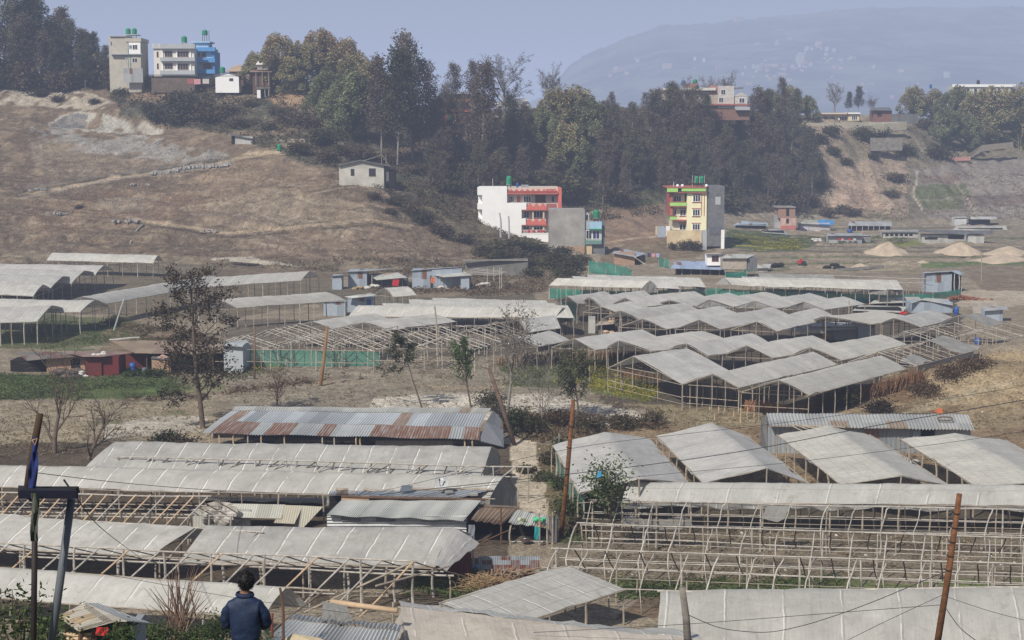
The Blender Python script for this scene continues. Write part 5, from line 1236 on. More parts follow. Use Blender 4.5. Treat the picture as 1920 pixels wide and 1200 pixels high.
    R = shed('blue-grey tin box house with a sloping awning at the right end of the green net', 1736, 513, 1784, 548, [(1732,512,-.4),(1788,508.5,-.4),(1790,507,2.4),(1734,509.5,2.4)], tin_b, tin_g, 2.6); R.wallto('open_side', 1784.3, 510, 1801, 546, .6, 2.6, darkm); R.sheet('awning', [(1783,508,-.6),(1801,516,-.6),(1808,511,1),(1792,506.5,1)], tin_b); R.bars('post', [((1790,548,-.4),(1790,512,-.4)),((1798,548,-.4),(1798,515,-.4))], .07, rag_w)
    R = Rel('brick_heap', 'scattered heap of orange bricks right of the tin box house', 'bricks', 1797, 561, None); b = MB()
    for i in range(150):
        x = rnd.gauss(0, 1.5); a = rnd.uniform(0, 3); b.cbox(R.o+Vector((x, rnd.gauss(0, 1.0), max(0, .55-abs(x)*.2)*rnd.random())), .42, .22, .16, a)
    b.build('bricks', redbrick, R.root)
    # blue hall and neighbours behind the block
    R = shed('open shed with a faded blue and grey tin roof and draped dark sides', 1270, 501, 1358, 515, [(1256,503,-1),(1358,506,-1),(1376,490,3.5),(1268,489,3.5)], darkm, M_tin('tin_fadedblue', (.36,.44,.60), .05), 3.4, None, True, 5); b = MB(); b.slab([R.P(1358,506,-.9), R.P(1401,503,2.2), R.P(1380,490,1.5)], .08); b.build('gable', netd, R.root)
    shed('white hut with a red window behind the blue-roofed shed', 1326, 478, 1356, 491, [(1323,478,-.4),(1360,478,-.4),(1360,475.5,3),(1325,475.5,3)], whitep, tin_dk, 3, 262).window(1335, 480, 1347, 490, 0, maroon, glass, 2)
    R = shed('small hut with a pale pitched roof and grey gable, right of white hut', 1355, 484, 1400, 498, [(1352,484,-.5),(1402,484,-.5),(1417,477,3),(1364,476,3)], M_plain('hut_block', (.42,.37,.31)), tin_w, 3, 258); R.wallto('gable_wall', 1400.3, 484, 1420, 500, .2, 3, conc_d)
    shed('pale tin shed patch right of the blue-roofed shed with net', 1412, 502, 1440, 510, [(1410,503,-.5),(1444,502,-.5),(1446,495,2.5),(1420,495,2.5)], tin_w, tin_w, 2.5)
    for lab, px, py in (('black tarpaulin heap on the field right of the tractor', 1563, 504), ('black tarpaulin sheet on the field left of the tractor', 1452, 502)):
        sacks('tarp_heap', lab, px, py, 7, darkm, None, .8)
    R = shed('brick hut with a sloping blue-grey roof beside the cement house', 1152, 473, 1190, 497, [(1146,474,-.6),(1192,482,-.8),(1213,475,3),(1170,467,3)], brick_l, tin_b, 3.5); R.wallto('side', 1190.2, 480, 1210, 496, .5, 3, darkm); R.sheet('prop_sheet', [(1188,482,-1),(1190,481,-1),(1213,497,-1),(1211,498,-1)], tin_w)
    for x, m, l in ((1214, rag_b, 'dark'), (1222, rag_p, 'pink'), (1230, M_plain('violet_cloth', (.4, .4, .65)), 'violet')): cloth(l+' washing on a line right of the brick hut', x, 475, 482, 6, m, 295)
    # far sheds
    R = Rel('brick_tower', 'unfinished brick tower house with dark openings and a pink plastered lower storey', 'tower house', 1477, 430, None)
    R.wallto('brick_storey', 1459, 390, 1491, 409, 0, 6, brickm, 0); R.wallto('lower_storey', 1463, 409, 1492, 430, 0.004, 6, M_plain('pink_plaster', (.55,.38,.33), .9, .35, .8)); R.wallto('side_wall', 1452, 404, 1462.5, 429, 1, 6, tin_g); R.box('slab', 1456, 387.6, 1492, 389.8, -.3, 6, conc); R.box('opening', 1474, 391, 1479.5, 405, -.03, -.01, darkm); R.box('opening', 1474, 410, 1479, 419, -.03, -.012, darkm); R.box('red_base', 1464, 423, 1492.5, 430, -.08, -.005, M_plain('red_base', (.5,.17,.15)))
    R = shed('far shed with one half under a bright blue tarpaulin, beside the brick tower', 1500, 418, 1556, 433, [(1496,419,-.6),(1537,421,-.6),(1534,413,3),(1510,412,3)], M_plain('washed_wall', (.5,.47,.5)), M_tin('tin_sage', (.42,.43,.36)), 3); R.sheet('blue_tarp', [(1536,421,-.7),(1563,422,-.7),(1564,413,3),(1533,412,3)], tarp_b)
    for l, (x1,y1,x2,y2), rf, w, rm in [
      ('far low tin-roofed shack left of the brick tower', (1380,421,1436,428), [(1374,422,-.6),(1440,423,-.6),(1440,418,3),(1390,414,3)], darkm, tin_b),
      ('far heap-like shed roofs in front of the brick tower', (1432,433,1470,440), [(1426,436,-.8),(1484,440,-.8),(1462,430,3),(1440,429,3)], darkm, tin_g),
      ('far open frame shed with a sagging grey roof, centre right', (1596,425,1672,432), [(1590,423,-.5),(1672,424,-.5),(1672,415,3),(1592,415,3)], darkm, tin_g),
      ('far shed with red cloth hanging under its long grey roof', (1554,443,1616,454), [(1550,442,-.8),(1618,442,-.8),(1616,437,3),(1552,437,3)], tin_g, tin_g),
      ('far pale shed with a row of dark openings', (1656,437,1722,446), [(1650,433,-.6),(1722,434,-.6),(1720,431,2),(1652,431,2)], M_plain('pale_block', (.45,.43,.4)), tin_g),
      ('far dark-roofed workshop with patched pale walls', (1728,440,1808,456), [(1722,434,-1),(1812,440,-1),(1812,432,3),(1724,431,3)], M_plain('patched', (.42,.41,.38), .9, .4, .6), tin_dk),
      ('far workshop with a pale tin end wall at right', (1815,440,1845,456), [(1806,438,-.5),(1862,438,-.5),(1862,432,3),(1815,432,3)], tin_w, tin_dk),
      ('far shed with wide pale awning at the right edge', (1822,411,1856,421), [(1820,411,-1),(1870,411,-1),(1868,406,2),(1820,406,2)], darkm, tin_w),
      ('far pale lower shed roof at the right edge', (1798,428,1880,432), [(1786,431,-1),(1890,434,-1),(1886,423,3),(1794,423,3)], darkm, M_tin('tin_offwhite', (.5,.48,.43))),
      ('far tiny white block beside the wide pale awning', (1790,408,1812,421), [(1789,408,-.3),(1813,408,-.3),(1812,406,2),(1790,406,2)], M_plain('white_block', (.55,.56,.56)), tin_w),
      ('far grey cube shed at the right end of the red-cloth shed', (1617,442,1632,455), [(1616,442,-.2),(1633,442,-.2),(1632,440,2),(1617,440,2)], conc, tin_g)]:
        R = shed(l, x1, y1, x2, y2, rf, w, rm, 3)
        if 'dark openings' in l:
            for i in range(6): R.box('opening', 1660+i*9, 438, 1666+i*9, 442.5, -.05, -.01, darkm)
        if 'red cloth' in l:
            for x, m in ((1570, rag_r), (1577, rag_p), (1590, rag_r), (1600, rag_w)): R.box('hanging_cloth', x, 447, x+5, 450.5, -.6, -.5, m)
        if 'workshop with patched' in l: R.box('opening', 1778, 441, 1806, 448, -.05, -.01, darkm); R.box('opening', 1734, 445, 1758, 449, -.05, -.01, darkm)
        if 'frame shed' in l:
            for x in np.linspace(1596, 1670, 8): pole('post', R.P(x, 433, -.5), R.P(x, 423, -.5), .08, bam_l, R.root)
    sacks('rag_heap', 'far washing and white bundles left of the red-cloth shed', 1532, 453, 9, rag_w, None, .6); sacks('rag_heap', 'far white and violet bundles beside the blue tarpaulin shed', 1510, 433, 9, M_plain('violet_rags', (.55,.5,.6), .9, .4, 4), None, .7)
    drum('far blue tank left of the frame shed', 1593, 436, 10, 6, tankb)
    W = Rel('block_wall', 'low grey block wall running across the sand field', 'wall', 1590, 507, None); MB().slab([W.P(1570,504,-2), W.P(1658,497,3), W.P(1658,502,3), W.P(1570,509,-2)], .3).build('wall_face', conc, W.root)
    # sand piles
    for l, x1, x2, yb, yt, px in [('conical sand heap in front of the pale far shed', 1618, 1706, 478, 454, 1664), ('broad long sand heap in front of the dark-roofed workshop', 1750, 1850, 476, 455, 1800), ('second hump of the broad sand heap at the right edge', 1840, 1940, 478, 462, 1890), ('near sand heap cut by the right edge', 1810, 1960, 491, 477, 1880), ('small flat sand heap by the low block wall', 1594, 1640, 503, 494, 1612), ('tiny sand heap by the field track', 1718, 1742, 492, 488, 1730)]:
        R = Rel('sand_heap', l, 'sand heap', (x1+x2)/2, yb, None); k = R.k; rx = (x2-x1)/2*k; h = (yb-yt)*k; P = []
        for i in range(13):
            t = i/12; P.append([R.o+Vector((math.cos(a)*rx*t*(1+.1*math.sin(a*3+yb)), math.sin(a)*rx*.6*t, h*max(0, 1-t**1.15*(1+.10*math.sin(a*5+x1)+.05*math.sin(a*11)))*(1+.07*math.sin(t*9+a*2))-.25*(t > .99)))+Vector(((px-(x1+x2)/2)*k*(1-t), 0, 0)) for a in np.linspace(0, 2*PI, 33)])
        MB().grid(P).build('sand', sandm, R.root, True)
    T = Rel('farm_tractor', 'small red tractor with a dark trailer standing on the field', 'tractor', 1505, 498, None); k = T.k
    T.box('hood', 1497, 489, 1503, 494, 0, .9, rag_r); T.box('seat_guard', 1501, 486, 1505, 490, .2, .8, rag_r); T.box('trailer', 1504.5, 490.5, 1511.5, 496.5, -.1, 1.3, ironm)
    for x, y, r in ((1498, 496.2, 1.5), (1503, 495.5, 2.2), (1508.5, 496.8, 1.4)):
        c = T.P(x, y, -.1); mb = MB(); mb.tube([c, c+Vector((0, .25, 0))], r*k, 14); mb.build('wheel', ironm, T.root)
    pole('steering_column', T.P(1501, 491, .4), T.P(1500, 487.5, .4), .05, ironm, T.root)
valley_sheds()
# ------------------------------------------------------------------ nets and twig fences
def net(label, pts, m, posts=8, name='net_fence', cat='net', wav=.06, pm=None):
    """pts: (px, py top, py bottom) with bottom on the ground"""
    G = [ground(p[0], p[2]) for p in pts]; c = G[len(G)//2]
    root = thing(name, label, cat, c); P = []; U = []
    for i, (px, yt, yb) in enumerate(pts):
        nx = 6
        if i == len(pts)-1: nx = 1
        for j in range(nx):
            t = j/nx; q = pts[min(i+1, len(pts)-1)]; g = G[i].lerp(G[min(i+1, len(G)-1)], t); x = px+(q[0]-px)*t; y = yt+(q[1]-yt)*t
            top = at(x, y, g.y); r = []
            for n in range(5): r.append(g.lerp(top, n/4)+Vector((0, wav*math.sin(i*6+j+n*1.3), wav*.6*math.sin(i*5+j*1.4)*(n == 4))))
            P.append(r); U.append([(len(P)*.5, n*.4) for n in range(5)])
    MB().grid(P, U).build('mesh_sheet', m, root, True)
    for i in range(posts):
        t = i/(posts-1)*(len(pts)-1); a = min(int(t), len(pts)-2); f = t-a
        g = G[a].lerp(G[a+1], f); y = pts[a][1]+(pts[a+1][1]-pts[a][1])*f; x = pts[a][0]+(pts[a+1][0]-pts[a][0])*f
        pole('post', g-Vector((0, 0, .2)), at(x, y-2, g.y), .05, pm or bam_l, root)
    return root
net('left stretch of green net fence hung under the long tunnels', [(1029,541,559),(1090,543,561),(1150,545,562),(1216,547,563)], netg, 9)
net('long green net fence running right to the tin box house', [(1216,546,562),(1320,540,558),(1420,544,563),(1540,548,566),(1660,554,567),(1745,551,566),(1803,541,560)], netg, 14)
net('green net corner below the small third-row tunnel', [(1052,563,600),(1075,566,598),(1083,570,600)], netg, 4)
net('pale green net fence in front of the bare bamboo frames', [(455,655,686),(520,656,687),(600,657,687),(712,660,686)], netp, 6)
net('dark green net sagging beside the rightmost bare frame', [(866,656,668),(885,651,661),(905,647,657),(920,642,652)], netd, 4)
net('crumpled turquoise net below the cement house', [(1104,490,512),(1130,492,514),(1160,497,518),(1185,506,518)], netg, 6, wav=.2)
net('ragged turquoise net by the washing line', [(1235,481,500),(1245,485,502),(1256,490,503)], netg, 3, wav=.15)
net('teal net scrap at the end of the blue-roofed shed', [(1395,500,510),(1416,499,509)], netg, 2)
net('teal net strip in front of the blue-roofed shed', [(1360,512,521),(1400,509,520)], netg, 2)
net('long drooping green net along the path beside the leftmost film tent', [(1048,815,850),(1044,850,880),(1058,880,915),(1076,905,945),(1095,925,975)], netp, 5, wav=.25)
net('dark green net remnant left of the young tree', [(711,662,676),(735,661,668)], netd, 2)
def twig_fence(label, pts, n, m, lean=.15, name='twig_fence'):
    G = [ground(p[0], p[2]) for p in pts]; root = thing(name, label, 'fence', G[len(G)//2]); mb = MB()
    for i in range(n):
        t = rnd.random()*(len(pts)-1); a = min(int(t), len(pts)-2); f = t-a
        g = G[a].lerp(G[a+1], f); x = pts[a][0]+(pts[a+1][0]-pts[a][0])*f; y = pts[a][1]+(pts[a+1][1]-pts[a][1])*f
        h = (at(x, y, g.y).z-g.z)*rnd.uniform(.7, 1.05); g = g+Vector((0, rnd.uniform(-.25, .25), -.05))
        e = g+Vector((rnd.uniform(-lean, lean)*h, rnd.uniform(-lean, lean)*h, h)); mid = g.lerp(e, .5)+Vector((rnd.uniform(-.08, .08), rnd.uniform(-.1, .1), 0))
        mb.tube([g, mid, e], [.035, .035, .02], 3, False)
    mb.build('dry_stalks', m, root)
stalk = M_plain('dry_stalk', (.30,.22,.145), .95, .45, 2.5); stalk_b = M_plain('dead_brown_stalk', (.19,.105,.06), .95, .45, 2)
twig_fence('dry stalk fence below the film tunnels left of the yellow mustard', [(930,668,686),(1000,660,682),(1080,655,680),(1130,656,676)], 700, stalk)
twig_fence('brown woven twig fence between the second row and the front row of tunnels', [(1130,657,676),(1190,657,672),(1230,662,676)], 420, stalk_b)
twig_fence('dry brown stalk hedge along the eave of the largest film tunnel', [(1395,748,770),(1440,752,774),(1475,758,776)], 300, M_plain('rust_stalk', (.34,.18,.09), .95, .4, 2))
twig_fence('dead brown hedge climbing beside the mound at right', [(1500,758,782),(1560,742,768),(1620,722,752),(1680,703,735),(1735,690,722)], 900, stalk_b, .3)
twig_fence('upright dry stalk mat inside the front row tunnel', [(1160,690,704),(1200,694,712),(1240,700,716)], 200, stalk_b)
def stakes():
    for i, (x, yb, yt) in enumerate([(1330,770,762),(1347,776,762),(1376,783,770),(1388,790,765),(1402,786,764),(1414,782,761),(1358,772,765),(1389,795,783),(1340,790,775)]):
        g = ground(x, yb); o = pole('garden_stake', g-Vector((0, 0, .1)), at(x, yt, g.y), .05, bam_y); tag(o, 'pale bamboo stake in the little vegetable plot left of the tin barn', 'stake', 'stakes in the vegetable plot')
stakes()
# ------------------------------------------------------------------ brick farmstead at left
def farmstead():
    R = Rel('farm_shed', 'long mud-coloured pitched roof over a dark open barn behind the dark tree', 'barn', 300, 697, None)
    R.sheet('roof', [(252,661,-1.2),(372,664,-1.2),(440,648,3.6),(372,640,4.5),(205,637,4.5)], M_tin('tin_mud', (.36,.27,.185), .3, (.30,.20,.16), .14), .05)
    R.wallto('back_wall', 215, 664, 440, 695, 4, 4.3, darkm, .5); R.wallto('dark_red_wall', 222, 663, 278, 698, 2.6, 2.8, tin_red, .4); R.wallto('end_wall', 420, 648, 456, 690, 0, 4, M_plain('pale_blue_wall', (.42,.46,.48), .9, .1)); R.sheet('end_roof', [(416,648,-.4),(459,651,-.4),(457,646,4),(420,644,4)], tin_dk)
    for x in (276, 330, 400): pole('post', R.P(x, 700, -.6), R.P(x, 662, -.6), .08, woodd, R.root)
    pole('roof_plank', R.P(205, 637.5, 4), R.P(262, 633, 4.4), .12, M_plain('plank_grey', (.4,.39,.36)), R.root)
    R = Rel('red_shed', 'dark red tin shed with a rusty flat roof left of the open barn', 'shed', 200, 706, None)
    R.wallto('front', 161, 668, 191, 706, 0, 3, tin_red, .3); R.wallto('side', 191.3, 668, 223, 700, .2, 3, M_tin('tin_maroon', (.16,.03,.03), .2), .3); R.sheet('roof', [(155,668,-.6),(196,668,-.6),(256,661,2.8),(222,659,3.2),(120,659,3.2)], tin_pk, .05)
    sacks('stone_row', 'stones weighing down the rusty roof of the red shed', 185, 666, 6, rag_w, R.Y+.6, .3)
    R = Rel('brick_shed', 'low open-fronted brick shed with a mossy roof at the left edge', 'shed', 120, 698, None)
    R.wallto('wall', 88, 670, 160, 700, 0, 3, brick_l, .4); R.sheet('roof', [(50,676,-.8),(88,672,-.8),(165,667,-.8),(150,659,3),(30,660,3)], M_tin('tin_moss', (.24,.21,.18), .3), .05); R.box('opening', 133, 673, 150, 690, -.05, -.01, darkm); R.wallto('dark_bay', 20, 676, 87.6, 700, .4, 3, darkm, .3)
    R = Rel('brick_hutch', 'small light brick hutch with rags on top, in front of the open barn', 'hutch', 305, 703, None)
    R.wallto('wall', 285, 672, 317, 704, 0, 1.4, brick_l, .3); R.wallto('side_wall', 317.2, 674, 320, 703, .1, 1.4, brickm, .3); R.sheet('top', [(283,671,-.15),(326,675,-.15),(330,668,1.6),(287,666,1.6)], tin_dk, .06)
    sacks('rag_heap', 'red and white rags on top of the brick hutch', 306, 671, 8, M_plain('motley_rags', (.5,.34,.28), .9, .6, 8), R.Y+.4, .25)
    drum('tall blue drum in front of the dark red wall of the barn', 249, 699, 13, 19, tankb); drum('short grey drum beside the brick hutch', 272, 704, 11, 15, M_plain('drum_grey', (.10,.11,.13), .6))
    sacks('sack_pile', 'white sacks and rubble in front of the brick shed at the left', 150, 706, 12, rag_w, None, .35); sacks('soil_heap', 'dark soil heap between brick shed and red shed', 126, 708, 10, M_plain('dark_soil', (.12,.1,.085), .95, .4, 2), None, .7)
farmstead()
def slope_bits():
    for l, x, y, n, s in [('grey rubble stones at the far left of the slope', 108, 402, 16, .5), ('grey broken slabs in the middle of the slope', 235, 416, 18, .55), ('flat grey stones beside the slope path bend', 400, 434, 12, .45), ('grey stones under the upper path', 265, 347, 16, .45), ('pale stones along the upper path, far left', 75, 357, 10, .5)]:
        R = Rel('rubble_heap', l, 'rubble', x, y, None, None); b = MB()
        for i in range(n):
            c = R.o+Vector((rnd.uniform(-2.4, 2.4), rnd.uniform(-1, 1), rnd.uniform(0, .3))); a = rnd.uniform(0, 3); w, d, h = [s*rnd.uniform(.5, 1.6) for _ in range(3)]
            X = Vector((math.cos(a)*w, math.sin(a)*w, rnd.uniform(-.2, .3)*w)); Yv = Vector((-math.sin(a)*d, math.cos(a)*d, rnd.uniform(-.2, .2)*d)); b.box(c-X/2-Yv/2-Vector((0, 0, .2)), X, Yv, X.cross(Yv).normalized()*h*.6)
        b.build('stones', stone, R.root)
    root = thing('dry_stone_wall', 'line of piled grey stones along the upper slope path', 'stone wall', ground(370, 318)); b = MB()
    for i in range(150):
        t = i/150; x = 285+t*150; y = 326-t*18+math.sin(t*9)*1.5; g = ground(x, y+rnd.uniform(-1, 2)); s = rnd.uniform(.3, .9); a = rnd.uniform(0, 3)
        Xv = Vector((math.cos(a)*s, math.sin(a)*s, .1)); Yv = Vector((-math.sin(a)*s*.7, math.cos(a)*s*.7, .1)); b.box(g-Vector((0, 0, .1)), Xv, Yv, Vector((.05, 0, s*.7)))
    b.build('stones', stone, root)
    o = pole('plank', ground(244, 458)+Vector((0, 0, .1)), ground(268, 424)+Vector((0, 0, .3)), .22, M_plain('old_plank', (.36,.32,.26), .9, .2)); tag(o, 'old grey plank lying on the brown slope', 'plank')
    for x, y0, y1, l in [(457,520,494,'thin stub post on the slope edge near the pale stone wall')]: pass
slope_bits()
# ------------------------------------------------------------------ foreground sheds
def corr(R, name, A, B, C, D, m, amp=.02, pitch=.12, parent=None):
    """corrugated sheet; A-B the upper edge, D-C the lower edge, ribs run down"""
    a, b, c, d = [R.P(*q) for q in (A, B, C, D)]; n = int(max((b-a).length, (c-d).length)/pitch)*4; nrm = (b-a).cross(d-a).normalized(); nrm = nrm if nrm.z > 0 else -nrm
    P = []; U = []; L = (b-a).length; hh = (d-a).length
    for i in range(n+1):
        t = i/n; o = nrm*amp*math.sin(t*n/4*2*PI)+nrm*.02*math.sin(t*23); P.append([(a.lerp(b, t)).lerp(d.lerp(c, t), k/3)+o*(1+.3*k)+nrm*.015*math.sin(t*9+k) for k in range(4)]); U.append([(t*L, hh*k/3) for k in range(4)])
    return MB().grid(P, U).build(name, m, parent or R.root)
def front_sheds():
    R = Rel('tin_roof_barn', 'long shed whose tin roof has a lower course of rusty and silvery sheets', 'shed', 640, 840, None)
    corr(R, 'roof', (435,770,3.2), (912,775,3.2), (900,801,.9), (405,790,1.2), tin_s, .02, .2); corr(R, 'lower_roof', (405,790,1.15), (902,801,.85), (898,824,-.7), (378,812,-.7), tin_r, .02, .2)
    corr(R, 'ridge_sheet', (440,762,4.6), (922,765,4.6), (912,775.5,3.1), (435,770.5,3.1), tin_w, .02, .2)
    R.sheet('gable_wall', [(898,826,-.4),(945,838,-.4),(943,790,2.5),(926,768,3.4),(912,790,1.5)], M_tin('gable_tin', (.20,.21,.23), .05), .06)
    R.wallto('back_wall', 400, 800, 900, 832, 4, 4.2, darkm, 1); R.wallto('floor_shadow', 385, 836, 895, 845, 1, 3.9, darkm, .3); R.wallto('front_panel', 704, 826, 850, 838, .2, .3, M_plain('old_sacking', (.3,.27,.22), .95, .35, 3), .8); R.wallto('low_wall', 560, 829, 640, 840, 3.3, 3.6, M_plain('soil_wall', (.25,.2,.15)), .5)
    for x in (394, 410, 438, 465, 490, 534, 605, 627, 668, 676, 870, 886): pole('post', R.P(x, 842, -.5), R.P(x, 812+(x-378)*.022, -.5), .06, bam_l if x % 2 else bam_y, R.root)
    for x in (925, 935): pole('roof_edge', R.P(922, 765, 3.5), R.P(946, 782, 2.6), .08, darkm, R.root)
    # tin barn right
    R = Rel('tin_barn', 'long grey corrugated tin barn with one dark doorway behind the film tents at right', 'barn', 1600, 852, None)
    W = R.sheet('front_wall', [(1440,800,.5),(1820,806,.5),(1820,850,.5),(1440,860,.5)], M_tin('barn_wall', (.36,.385,.41), .08, (.3,.16,.09), .35, 1.1, 9, .22, .3, .5), .05)
    corr(R, 'roof', (1437,775,3.5), (1815,777,3.5), (1828,806,-.3), (1444,799,-.3), M_tin('barn_roof', (.45,.455,.44), .1, (.33,.24,.16), .1, 1.4), .03, .25)
    R.sheet('end_wall', [(1425,860,2.5),(1441,861,.45),(1441,800,.45),(1437,778,2.2),(1427,786,2.6)], tin_dk, .06); R.box('doorway', 1726, 803, 1752, 826, .3, .42, darkm); R.box('door_leaf', 1711, 806, 1725.6, 832, .3, .4, M_plain('door_grey', (.28,.32,.34)))
    pole('ridge_pole', R.P(1430, 775.5, 3.6), R.P(1745, 776.5, 3.6), .08, darkm, R.root)
    for i in range(6): pole('loose_pole', R.P(1480+i*9, 795+i*.6, -.2), R.P(1515+i*14, 812-i*2, -1.2), .05, bam, R.root)
    D = Rel('basket_ring', 'worn ring basket lying on the right end of the tin barn roof', 'basket', 1772, 789, R.Y+1.4); c = D.o+Vector((0, 0, .15)); MB().tube([c+Vector((.55*math.cos(a), .25*math.sin(a), .1*math.sin(a))) for a in np.linspace(0, 2*PI, 17)], .06, 5).build('ring', bam_d, D.root)
    sacks('sack_pile', 'white sacks beside the right film tent', 1705, 868, 8, rag_w, None, .3)
    C = Rel('snack_packet', 'crumpled red and orange wrapper caught on the tin barn ridge', 'litter', 1761, 776, R.Y+3.8); MB().slab([C.P(1751,772), C.P(1768,776), C.P(1767,765), C.P(1760,766)], .03).build('wrapper', rag_o, C.root)
    # central shack
    R = Rel('tin_shack', 'long low shack with stepped corrugated roofs and a striped corrugated wall, solar panel on top', 'shack', 750, 1036, 88.8); Y0 = R.Y
    corr(R, 'upper_roof', (618,921,4.2), (920,918,4.2), (842,936.5,2.2), (616,929,2.2), tin_s, .025, .13)
    corr(R, 'lower_roof', (640,938,1.9), (902,938,1.9), (868,976,-.45), (612,966,-.45), M_tin('shack_roof', (.52,.53,.50), .12, (.40,.34,.24), .13, .9, 9, .14, 0), .013, .12)
    R.box('fascia_board', 640, 930, 692, 937.5, 2.0, 2.1, M_plain('fresh_board', (.50,.34,.22), .8, .2)); pole('roof_beam', R.P(640, 931, 2.05), R.P(910, 937, 2.05), .09, woodd, R.root)
    a = R.P(614, 1034, 0); b = R.P(875, 1038, 0); top = R.P(614, 967, 0).z; P = []; n = 56
    for i in range(n+1):
        t = i/n; z = a.z-.4+(top-a.z+.4)*t; yo = .05*math.sin(t*n/4*2*PI); P.append([Vector((a.x+(b.x-a.x)*j/4, a.y+(b.y-a.y)*j/4+yo, z)) for j in range(5)])
    MB().grid(P).build('front_wall', M_plain('bright_tin', (.52,.53,.53), .45, .2, 1.5, 0, .5, .35), R.root, True)
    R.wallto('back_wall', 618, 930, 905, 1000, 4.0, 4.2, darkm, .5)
    for x in (640, 705, 790): R.box('wall_patch', x, 968, x+36, 977, -.12, -.07, M_plain('patch_grey', (.2,.2,.19)))
    for x0, x1 in ((630, 653), (682, 737), (772, 923)): pole('roof_log', R.P(x0, 917, 4.1), R.P(x1, 918.5, 4.1), .09, bam, R.root)
    for x, y in ((660,925),(764,931),(842,924),(888,929)):
        c = R.P(x, y, 3); MB().cbox(c, .45, .3, .12, .3).build('roof_stone', stone, R.root)
    S = Rel('solar_panel', 'small dark solar panel propped on the stepped tin roof', 'solar panel', 762, 924, Y0+3.2); S.sheet('panel', [(748,923,-.3),(770,921,-.3),(774,910,.4),(754,910,.4)], M_plain('panel_blue', (.14,.16,.19), .3, .15, 1, 0, .6), .03); pole('prop', S.P(756, 921, .5), S.P(760, 914, .35), .02, ironm, S.root); pole('prop', S.P(770, 921, .5), S.P(772, 914, .35), .02, ironm, S.root)
    D = Rel('satellite_dish', 'round grey satellite dish on the stepped tin roof', 'satellite dish', 832, 922, Y0+3.4); c = D.P(829, 904, -.2); ax = Vector((-.25, -1, .35)).normalized(); u = ax.orthogonal().normalized(); v = ax.cross(u); r = 14*D.k; P = []
    for i in range(7): P.append([c+ax*(.12*(i/6)**2)+(u*math.cos(t)+v*math.sin(t))*r*i/6 for t in np.linspace(0, 2*PI, 25)])
    MB().grid(P).build('reflector', M_plain('dish_grey', (.42,.43,.44), .5, .1), D.root, True)
    pole('mast', D.P(833, 922, 0), D.P(831, 908, 0), .035, ironm, D.root); f = c+ax*.45+v*-.05; pole('feed_arm', D.P(826, 915, -.2), f, .018, ironm, D.root); MB().cbox(f, .08, .08, .1).build('feed_horn', ironm, D.root); q = c+ax*.14+u*0; MB().slab([D.P(826,896,-.45), D.P(831,896,-.45), D.P(831,901,-.45), D.P(826,901,-.45)], .01).build('badge', whitep, D.root)
    R = Rel('porch_awning', 'brown rusty corrugated awning on poles over a black open kitchen, right of the stepped roofs', 'awning', 925, 1040, Y0)
    corr(R, 'roof', (900,950,2.2), (970,953,2.2), (940,984,-.4), (882,975,-.4), tin_br, .016, .13); pole('beam', R.P(898, 948, 2.2), R.P(974, 952, 2.2), .1, bam_d, R.root)
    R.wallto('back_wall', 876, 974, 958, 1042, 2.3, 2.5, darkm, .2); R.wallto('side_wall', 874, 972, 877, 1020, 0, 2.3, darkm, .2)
    pole('post', R.P(940, 1044, -.3), R.P(939, 950, -.3), .06, woodd, R.root); pole('brace', R.P(878, 1030, -.8), R.P(966, 990, -.2), .04, woodd, R.root)
    cloth('translucent pale bag hanging in the kitchen doorway', 878, 984, 1010, 12, M_plain('bag_grey', (.2,.22,.25)), Y0-.5, 'hanging_bag', 'bag')
    R = Rel('store_lean_to', 'small tin store with baskets on its flat roof, left of the rusty pole', 'shed', 1000, 1042, Y0)
    corr(R, 'roof', (968,956,2.2), (1030,968,2.2), (1026,991,-.3), (952,980,-.3), tin_w, .016, .13); R.wallto('back_wall', 958, 985, 1028, 1040, 1.8, 2, darkm, .2); a = R.P(957, 1042, .2); b = R.P(1025, 1046, .2); P = []
    for i in range(29): P.append([Vector((a.x+(b.x-a.x)*j/2, a.y+.05*math.sin(i*PI/2), a.z-.2+1.05*i/28)) for j in range(3)])
    MB().grid(P).build('front_sheet', tin_g, R.root, True)
    for x, y0, y1 in ((1011,1075,962),(1028,1060,940),(1036,1040,960),(958,1030,985)): pole('post', R.P(x, y0, -.3), R.P(x, y1, -.3), .06, bam, R.root)
    R.wallto('side_sheet', 1029, 968, 1046, 1030, .2, .3, tin_dk, .5)
    for i, (x, y, w, m, l) in enumerate([(981,980,9,M_plain('olive_tub',(.14,.2,.06)),'olive green tub'),(974,978,7,rag_w,'pale bundle'),(1005,978,13,M_plain('mint_basket',(.08,.5,.26),.5),'mint green basket'),(1018,979,14,M_plain('mint_bowl',(.06,.42,.22),.5),'wide mint green bowl'),(1012,984,12,pinkd,'dull red cloth bundle')]):
        B = Rel('basket', l+' on the flat roof of the tin store', 'container', x, y, Y0+.3); k = B.k; MB().lathe(B.o, [(w*k*.4, .02), (w*k*.5, .22), (w*k*.46, .22), (w*k*.3, .08)], 12).build('bowl', m, B.root, True)
    cloth('turquoise cloth hanging from the tin store roof', 1002, 988, 1012, 9, rag_t, Y0-.9); P_ = Rel('cooking_pot', 'dull metal cooking pot on the counter of the tin store', 'pot', 985, 1016, Y0-.3); MB().lathe(P_.o, [(.2,0),(.28,.08),(.27,.22),(.3,.24)], 12).build('pot_body', M_plain('pot_metal', (.25,.2,.19), .4, .2, 2, 0, .5, .6), P_.root, True)
    R = Rel('red_door', 'dark red tin door panel beneath the drooping film tunnel end', 'door', 860, 1086, None); R.wallto('panel', 836, 1036, 884, 1086, 0, .08, tin_red, .15); R.wallto('stone_footing', 790, 1045, 835, 1082, .3, .6, M_plain('stone_foot', (.2,.17,.14), .95, .4, 2))
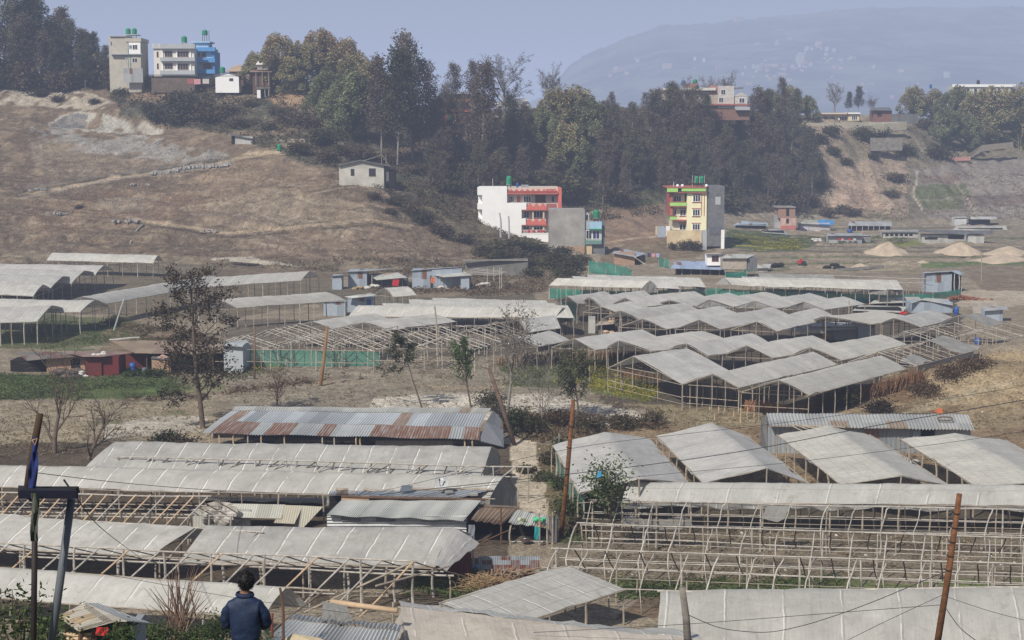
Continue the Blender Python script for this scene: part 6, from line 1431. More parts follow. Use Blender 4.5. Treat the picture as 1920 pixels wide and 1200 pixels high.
    R = Rel('tin_fence', 'low patched tin fence with a rusty top edge behind the firewood', 'fence', 960, 1078, None); R.wallto('sheets', 897, 1043, 1012, 1078, 0, .06, M_tin('fence_tin', (.36,.4,.44), .5, (.2,.07,.04), .12, .5, .25), .2)
    R = Rel('firewood_pile', 'big leaning pile of cut firewood sticks beside the red door', 'firewood', 950, 1100, None); mb = MB()
    for i in range(90):
        x = rnd.gauss(950, 26); b = R.P(x-rnd.uniform(2, 14), 1100+rnd.uniform(-6, 4), rnd.uniform(-.5, .7)); t = R.P(x+rnd.uniform(-6, 14), 1058+abs(x-950)*.35+rnd.uniform(0, 18), rnd.uniform(.2, 1.2)); r = rnd.uniform(.025, .07); mb.tube([b, t], [r, r*.85], 6)
    for i in range(40):
        x = rnd.gauss(972, 20); b = R.P(x, 1075+rnd.uniform(-6, 22), rnd.uniform(0, 1)); e = b+Vector((rnd.uniform(.5, 1.1), rnd.uniform(-.4, .4), rnd.uniform(-.1, .2))); mb.tube([b, e], rnd.uniform(.03, .06), 6)
    mb.build('sticks', M_plain('firewood', (.27,.18,.115), .9, .5, 4), R.root)
    R = Rel('brushwood_heap', 'tangle of fine dry brushwood below the firewood pile', 'brushwood', 905, 1108, None); mb = MB()
    for i in range(420):
        x = rnd.gauss(912, 26); b = R.P(x, 1098+rnd.uniform(-16, 12)+abs(x-905)*.08, rnd.uniform(-.6, .6)); d = Vector((rnd.gauss(0, .5), rnd.gauss(0, .3), rnd.gauss(.05, .16))); mb.tube([b, b+d*.5+Vector((0, 0, .06)), b+d], [.016, .014, .008], 3, False)
    mb.build('twigs', M_plain('brush_tan', (.36,.25,.14), .95, .4, 4), R.root)
    sacks('plastic_bag', 'crumpled light blue plastic bag by the firewood', 905, 1068, 3, M_plain('light_blue_bag', (.2,.35,.7)), None, .25)
    # left shack with cream sheets
    R = Rel('patched_shack', 'low shack patched with cream tin sheets and a bundle of old film on the left', 'shack', 490, 990, None); Y1 = R.Y
    corr(R, 'upper_roof', (375,932,3.5), (640,934,3.5), (610,944,1.8), (378,936,1.8), tin_g, .025, .14)
    R.sheet('front_sheet', [(432,944,.8),(535,946,.8),(528,972,-.6),(445,970,-.6)], M_tin('cream_tin', (.55,.54,.47), .06, (.42,.2,.09), .14)); R.sheet('front_sheet', [(534,947,.7),(568,948,.7),(552,982,-.9),(513,980,-.9)], M_tin('cream_tin_b', (.50,.46,.36), .1, (.4,.25,.12), .14)); R.sheet('front_sheet', [(568,948,.6),(606,950,.6),(568,990,-.6),(530,987,-.6)], M_tin('cream_tin_c', (.44,.42,.34), .1, (.36,.25,.15), .14))
    R.wallto('back_wall', 380, 940, 608, 992, 2.8, 3, darkm, .3); R.wallto('low_wall', 362, 955, 470, 992, 0, .1, tin_w, .2)
    B = Rel('film_bundle', 'crumpled bundle of old clear film lying on the patched shack', 'film bundle', 412, 985, Y1-.5); P = []
    for i in range(15):
        t = i/14; P.append([B.P(412, 965, 0)+Vector((math.sin(t*PI)*math.cos(a)*1.05, math.sin(t*PI)*math.sin(a)*.5, math.cos(t*PI)*.62))*(1+.22*math.sin(a*4+t*9)+.14*math.sin(a*9+t*17)) for a in np.linspace(0, 2*PI, 37)])
    MB().grid(P).build('crumpled_film', M_film('bundle_film', (.50,.47,.42), .4, 0, .3, .5), B.root)
    # bottom-centre tin roof
    R = Rel('tin_shed', 'pale tin shed roof at the bottom centre, right of the man', 'shed', 640, 1215, 62)
    corr(R, 'upper_roof', (548,1152,3), (755,1172,3), (750,1182,1.8), (540,1160,1.8), tin_g, .03, .16); corr(R, 'lower_roof', (540,1162,1.7), (750,1184,1.7), (735,1225,-1.2), (495,1205,-1.2), M_tin('pale_roof', (.55,.56,.55), .1, (.42,.36,.26), .16), .03, .16)
    R.wallto('wall', 500, 1212, 735, 1245, -1.0, -.9, darkm, .5); R.sheet('tan_sheet', [(548,1188,-1.5),(600,1196,-1.5),(640,1222,-2.2),(500,1225,-2.2)], M_plain('tan_sheet', (.50,.42,.28), .85, .25), .03)
    for i in range(2): R.sheet('dark_patch', [(597+i*13,1183+i*1.8,1.0),(607+i*13,1186+i*1.8,.9),(606+i*13,1191+i*1.8,.6),(597+i*13,1188+i*1.8,.7)], rag_b, .03)
    o = MB().tube([at(620, 1129, 66), at(680, 1136.5, 65.5), at(745, 1145, 65)], [.13, .12, .11], 10).build('peeled_log', bam_y, smooth=True); tag(o, 'thick freshly peeled log lying above the pale tin roof', 'log')
    o = pole('rusty_rod', at(510, 1196, 60), at(511, 1150, 60), .06, M_plain('red_rust', (.22,.06,.04), .8)); tag(o, 'short dark red rod standing beside the man in the blue jacket', 'rod')
    for i, (x0, y0, x1, y1) in enumerate([(525,1102,532,1198)]): o = pole('leaning_stick', at(x1, y1+4, 60), at(x0, y0, 60.4), .06, woodd); tag(o, 'thin dark leaning stick right of the man', 'stick')
    P = [[at(604+i*3.2*(1+.035*j)+.8*math.sin(j*.5+i), 1127+i*.6+j*(2.9+.55*math.sin(i*.9+1)), 64.6+.05*math.sin(i*2.1)*(j/13)) for i in range(15)] for j in range(14)]; o = MB().grid(P).build('torn_film', film_e, smooth=True); tag(o, 'torn grey film draped from the peeled log', 'film scrap')
    # coop at lower left
    R = Rel('chicken_coop', 'small coop with a cream tin hip roof above a slatted log front', 'coop', 190, 1215, 38)
    R.sheet('roof', [(160,1130,1.2),(213,1165,-1),(147,1183,-1.1),(108,1155,.2)], M_tin('coop_tin', (.55,.50,.40), .12, (.4,.28,.14), .2, .6), .02); R.sheet('roof', [(160,1130,1.2),(185,1131,1.4),(283,1168,-.2),(238,1164,-1)], M_tin('coop_tin_b', (.42,.43,.42), .1), .02); R.sheet('roof', [(160,1130,1.2),(238,1164,-1),(213,1165,-1),(147,1183,-1.1)], M_tin('coop_tin_c', (.58,.53,.43), .1, (.4,.3,.16), .2), .02)
    R.wallto('back', 120, 1165, 250, 1225, .6, .8, darkm, .3); R.wallto('side', 244, 1172, 258, 1225, -.4, .5, M_plain('coop_side', (.3,.32,.34)), .3)
    for y in (1187, 1197, 1208): pole('slat', R.P(120, y, -.7), R.P(180, y+1, -.7), .05, bam_y, R.root)
    for x in (125, 152, 176): pole('post', R.P(x, 1226, -.75), R.P(x, 1178, -.75), .06, woodd, R.root)
    cloth('bright red cloth under the coop roof', 180, 1176, 1192, 22, rag_r, 36.8)
    # dark awning at the left edge
    R = Rel('dark_awning', 'dark blue awning corner on poles at the left edge, close to the camera', 'awning', 60, 1200, 14.)
    R.sheet('canopy', [(34,917,-.2),(140,921,-.2),(120,914,.2),(34,910,.2)], M_plain('awning_dark', (.02,.022,.03), .7), .02); R.box('front_edge', 34, 921, 144, 935, -.25, -.2, M_plain('edge_blue', (.006,.008,.022), .8)); R.box('under_frame', 36, 922, 136, 934, -.1, .12, darkm)
    MB().tube([at(85, 1290, 14), at(134, 936, 14.05)], .036, 10).build('pole', steelm, R.root, True); MB().tube([at(62, 1290, 13.8), at(66, 930, 13.9)], .027, 8).build('post', ironm, R.root, True)
    g = Rel('hanging_rag', 'grey-green rag tied to the dark post under the awning', 'rag', 66, 1040, 13.7); P = [[at(58+i*3.6+math.sin(j*1.2)*2, 925+j*18, 13.7+.03*math.sin(i*2+j)) for i in range(5)] for j in range(6)]; MB().grid(P).build('cloth', M_plain('rag_olive', (.09,.10,.08), .95, .4, 9), g.root, True)
    R = Rel('flag_pole', 'thick brown wooden pole with a torn blue cloth tied on, at the left edge', 'pole', 52, 926, 14.); MB().tube([at(50, 926, 14.02), at(56, 880, 14.02), at(66, 825, 14.02), at(75, 776, 14.02)], [.034, .034, .034, .03], 8).build('stick', M_plain('stick_dark', (.07,.045,.03), .9, .4, 5), R.root, True); MB().tube([at(60, 826, 13.95), at(70, 822, 13.95), at(66, 834, 13.95), at(61, 826, 13.95)], .008, 5).build('knot', M_plain('rope', (.45,.3,.18)), R.root)
    P = [[at(62+i*(2.6+j*.25)-j*1.5+1.5*math.sin(j+i), 818+j*13+i*2, 13.96+.02*math.sin(i*2+j)) for i in range(5)] for j in range(10)]; MB().grid(P).build('torn_cloth', M_plain('flag_blue', (.025,.04,.15), .9, .4, 9), R.root, True)
front_sheds()
# ------------------------------------------------------------------ utility poles and wires
def poles_wires():
    def up(label, xt, yt, xb, yb, Y, r, m, name='utility_pole', cat='pole', bands=3):
        root = thing(name, label, cat, at(xb, yb, Y)); b = at(xb, yb, Y); t = at(xt, yt, Y+.0); d = (t-b)
        MB().tube([b-d*.03, b.lerp(t, .5)+Vector((r*.3, 0, 0)), t], [r*1.1, r, r*.85], 10).build('shaft', m, root, True)
        if yt > 700 or bands > 3:
            for i in range(bands):
                c = b.lerp(t, .55+.42*i/bands); MB().tube([c-d*.002, c+d*.002], r*1.25, 10).build('clamp', ironm, root)
        return t
    ups = {}
    ups['a'] = up('tall rusty orange steel pole beside the path, wires crossing it', 1075, 750, 1049, 1034, 90, .135, rustp)
    ups['b'] = up('thick rusty steel pole leaning at the bottom right with coiled wire', 1799, 926, 1752, 1240, 56, .115, rustp, bands=5)
    up('slanting dark pole patched with rust by the tin-roofed barn gable', 917, 692, 967, 842, 118, .16, M_plain('pole_rust_dark', (.15,.10,.075), .85, .4, 2))
    up('leaning rusty pole rising behind the tin-roofed barn', 613.5, 612, 596, 762, 146, .15, M_plain('pole_orange', (.27,.15,.07), .85, .35, 2))
    up('thin straight rusty pole beside the pale green net', 477, 612, 477, 718, 150, .09, M_plain('pole_brown', (.2,.13,.09)))
    up('short weathered wooden post in front of the broad film tunnel', 1279, 1101, 1290, 1215, 63, .15, M_plain('grey_post', (.2,.18,.155), .95, .4, 3), 'fence_post', 'post', 0)
    for l, xt, yt, xb, yb, r in [('thin grey pole rising before the four stacked film tunnels', 815, 574, 822, 690, .1), ('thin white pole with a trailing vine in front of the mustard patch', 1104, 652, 1106, 714, .07), ('slim concrete pole in front of the white house wall, left of two', 936.5, 399, 939, 447, .22), ('slim concrete pole in front of the white house wall, right of two', 953.5, 405, 955, 448, .2), ('pale leaning pole stub under the stilts at the left', 234, 558, 212, 620, .1), ('thin pole standing in the third row of tunnels', 1557, 564, 1557, 606, .06), ('thin tall pole rising in front of the arched tin shack', 1592, 563, 1591, 640, .06), ('thin pole at the right in the sand field', 1839, 473, 1840, 530, .09), ('pale pole on the ridge bank left of the cream bungalow', 1454, 182, 1454, 225, .16), ('second pale pole on the ridge bank nearer the cream bungalow', 1527, 186, 1524, 222, .16)]:
        g = ground(xb, yb); root = thing('pole', l, 'pole', g); pole('shaft', g-Vector((0, 0, .2)), at(xt, yt, g.y), r, greyp if 'concrete' in l or 'pale' in l else bam, root)
    def wire(label, pts, r=.02, sag=0):
        P = []
        for (a, b) in zip(pts, pts[1:]):
            A = at(*a); B = at(*b); L = (B-A).length; n = 10
            for i in range(n): t = i/n; p = A.lerp(B, t); p.z -= L*.02*sag*4*t*(1-t); P.append(p)
        P.append(at(*pts[-1]))
        for _ in range(14): P = [P[0]]+[(P[i-1]+P[i]*2+P[i+1])/4 for i in range(1, len(P)-1)]+[P[-1]]
        o = MB().tube(P, r, 4, False).build('cable', wirem); tag(o, label, 'cable')
    wire('main black cable rising to the right above the film tents', [(640,935,92),(820,915,91),(1058,890,90),(1260,866,88),(1430,840,86),(1640,797,84),(1990,738,80)], .025, .12)
    wire('fainter cable crossing the film tents above the main one', [(600,948,92),(1064,838,90.2),(1260,816,92),(1560,782,95),(1990,712,99)], .014, .1)
    wire('cable sagging over the long battened film tunnel at the left', [(50,884,60),(300,912,75),(480,923,85),(720,928,95),(1052,896,90)], .018, .15)
    wire('lower cable across the film tents', [(1056,908,89.8),(1250,888,89),(1480,868,88),(1780,830,86),(1990,798,85)], .014, .1)
    wire('black wire looping low from the wooden post to the rusty pole', [(1284,1150,63),(1350,1180,62),(1440,1188,61),(1520,1170,59),(1620,1136,58),(1772,1072,56)], .018)
    wire('thin wire from the left to the rusty pole across the broad film', [(1000,1186,64),(1300,1170,62),(1540,1151,59),(1766,1134,56)], .012)
    wire('thin wire rising steeply to the rusty pole from the bottom edge', [(1560,1215,56.5),(1660,1165,56.2),(1768,1115,56)], .010)
    wire('wire slack to the right of the rusty pole', [(1770,1135,56),(1800,1180,55),(1850,1215,54)], .014)
    wire('straight thin wire leaving right from the rusty pole', [(1772,1118,56),(1860,1148,54),(1990,1180,50)], .010)
    wire('faint cable down the left awning across the tunnels', [(120,900,16),(180,985,40),(262,1045,70)], .010)
    wire('thin cable from the left edge passing behind the man', [(-20,1050,40),(200,1075,55),(430,1120,60),(660,1150,64)], .010, .1)
poles_wires()
# ------------------------------------------------------------------ vegetation
def rv(r): return Vector((r.gauss(0, 1), r.gauss(0, 1), r.gauss(0, 1))).normalized()
class Tree:
    def __init__(s, seed): s.r = random.Random(seed); s.mb = MB(); s.leaf = []; s.dirs = []
    def limb(s, p, d, L, rad, lev, P):
        r = s.r; n = 5 if lev == 0 else 4; pts = [p.copy()]; rs = [rad]; d = d.normalized()
        wob = P['wob'][min(lev, len(P['wob'])-1)]; trop = P['trop'][min(lev, len(P['trop'])-1)]
        for i in range(n):
            d = (d+rv(r)*wob+Vector((0, 0, trop))).normalized(); p = p+d*L/n; pts.append(p.copy()); rs.append(max(rad*(1-(i+1)/n*P.get('taper', .8)), P.get('rmin', .012)))
        s.mb.tube(pts, rs, 7 if lev == 0 else (5 if lev == 1 else 3), False)
        if lev >= P['lev']:
            for k in range(P['leaves']):
                t = r.random()**.7*n; i = min(int(t), n-1); q = pts[i].lerp(pts[i+1], t-i)
                s.leaf.append(q+rv(r)*P['spread']*r.random()**.5); s.dirs.append(d)
            return
        a0, a1, cnt = P['kids'][lev]; ph = r.random()*6
        for k in range(cnt):
            t = a0+(a1-a0)*(k+r.random()*.8)/cnt; i = min(int(t*n), n-1); q = pts[i].lerp(pts[i+1], t*n-i)
            dd = (pts[i+1]-pts[i]).normalized(); o = dd.orthogonal().normalized(); ph += 2.4+r.uniform(-.5, .5)
            side = o*math.cos(ph)+dd.cross(o)*math.sin(ph); an = P['ang'][lev]*r.uniform(.75, 1.25)
            kd = dd*math.cos(an)+side*math.sin(an)
            ll = P['len'][lev]*L*(1-P['cone'][lev]*(t-a0)/(1-a0+1e-6))*r.uniform(.7, 1.2)
            s.limb(q, kd, ll, rs[i]*P.get('kr', .5), lev+1, P)
    def make(s, name, col, bm, size=.25, asp=.55, cf=None, extra=None, droop=0):
        tm = s.mb.mesh(name+'_trunk', bm, smooth=True); cm = None
        if s.leaf:
            L = np.array([tuple(p) for p in s.leaf]); k = len(L)
            g = nr.random((k, 1)); c0, c1 = np.array(col[0]), np.array(col[1]); C = c0+(c1-c0)*g
            cl = fbm(L[:, 0]+L[:, 2]*.7, L[:, 1]+L[:, 2]*.5, max(1.0, L[:, 2].max()*.14), 2, 3)[:, None]
            C = C*(.35+1.3*cl)
            if len(col) > 2:
                m = (nr.random((k, 1)) < col[3]*np.clip((L[:, 2:3]/L[:, 2].max())*1.6-.3, 0.1, 1.2)); C = np.where(m, np.array(col[2])*(.6+.6*g), C)
            cm = leafmesh(name+'_crown', L, size*nr.uniform(.6, 1.3, k), C, leafm, .7, asp=asp)
        return tm, cm
def place_tree(proto, name, label, cat, p, h, rz, group=None, h0=1.0, sx=1.0):
    root = thing(name, label, cat, p, group)
    for nm, me in (('trunk', proto[0]), ('crown', proto[1])):
        if me is None: continue
        o = bpy.data.objects.new(nm, me); link(o, root)
    k = h/h0; root.scale = (k*sx, k*sx, k); root.rotation_euler = (rnd.uniform(-.04, .04), rnd.uniform(-.04, .04), rz); return root
DK = ((.125,.10,.078), (.21,.17,.132))
ALD = dict(lev=2, kids=[(.28,1,30),(.2,1,6)], ang=[.95,.7], len=[.27,.5], cone=[.72,.3], wob=[.05,.16,.25], trop=[.06,.10,.05], leaves=16, spread=.75, kr=.32, taper=.85, rmin=.02)
def alder(seed, col=DK, leaves=16, H=16, size=.19, bm=None, kid=30, spread=.75):
    t = Tree(seed); P = dict(ALD); P['leaves'] = leaves; P['kids'] = [(.25, 1, kid), (.2, 1, 6)]; P['spread'] = spread
    t.limb(Vector((0, 0, -.4)), Vector((.03, 0, 1)), H, .17, 0, P); return t.make('alder', col, bm or bark_p, size)
def bamboo_clump(seed, tips=.25, H=12.0, n=30, col=((.16,.175,.085),(.36,.35,.18))):
    t = Tree(seed); r = t.r
    for i in range(n):
        a = i*2.4+r.uniform(-.5, .5); f0 = (i+.5)/n; h = H*(.98-.74*f0*r.uniform(.7, 1.1)); reach = 4.3*f0**.55*r.uniform(.7, 1.15)
        hd = Vector((math.cos(a), math.sin(a), 0)); b = Vector((hd.x*.5*r.random(), hd.y*.5*r.random(), -.3)); tip = None
        for c in range(3):
            pts = [b.copy()]; k = 7; o = rv(r)*.25; o.z *= .3
            for q in range(1, k+1):
                f = q/k; pts.append(b+hd*reach*f**2.3+Vector((0, 0, h*(1.1*f-.22*f**5)*(1-.06*c)))+o*f*3)
            t.mb.tube(pts, [.06-.007*q for q in range(k+1)], 4, False)
            for m in range(34):
                f = .35+.6*r.random(); q = f*k; i2 = min(int(q), k-1); t.leaf.append(pts[i2].lerp(pts[i2+1], q-i2)+rv(r)*.55*r.random())
        tip = b+hd*reach*.95+Vector((0, 0, h*.9)); sx = r.uniform(.8, 1.25)
        for m in range(210):
            v = rv(r); v = v*(r.random()**.33); p = tip+Vector((v.x*sx, v.y*sx, v.z*1.15-.25*max(0, v.x*hd.x+v.y*hd.y))); p = p+hd*(.35*max(0, -v.z)); p.z -= .25*(v.x*v.x+v.y*v.y); t.leaf.append(p)
    return t.make('bamboo', (col[0], col[1], (.52,.37,.21), tips), M_plain('culm', (.22,.22,.1), .8, .3, 2), .27, .36)
def dome_bare(seed, H=12):
    t = Tree(seed); P = dict(lev=3, kids=[(.45,1,11),(.3,1,6),(.2,1,5)], ang=[.65,.6,.6], len=[.62,.55,.5], cone=[.2,.2,.2], wob=[.05,.14,.2,.25], trop=[.03,.07,.06,.05], leaves=9, spread=.3, kr=.55, taper=.75, rmin=.016)
    t.limb(Vector((0, 0, -.3)), Vector((0, 0, 1)), H*.62, .32, 0, P); return t.make('dome', ((.11,.09,.075),(.17,.14,.115)), bark_p, .2, .16)
def bushm(seed, col, n=900, rx=1.3, rz=1.0, size=.13, nm='shrub', lobes=7, asp=.55):
    r = random.Random(seed); t = Tree(seed); C = []
    for i in range(lobes):
        a = r.uniform(0, 6.28); c = Vector((math.cos(a)*rx*.55*r.random(), math.sin(a)*rx*.55*r.random(), rz*r.uniform(.3, .95))); C.append(c)
        t.mb.tube([Vector((c.x*.2, c.y*.2, -.1)), c*.6+rv(r)*.08, c+Vector((0, 0, .1))], [.03, .02, .008], 4, False)
    for i in range(n):
        c = r.choice(C); t.leaf.append(c+Vector((r.gauss(0, rx*.27), r.gauss(0, rx*.27), r.gauss(0, rz*.2)))); t.leaf[-1].z = max(.03, t.leaf[-1].z*r.uniform(.7, 1.05))
    return t.make(nm, col, bark, size, asp)
OL = ((.07,.075,.032), (.13,.125,.06))
A_ = [alder(i+1, [DK, ((.13,.112,.08),(.21,.185,.128)), ((.11,.112,.075),(.19,.185,.118)), DK][i], [26, 19, 28, 14][i], spread=[.95, .9, 1.05, .8][i]) for i in range(4)]
AT = [alder(21, DK, 26, 16, .2, None, 36, .9), alder(22, ((.06,.066,.044),(.11,.115,.066)), 30, 16, .22, None, 34, 1.0)]
B_ = [bamboo_clump(31, .22), bamboo_clump(32, .5), bamboo_clump(33, .04, col=((.12,.15,.075),(.27,.29,.155)))]
D_ = [dome_bare(41), dome_bare(42)]
S_ = [bushm(51, ((.065,.063,.036),(.125,.115,.065)), 1300, 1.3, 1.0, .11, lobes=12), bushm(52, ((.10,.08,.053),(.17,.135,.09)), 1000, 1.3, .9, .11, lobes=12), bushm(53, OL, 1300, 1.3, 1.0, .11, lobes=13)]
def tree_at(px, pyb, pyt, proto, name, label, cat, h0, group=None, sx=1.0, Y=None):
    p = ground(px, pyb) if Y is None else at(px, pyb, Y); h = (pyb-pyt)*p.y/F
    return place_tree(proto, name, label, cat, p-Vector((0, 0, .2)), h, rnd.uniform(0, 6.28), group, h0, sx)
def forest():
    lab = 'tall dark thinly leaved tree in the dense stand crowning the hill at the far left'
    for i, (x, b, t) in enumerate([(-110,152,10),(-70,150,-20),(-30,150,5),(5,152,-15),(35,150,8),(62,152,-4),(88,150,-12),(98,158,40),(118,152,18),(140,155,38),(158,152,55),(176,154,62),(192,158,85),(128,165,80),(75,166,60),(30,166,50),(-20,168,45),(160,168,95),(202,160,110),(108,168,70),(50,162,30)]):
        tree_at(x, b, t, AT[i % 2] if i % 3 else A_[2], 'hill_tree', lab, 'tree', 16.5, 'dark trees at the far left of the hilltop', 1.25)
    for i in range(26):
        x = rnd.uniform(-120, 208); b = rnd.uniform(150, 172); tree_at(x, b, b-rnd.uniform(38, 62), S_[i % 2], 'shrub', 'dark bush filling in below the tall trees at the far left', 'shrub', 1.25, 'bushes below the far left trees', .75)
    for x, b, t, k, l in [(478,163,88,0,'smallest bamboo clump on the ridge, leaning left over the open house'),(522,168,50,1,'tall brown-tipped bamboo clump on the ridge right of the open house'),(563,170,66,0,'bamboo clump with a notch of sky at its left, in the ridge row'),(602,176,40,1,'tallest brown-tipped bamboo clump of the ridge row'),(645,192,58,1,'bamboo clump with orange-brown drooping tips at the right of the ridge row'),(545,176,98,1,'low rusty bamboo clump in front of the ridge row'),(612,232,118,2,'dark green bamboo clump below the ridge row'),(655,262,112,2,'darkest green bamboo clump descending the slope'),(690,232,97,0,'bamboo clump at the right end of the ridge row next to bare alders'),(665,205,85,0,'mid bamboo clump behind the darkest green one'),
                    (1042,262,152,0,'left bamboo clump of the big group at the middle of the ridge'),(1078,272,146,0,'tallest bamboo clump of the big group at the middle of the ridge'),(1102,288,166,2,'right bamboo clump of the big group at the middle of the ridge'),(1062,322,215,0,'lower bamboo clump of the middle group, on the slope'),(1092,336,252,2,'lowest bamboo clump of the middle group, on the slope'),(1018,290,190,2,'dark bamboo clump at the left foot of the middle group'),
                    (1440,222,158,2,'rounded olive clump on the ridge right of the villa'),(1478,222,152,0,'paler rounded clump on the ridge right of the villa'),(1515,224,172,2,'low rounded clump beside the cream bungalow'),
                    (1712,226,152,0,'leftmost bamboo clump of the group at far right'),(1752,232,158,0,'second bamboo clump of the group at far right'),(1795,252,148,2,'tall narrow bamboo clump in front of the white villa'),(1832,268,156,0,'bamboo clump right of the tall narrow one in front of the white villa'),(1772,280,190,2,'lower dark bamboo clump of the far right group'),(1865,275,148,0,'bamboo clump at the right edge of the far right group'),(1815,284,205,2,'lowest bamboo clump of the far right group'),(1915,280,142,0,'bamboo clump beyond the white villa at the far right')]:
        tree_at(x, b, t, B_[k], 'bamboo_clump', l, 'bamboo', 12.4, 'bamboo clumps on the ridge', 1.12)
    for x, b, t, k, sx, l in [(945,236,98,0,1.25,'large bare dome-crowned tree on the ridge skyline'),(1033,236,118,1,.85,'smaller bare dome-crowned tree on the skyline above the bamboo'),(1280,226,142,1,1.1,'brownish bare tree behind the ridge villa'),(1325,224,140,0,.8,'bare tree in front of the villa parapet'),(1365,224,132,1,.8,'dark bare tree right of the villa tower'),(1565,218,152,0,1.0,'bare rounded tree above the cream bungalow'),(1635,220,178,1,1.0,'bare tree by the red brick hut')]:
        tree_at(x, b, t, D_[k], 'bare_tree', l, 'tree', 12.2, None, sx)
    for x, b, t, l in [(775,300,66,'tallest alder of the bank, its thin top standing clear of the skyline'),(905,338,118,'alder with a tall pale bare trunk left of the white house'),(850,242,120,'slim dark alder on the skyline left of the bare dome'),(884,242,116,'dark alder touching the bare dome on the skyline'),(715,300,108,'alder at the right edge of the ridge bamboo'),(745,312,92,'dense alder just left of the tallest one'),(805,300,112,'alder in front of the orange house left side'),(1590,214,172,'small dark conifer-like tree on the right ridge, left of two'),(1609,214,162,'small dark conifer-like tree on the right ridge, right of two'),(1465,226,146,'thin dark tree rising over the rounded clumps')]:
        tree_at(x, b, t, AT[1] if 'conifer' in l or 'dense' in l else A_[0], 'alder', l, 'tree', 16.5, None, 1.0)
    lab = 'bare dark alder among the many covering the steep bank'; n = 0; r = random.Random(4)
    poly = [(690,250),(760,232),(1000,245),(1120,235),(1240,240),(1420,232),(1500,250),(1535,330),(1525,392),(1250,398),(1120,385),(1000,372),(900,395),(800,380),(735,335)]
    hole = [(925,330),(1120,330),(1120,400),(925,400)]
    pts = []
    while n < 128:
        x = r.uniform(690, 1540); y = r.uniform(232, 398)
        if not inpoly(poly, np.array([x]), np.array([y]))[0] or (992 < x < 1132 and y < 335) or (985 < x < 1110 and y > 320): continue
        if any(abs(x-a)*1.0+abs(y-b) < 13 for a, b in pts): continue
        if y < 262 and (780 < x < 1000) and r.random() < .6: continue
        pts.append((x, y)); n += 1
        h = r.uniform(62, 112)
        if y < 260: h = r.uniform(48, 75)
        if y > 350: h = r.uniform(55, 100)
        tree_at(x, y, y-h, r.choice(A_), 'alder', lab, 'tree', 16.5, 'bare alders covering the steep bank', r.uniform(.9, 1.3))
    for x, b, t in [(1262,238,172),(1292,236,168),(1318,240,178),(1345,238,180),(1376,240,184),(1405,236,176),(1250,244,186)]:
        tree_at(x, b, t, A_[n % 4], 'alder', lab, 'tree', 16.5, 'bare alders covering the steep bank', 1.2); n += 1
    for x, b in [(826,236),(862,246),(958,248),(1150,240),(1180,236),(1215,240),(1205,228),(1250,240),(1290,236),(1330,238),(1135,236),(1400,232)]:
        tree_at(x, b, b-r.uniform(40, 70), r.choice([A_[1], A_[3]]), 'alder', lab, 'tree', 16.5, 'bare alders covering the steep bank', 1.1)
    for i in range(70):
        x = r.uniform(700, 1530); y = r.uniform(255, 395)
        if not inpoly(poly, np.array([x]), np.array([y]))[0] or (985 < x < 1130 and y < 335): continue
        tree_at(x, y, y-r.uniform(18, 40), r.choice(S_), 'shrub', 'tall undergrowth shrub between the trunks on the steep bank', 'shrub', 1.25, 'undergrowth on the steep bank', r.uniform(.9, 1.5))
    sl = 'dark leafless shrub in the scrub of the upper slope'
    for x, b, w in [(222,180,26),(300,225,40),(340,205,60),(365,225,70),(395,230,55),(330,235,50),(285,210,30),(420,215,40),(545,235,50),(580,240,45),(520,215,30),(620,225,40),(600,270,50),(560,290,40),(640,290,40),(610,300,40),(470,200,25),(450,240,40),(500,245,30),(590,200,30),(690,300,40),(660,320,36),(175,195,20),(110,190,24),(75,180,26),(150,390,16),(740,385,30),(765,400,36),(800,420,40),(830,440,44),(865,455,40),(700,370,24),(730,400,24)]:
        tree_at(x, b, b-w*.62, r.choice(S_[:2]), 'shrub', sl, 'shrub', 1.25, 'shrubs scattered over the upper slope', 1.25)
    sl = 'brownish shrub on the bank at the foot of the cement house'
    for x, b, w in [(905,480,40),(935,490,44),(970,488,50),(1005,500,50),(1040,505,60),(1075,508,50),(1010,478,40),(1050,482,40),(1090,495,36),(1060,520,40),(1000,520,40),(1320,462,30),(1295,462,22)]:
        tree_at(x, b, b-w*.6, r.choice(S_), 'shrub', sl, 'shrub', 1.25, 'shrubs at the foot of the houses', 1.2)
    for x, b, t_ in [(1262,466,450),(1282,467,446),(1299,467,444),(1311,467,452)]: tree_at(x, b, t_, S_[1], 'shrub', 'dry creeper shrub against the ochre compound wall', 'shrub', 1.25, 'creepers on the ochre wall', .7, 316)
    for i in range(20): x = 206+i*14.5+rnd.uniform(-5, 5); b = rnd.uniform(156, 168); tree_at(x, b, b-rnd.uniform(12, 22), S_[i % 3], 'shrub', 'scrubby bush in front of the hilltop houses', 'shrub', 1.25, 'bushes in front of the hilltop houses', 1.3)
    tree_at(960, 470, 446, S_[2], 'shrub', 'rounded fresh green patch of plants below the white house wall', 'shrub', 1.25, None, 2.8)
    for x, b, w, l in [(1050,372,150,'broad olive creeper-covered thicket behind the white house'),(1085,368,60,'arched creeper mound right of the white house roof'),(1010,366,60,'creeper thicket left part behind the white house tanks')]:
        tree_at(x, b, b-w*.32, S_[2], 'thicket', l, 'thicket', 1.25, None, 1.6)
    sl = 'greyish green shrub on the eroded right slope'
    for x, b, w in [(1620,262,44),(1650,256,40),(1700,290,36),(1680,340,36),(1670,370,30),(1560,290,30),(1590,310,26),(1545,350,30),(1640,300,26),(1730,240,40),(1765,300,50),(1580,400,30),(1600,405,36),(1548,405,36),(1540,270,36),(1555,255,36),(1520,300,36),(1525,340,36)]:
        tree_at(x, b, b-w*.6, r.choice(S_), 'shrub', sl, 'shrub', 1.25, 'shrubs on the eroded slope', 1.1)
forest()
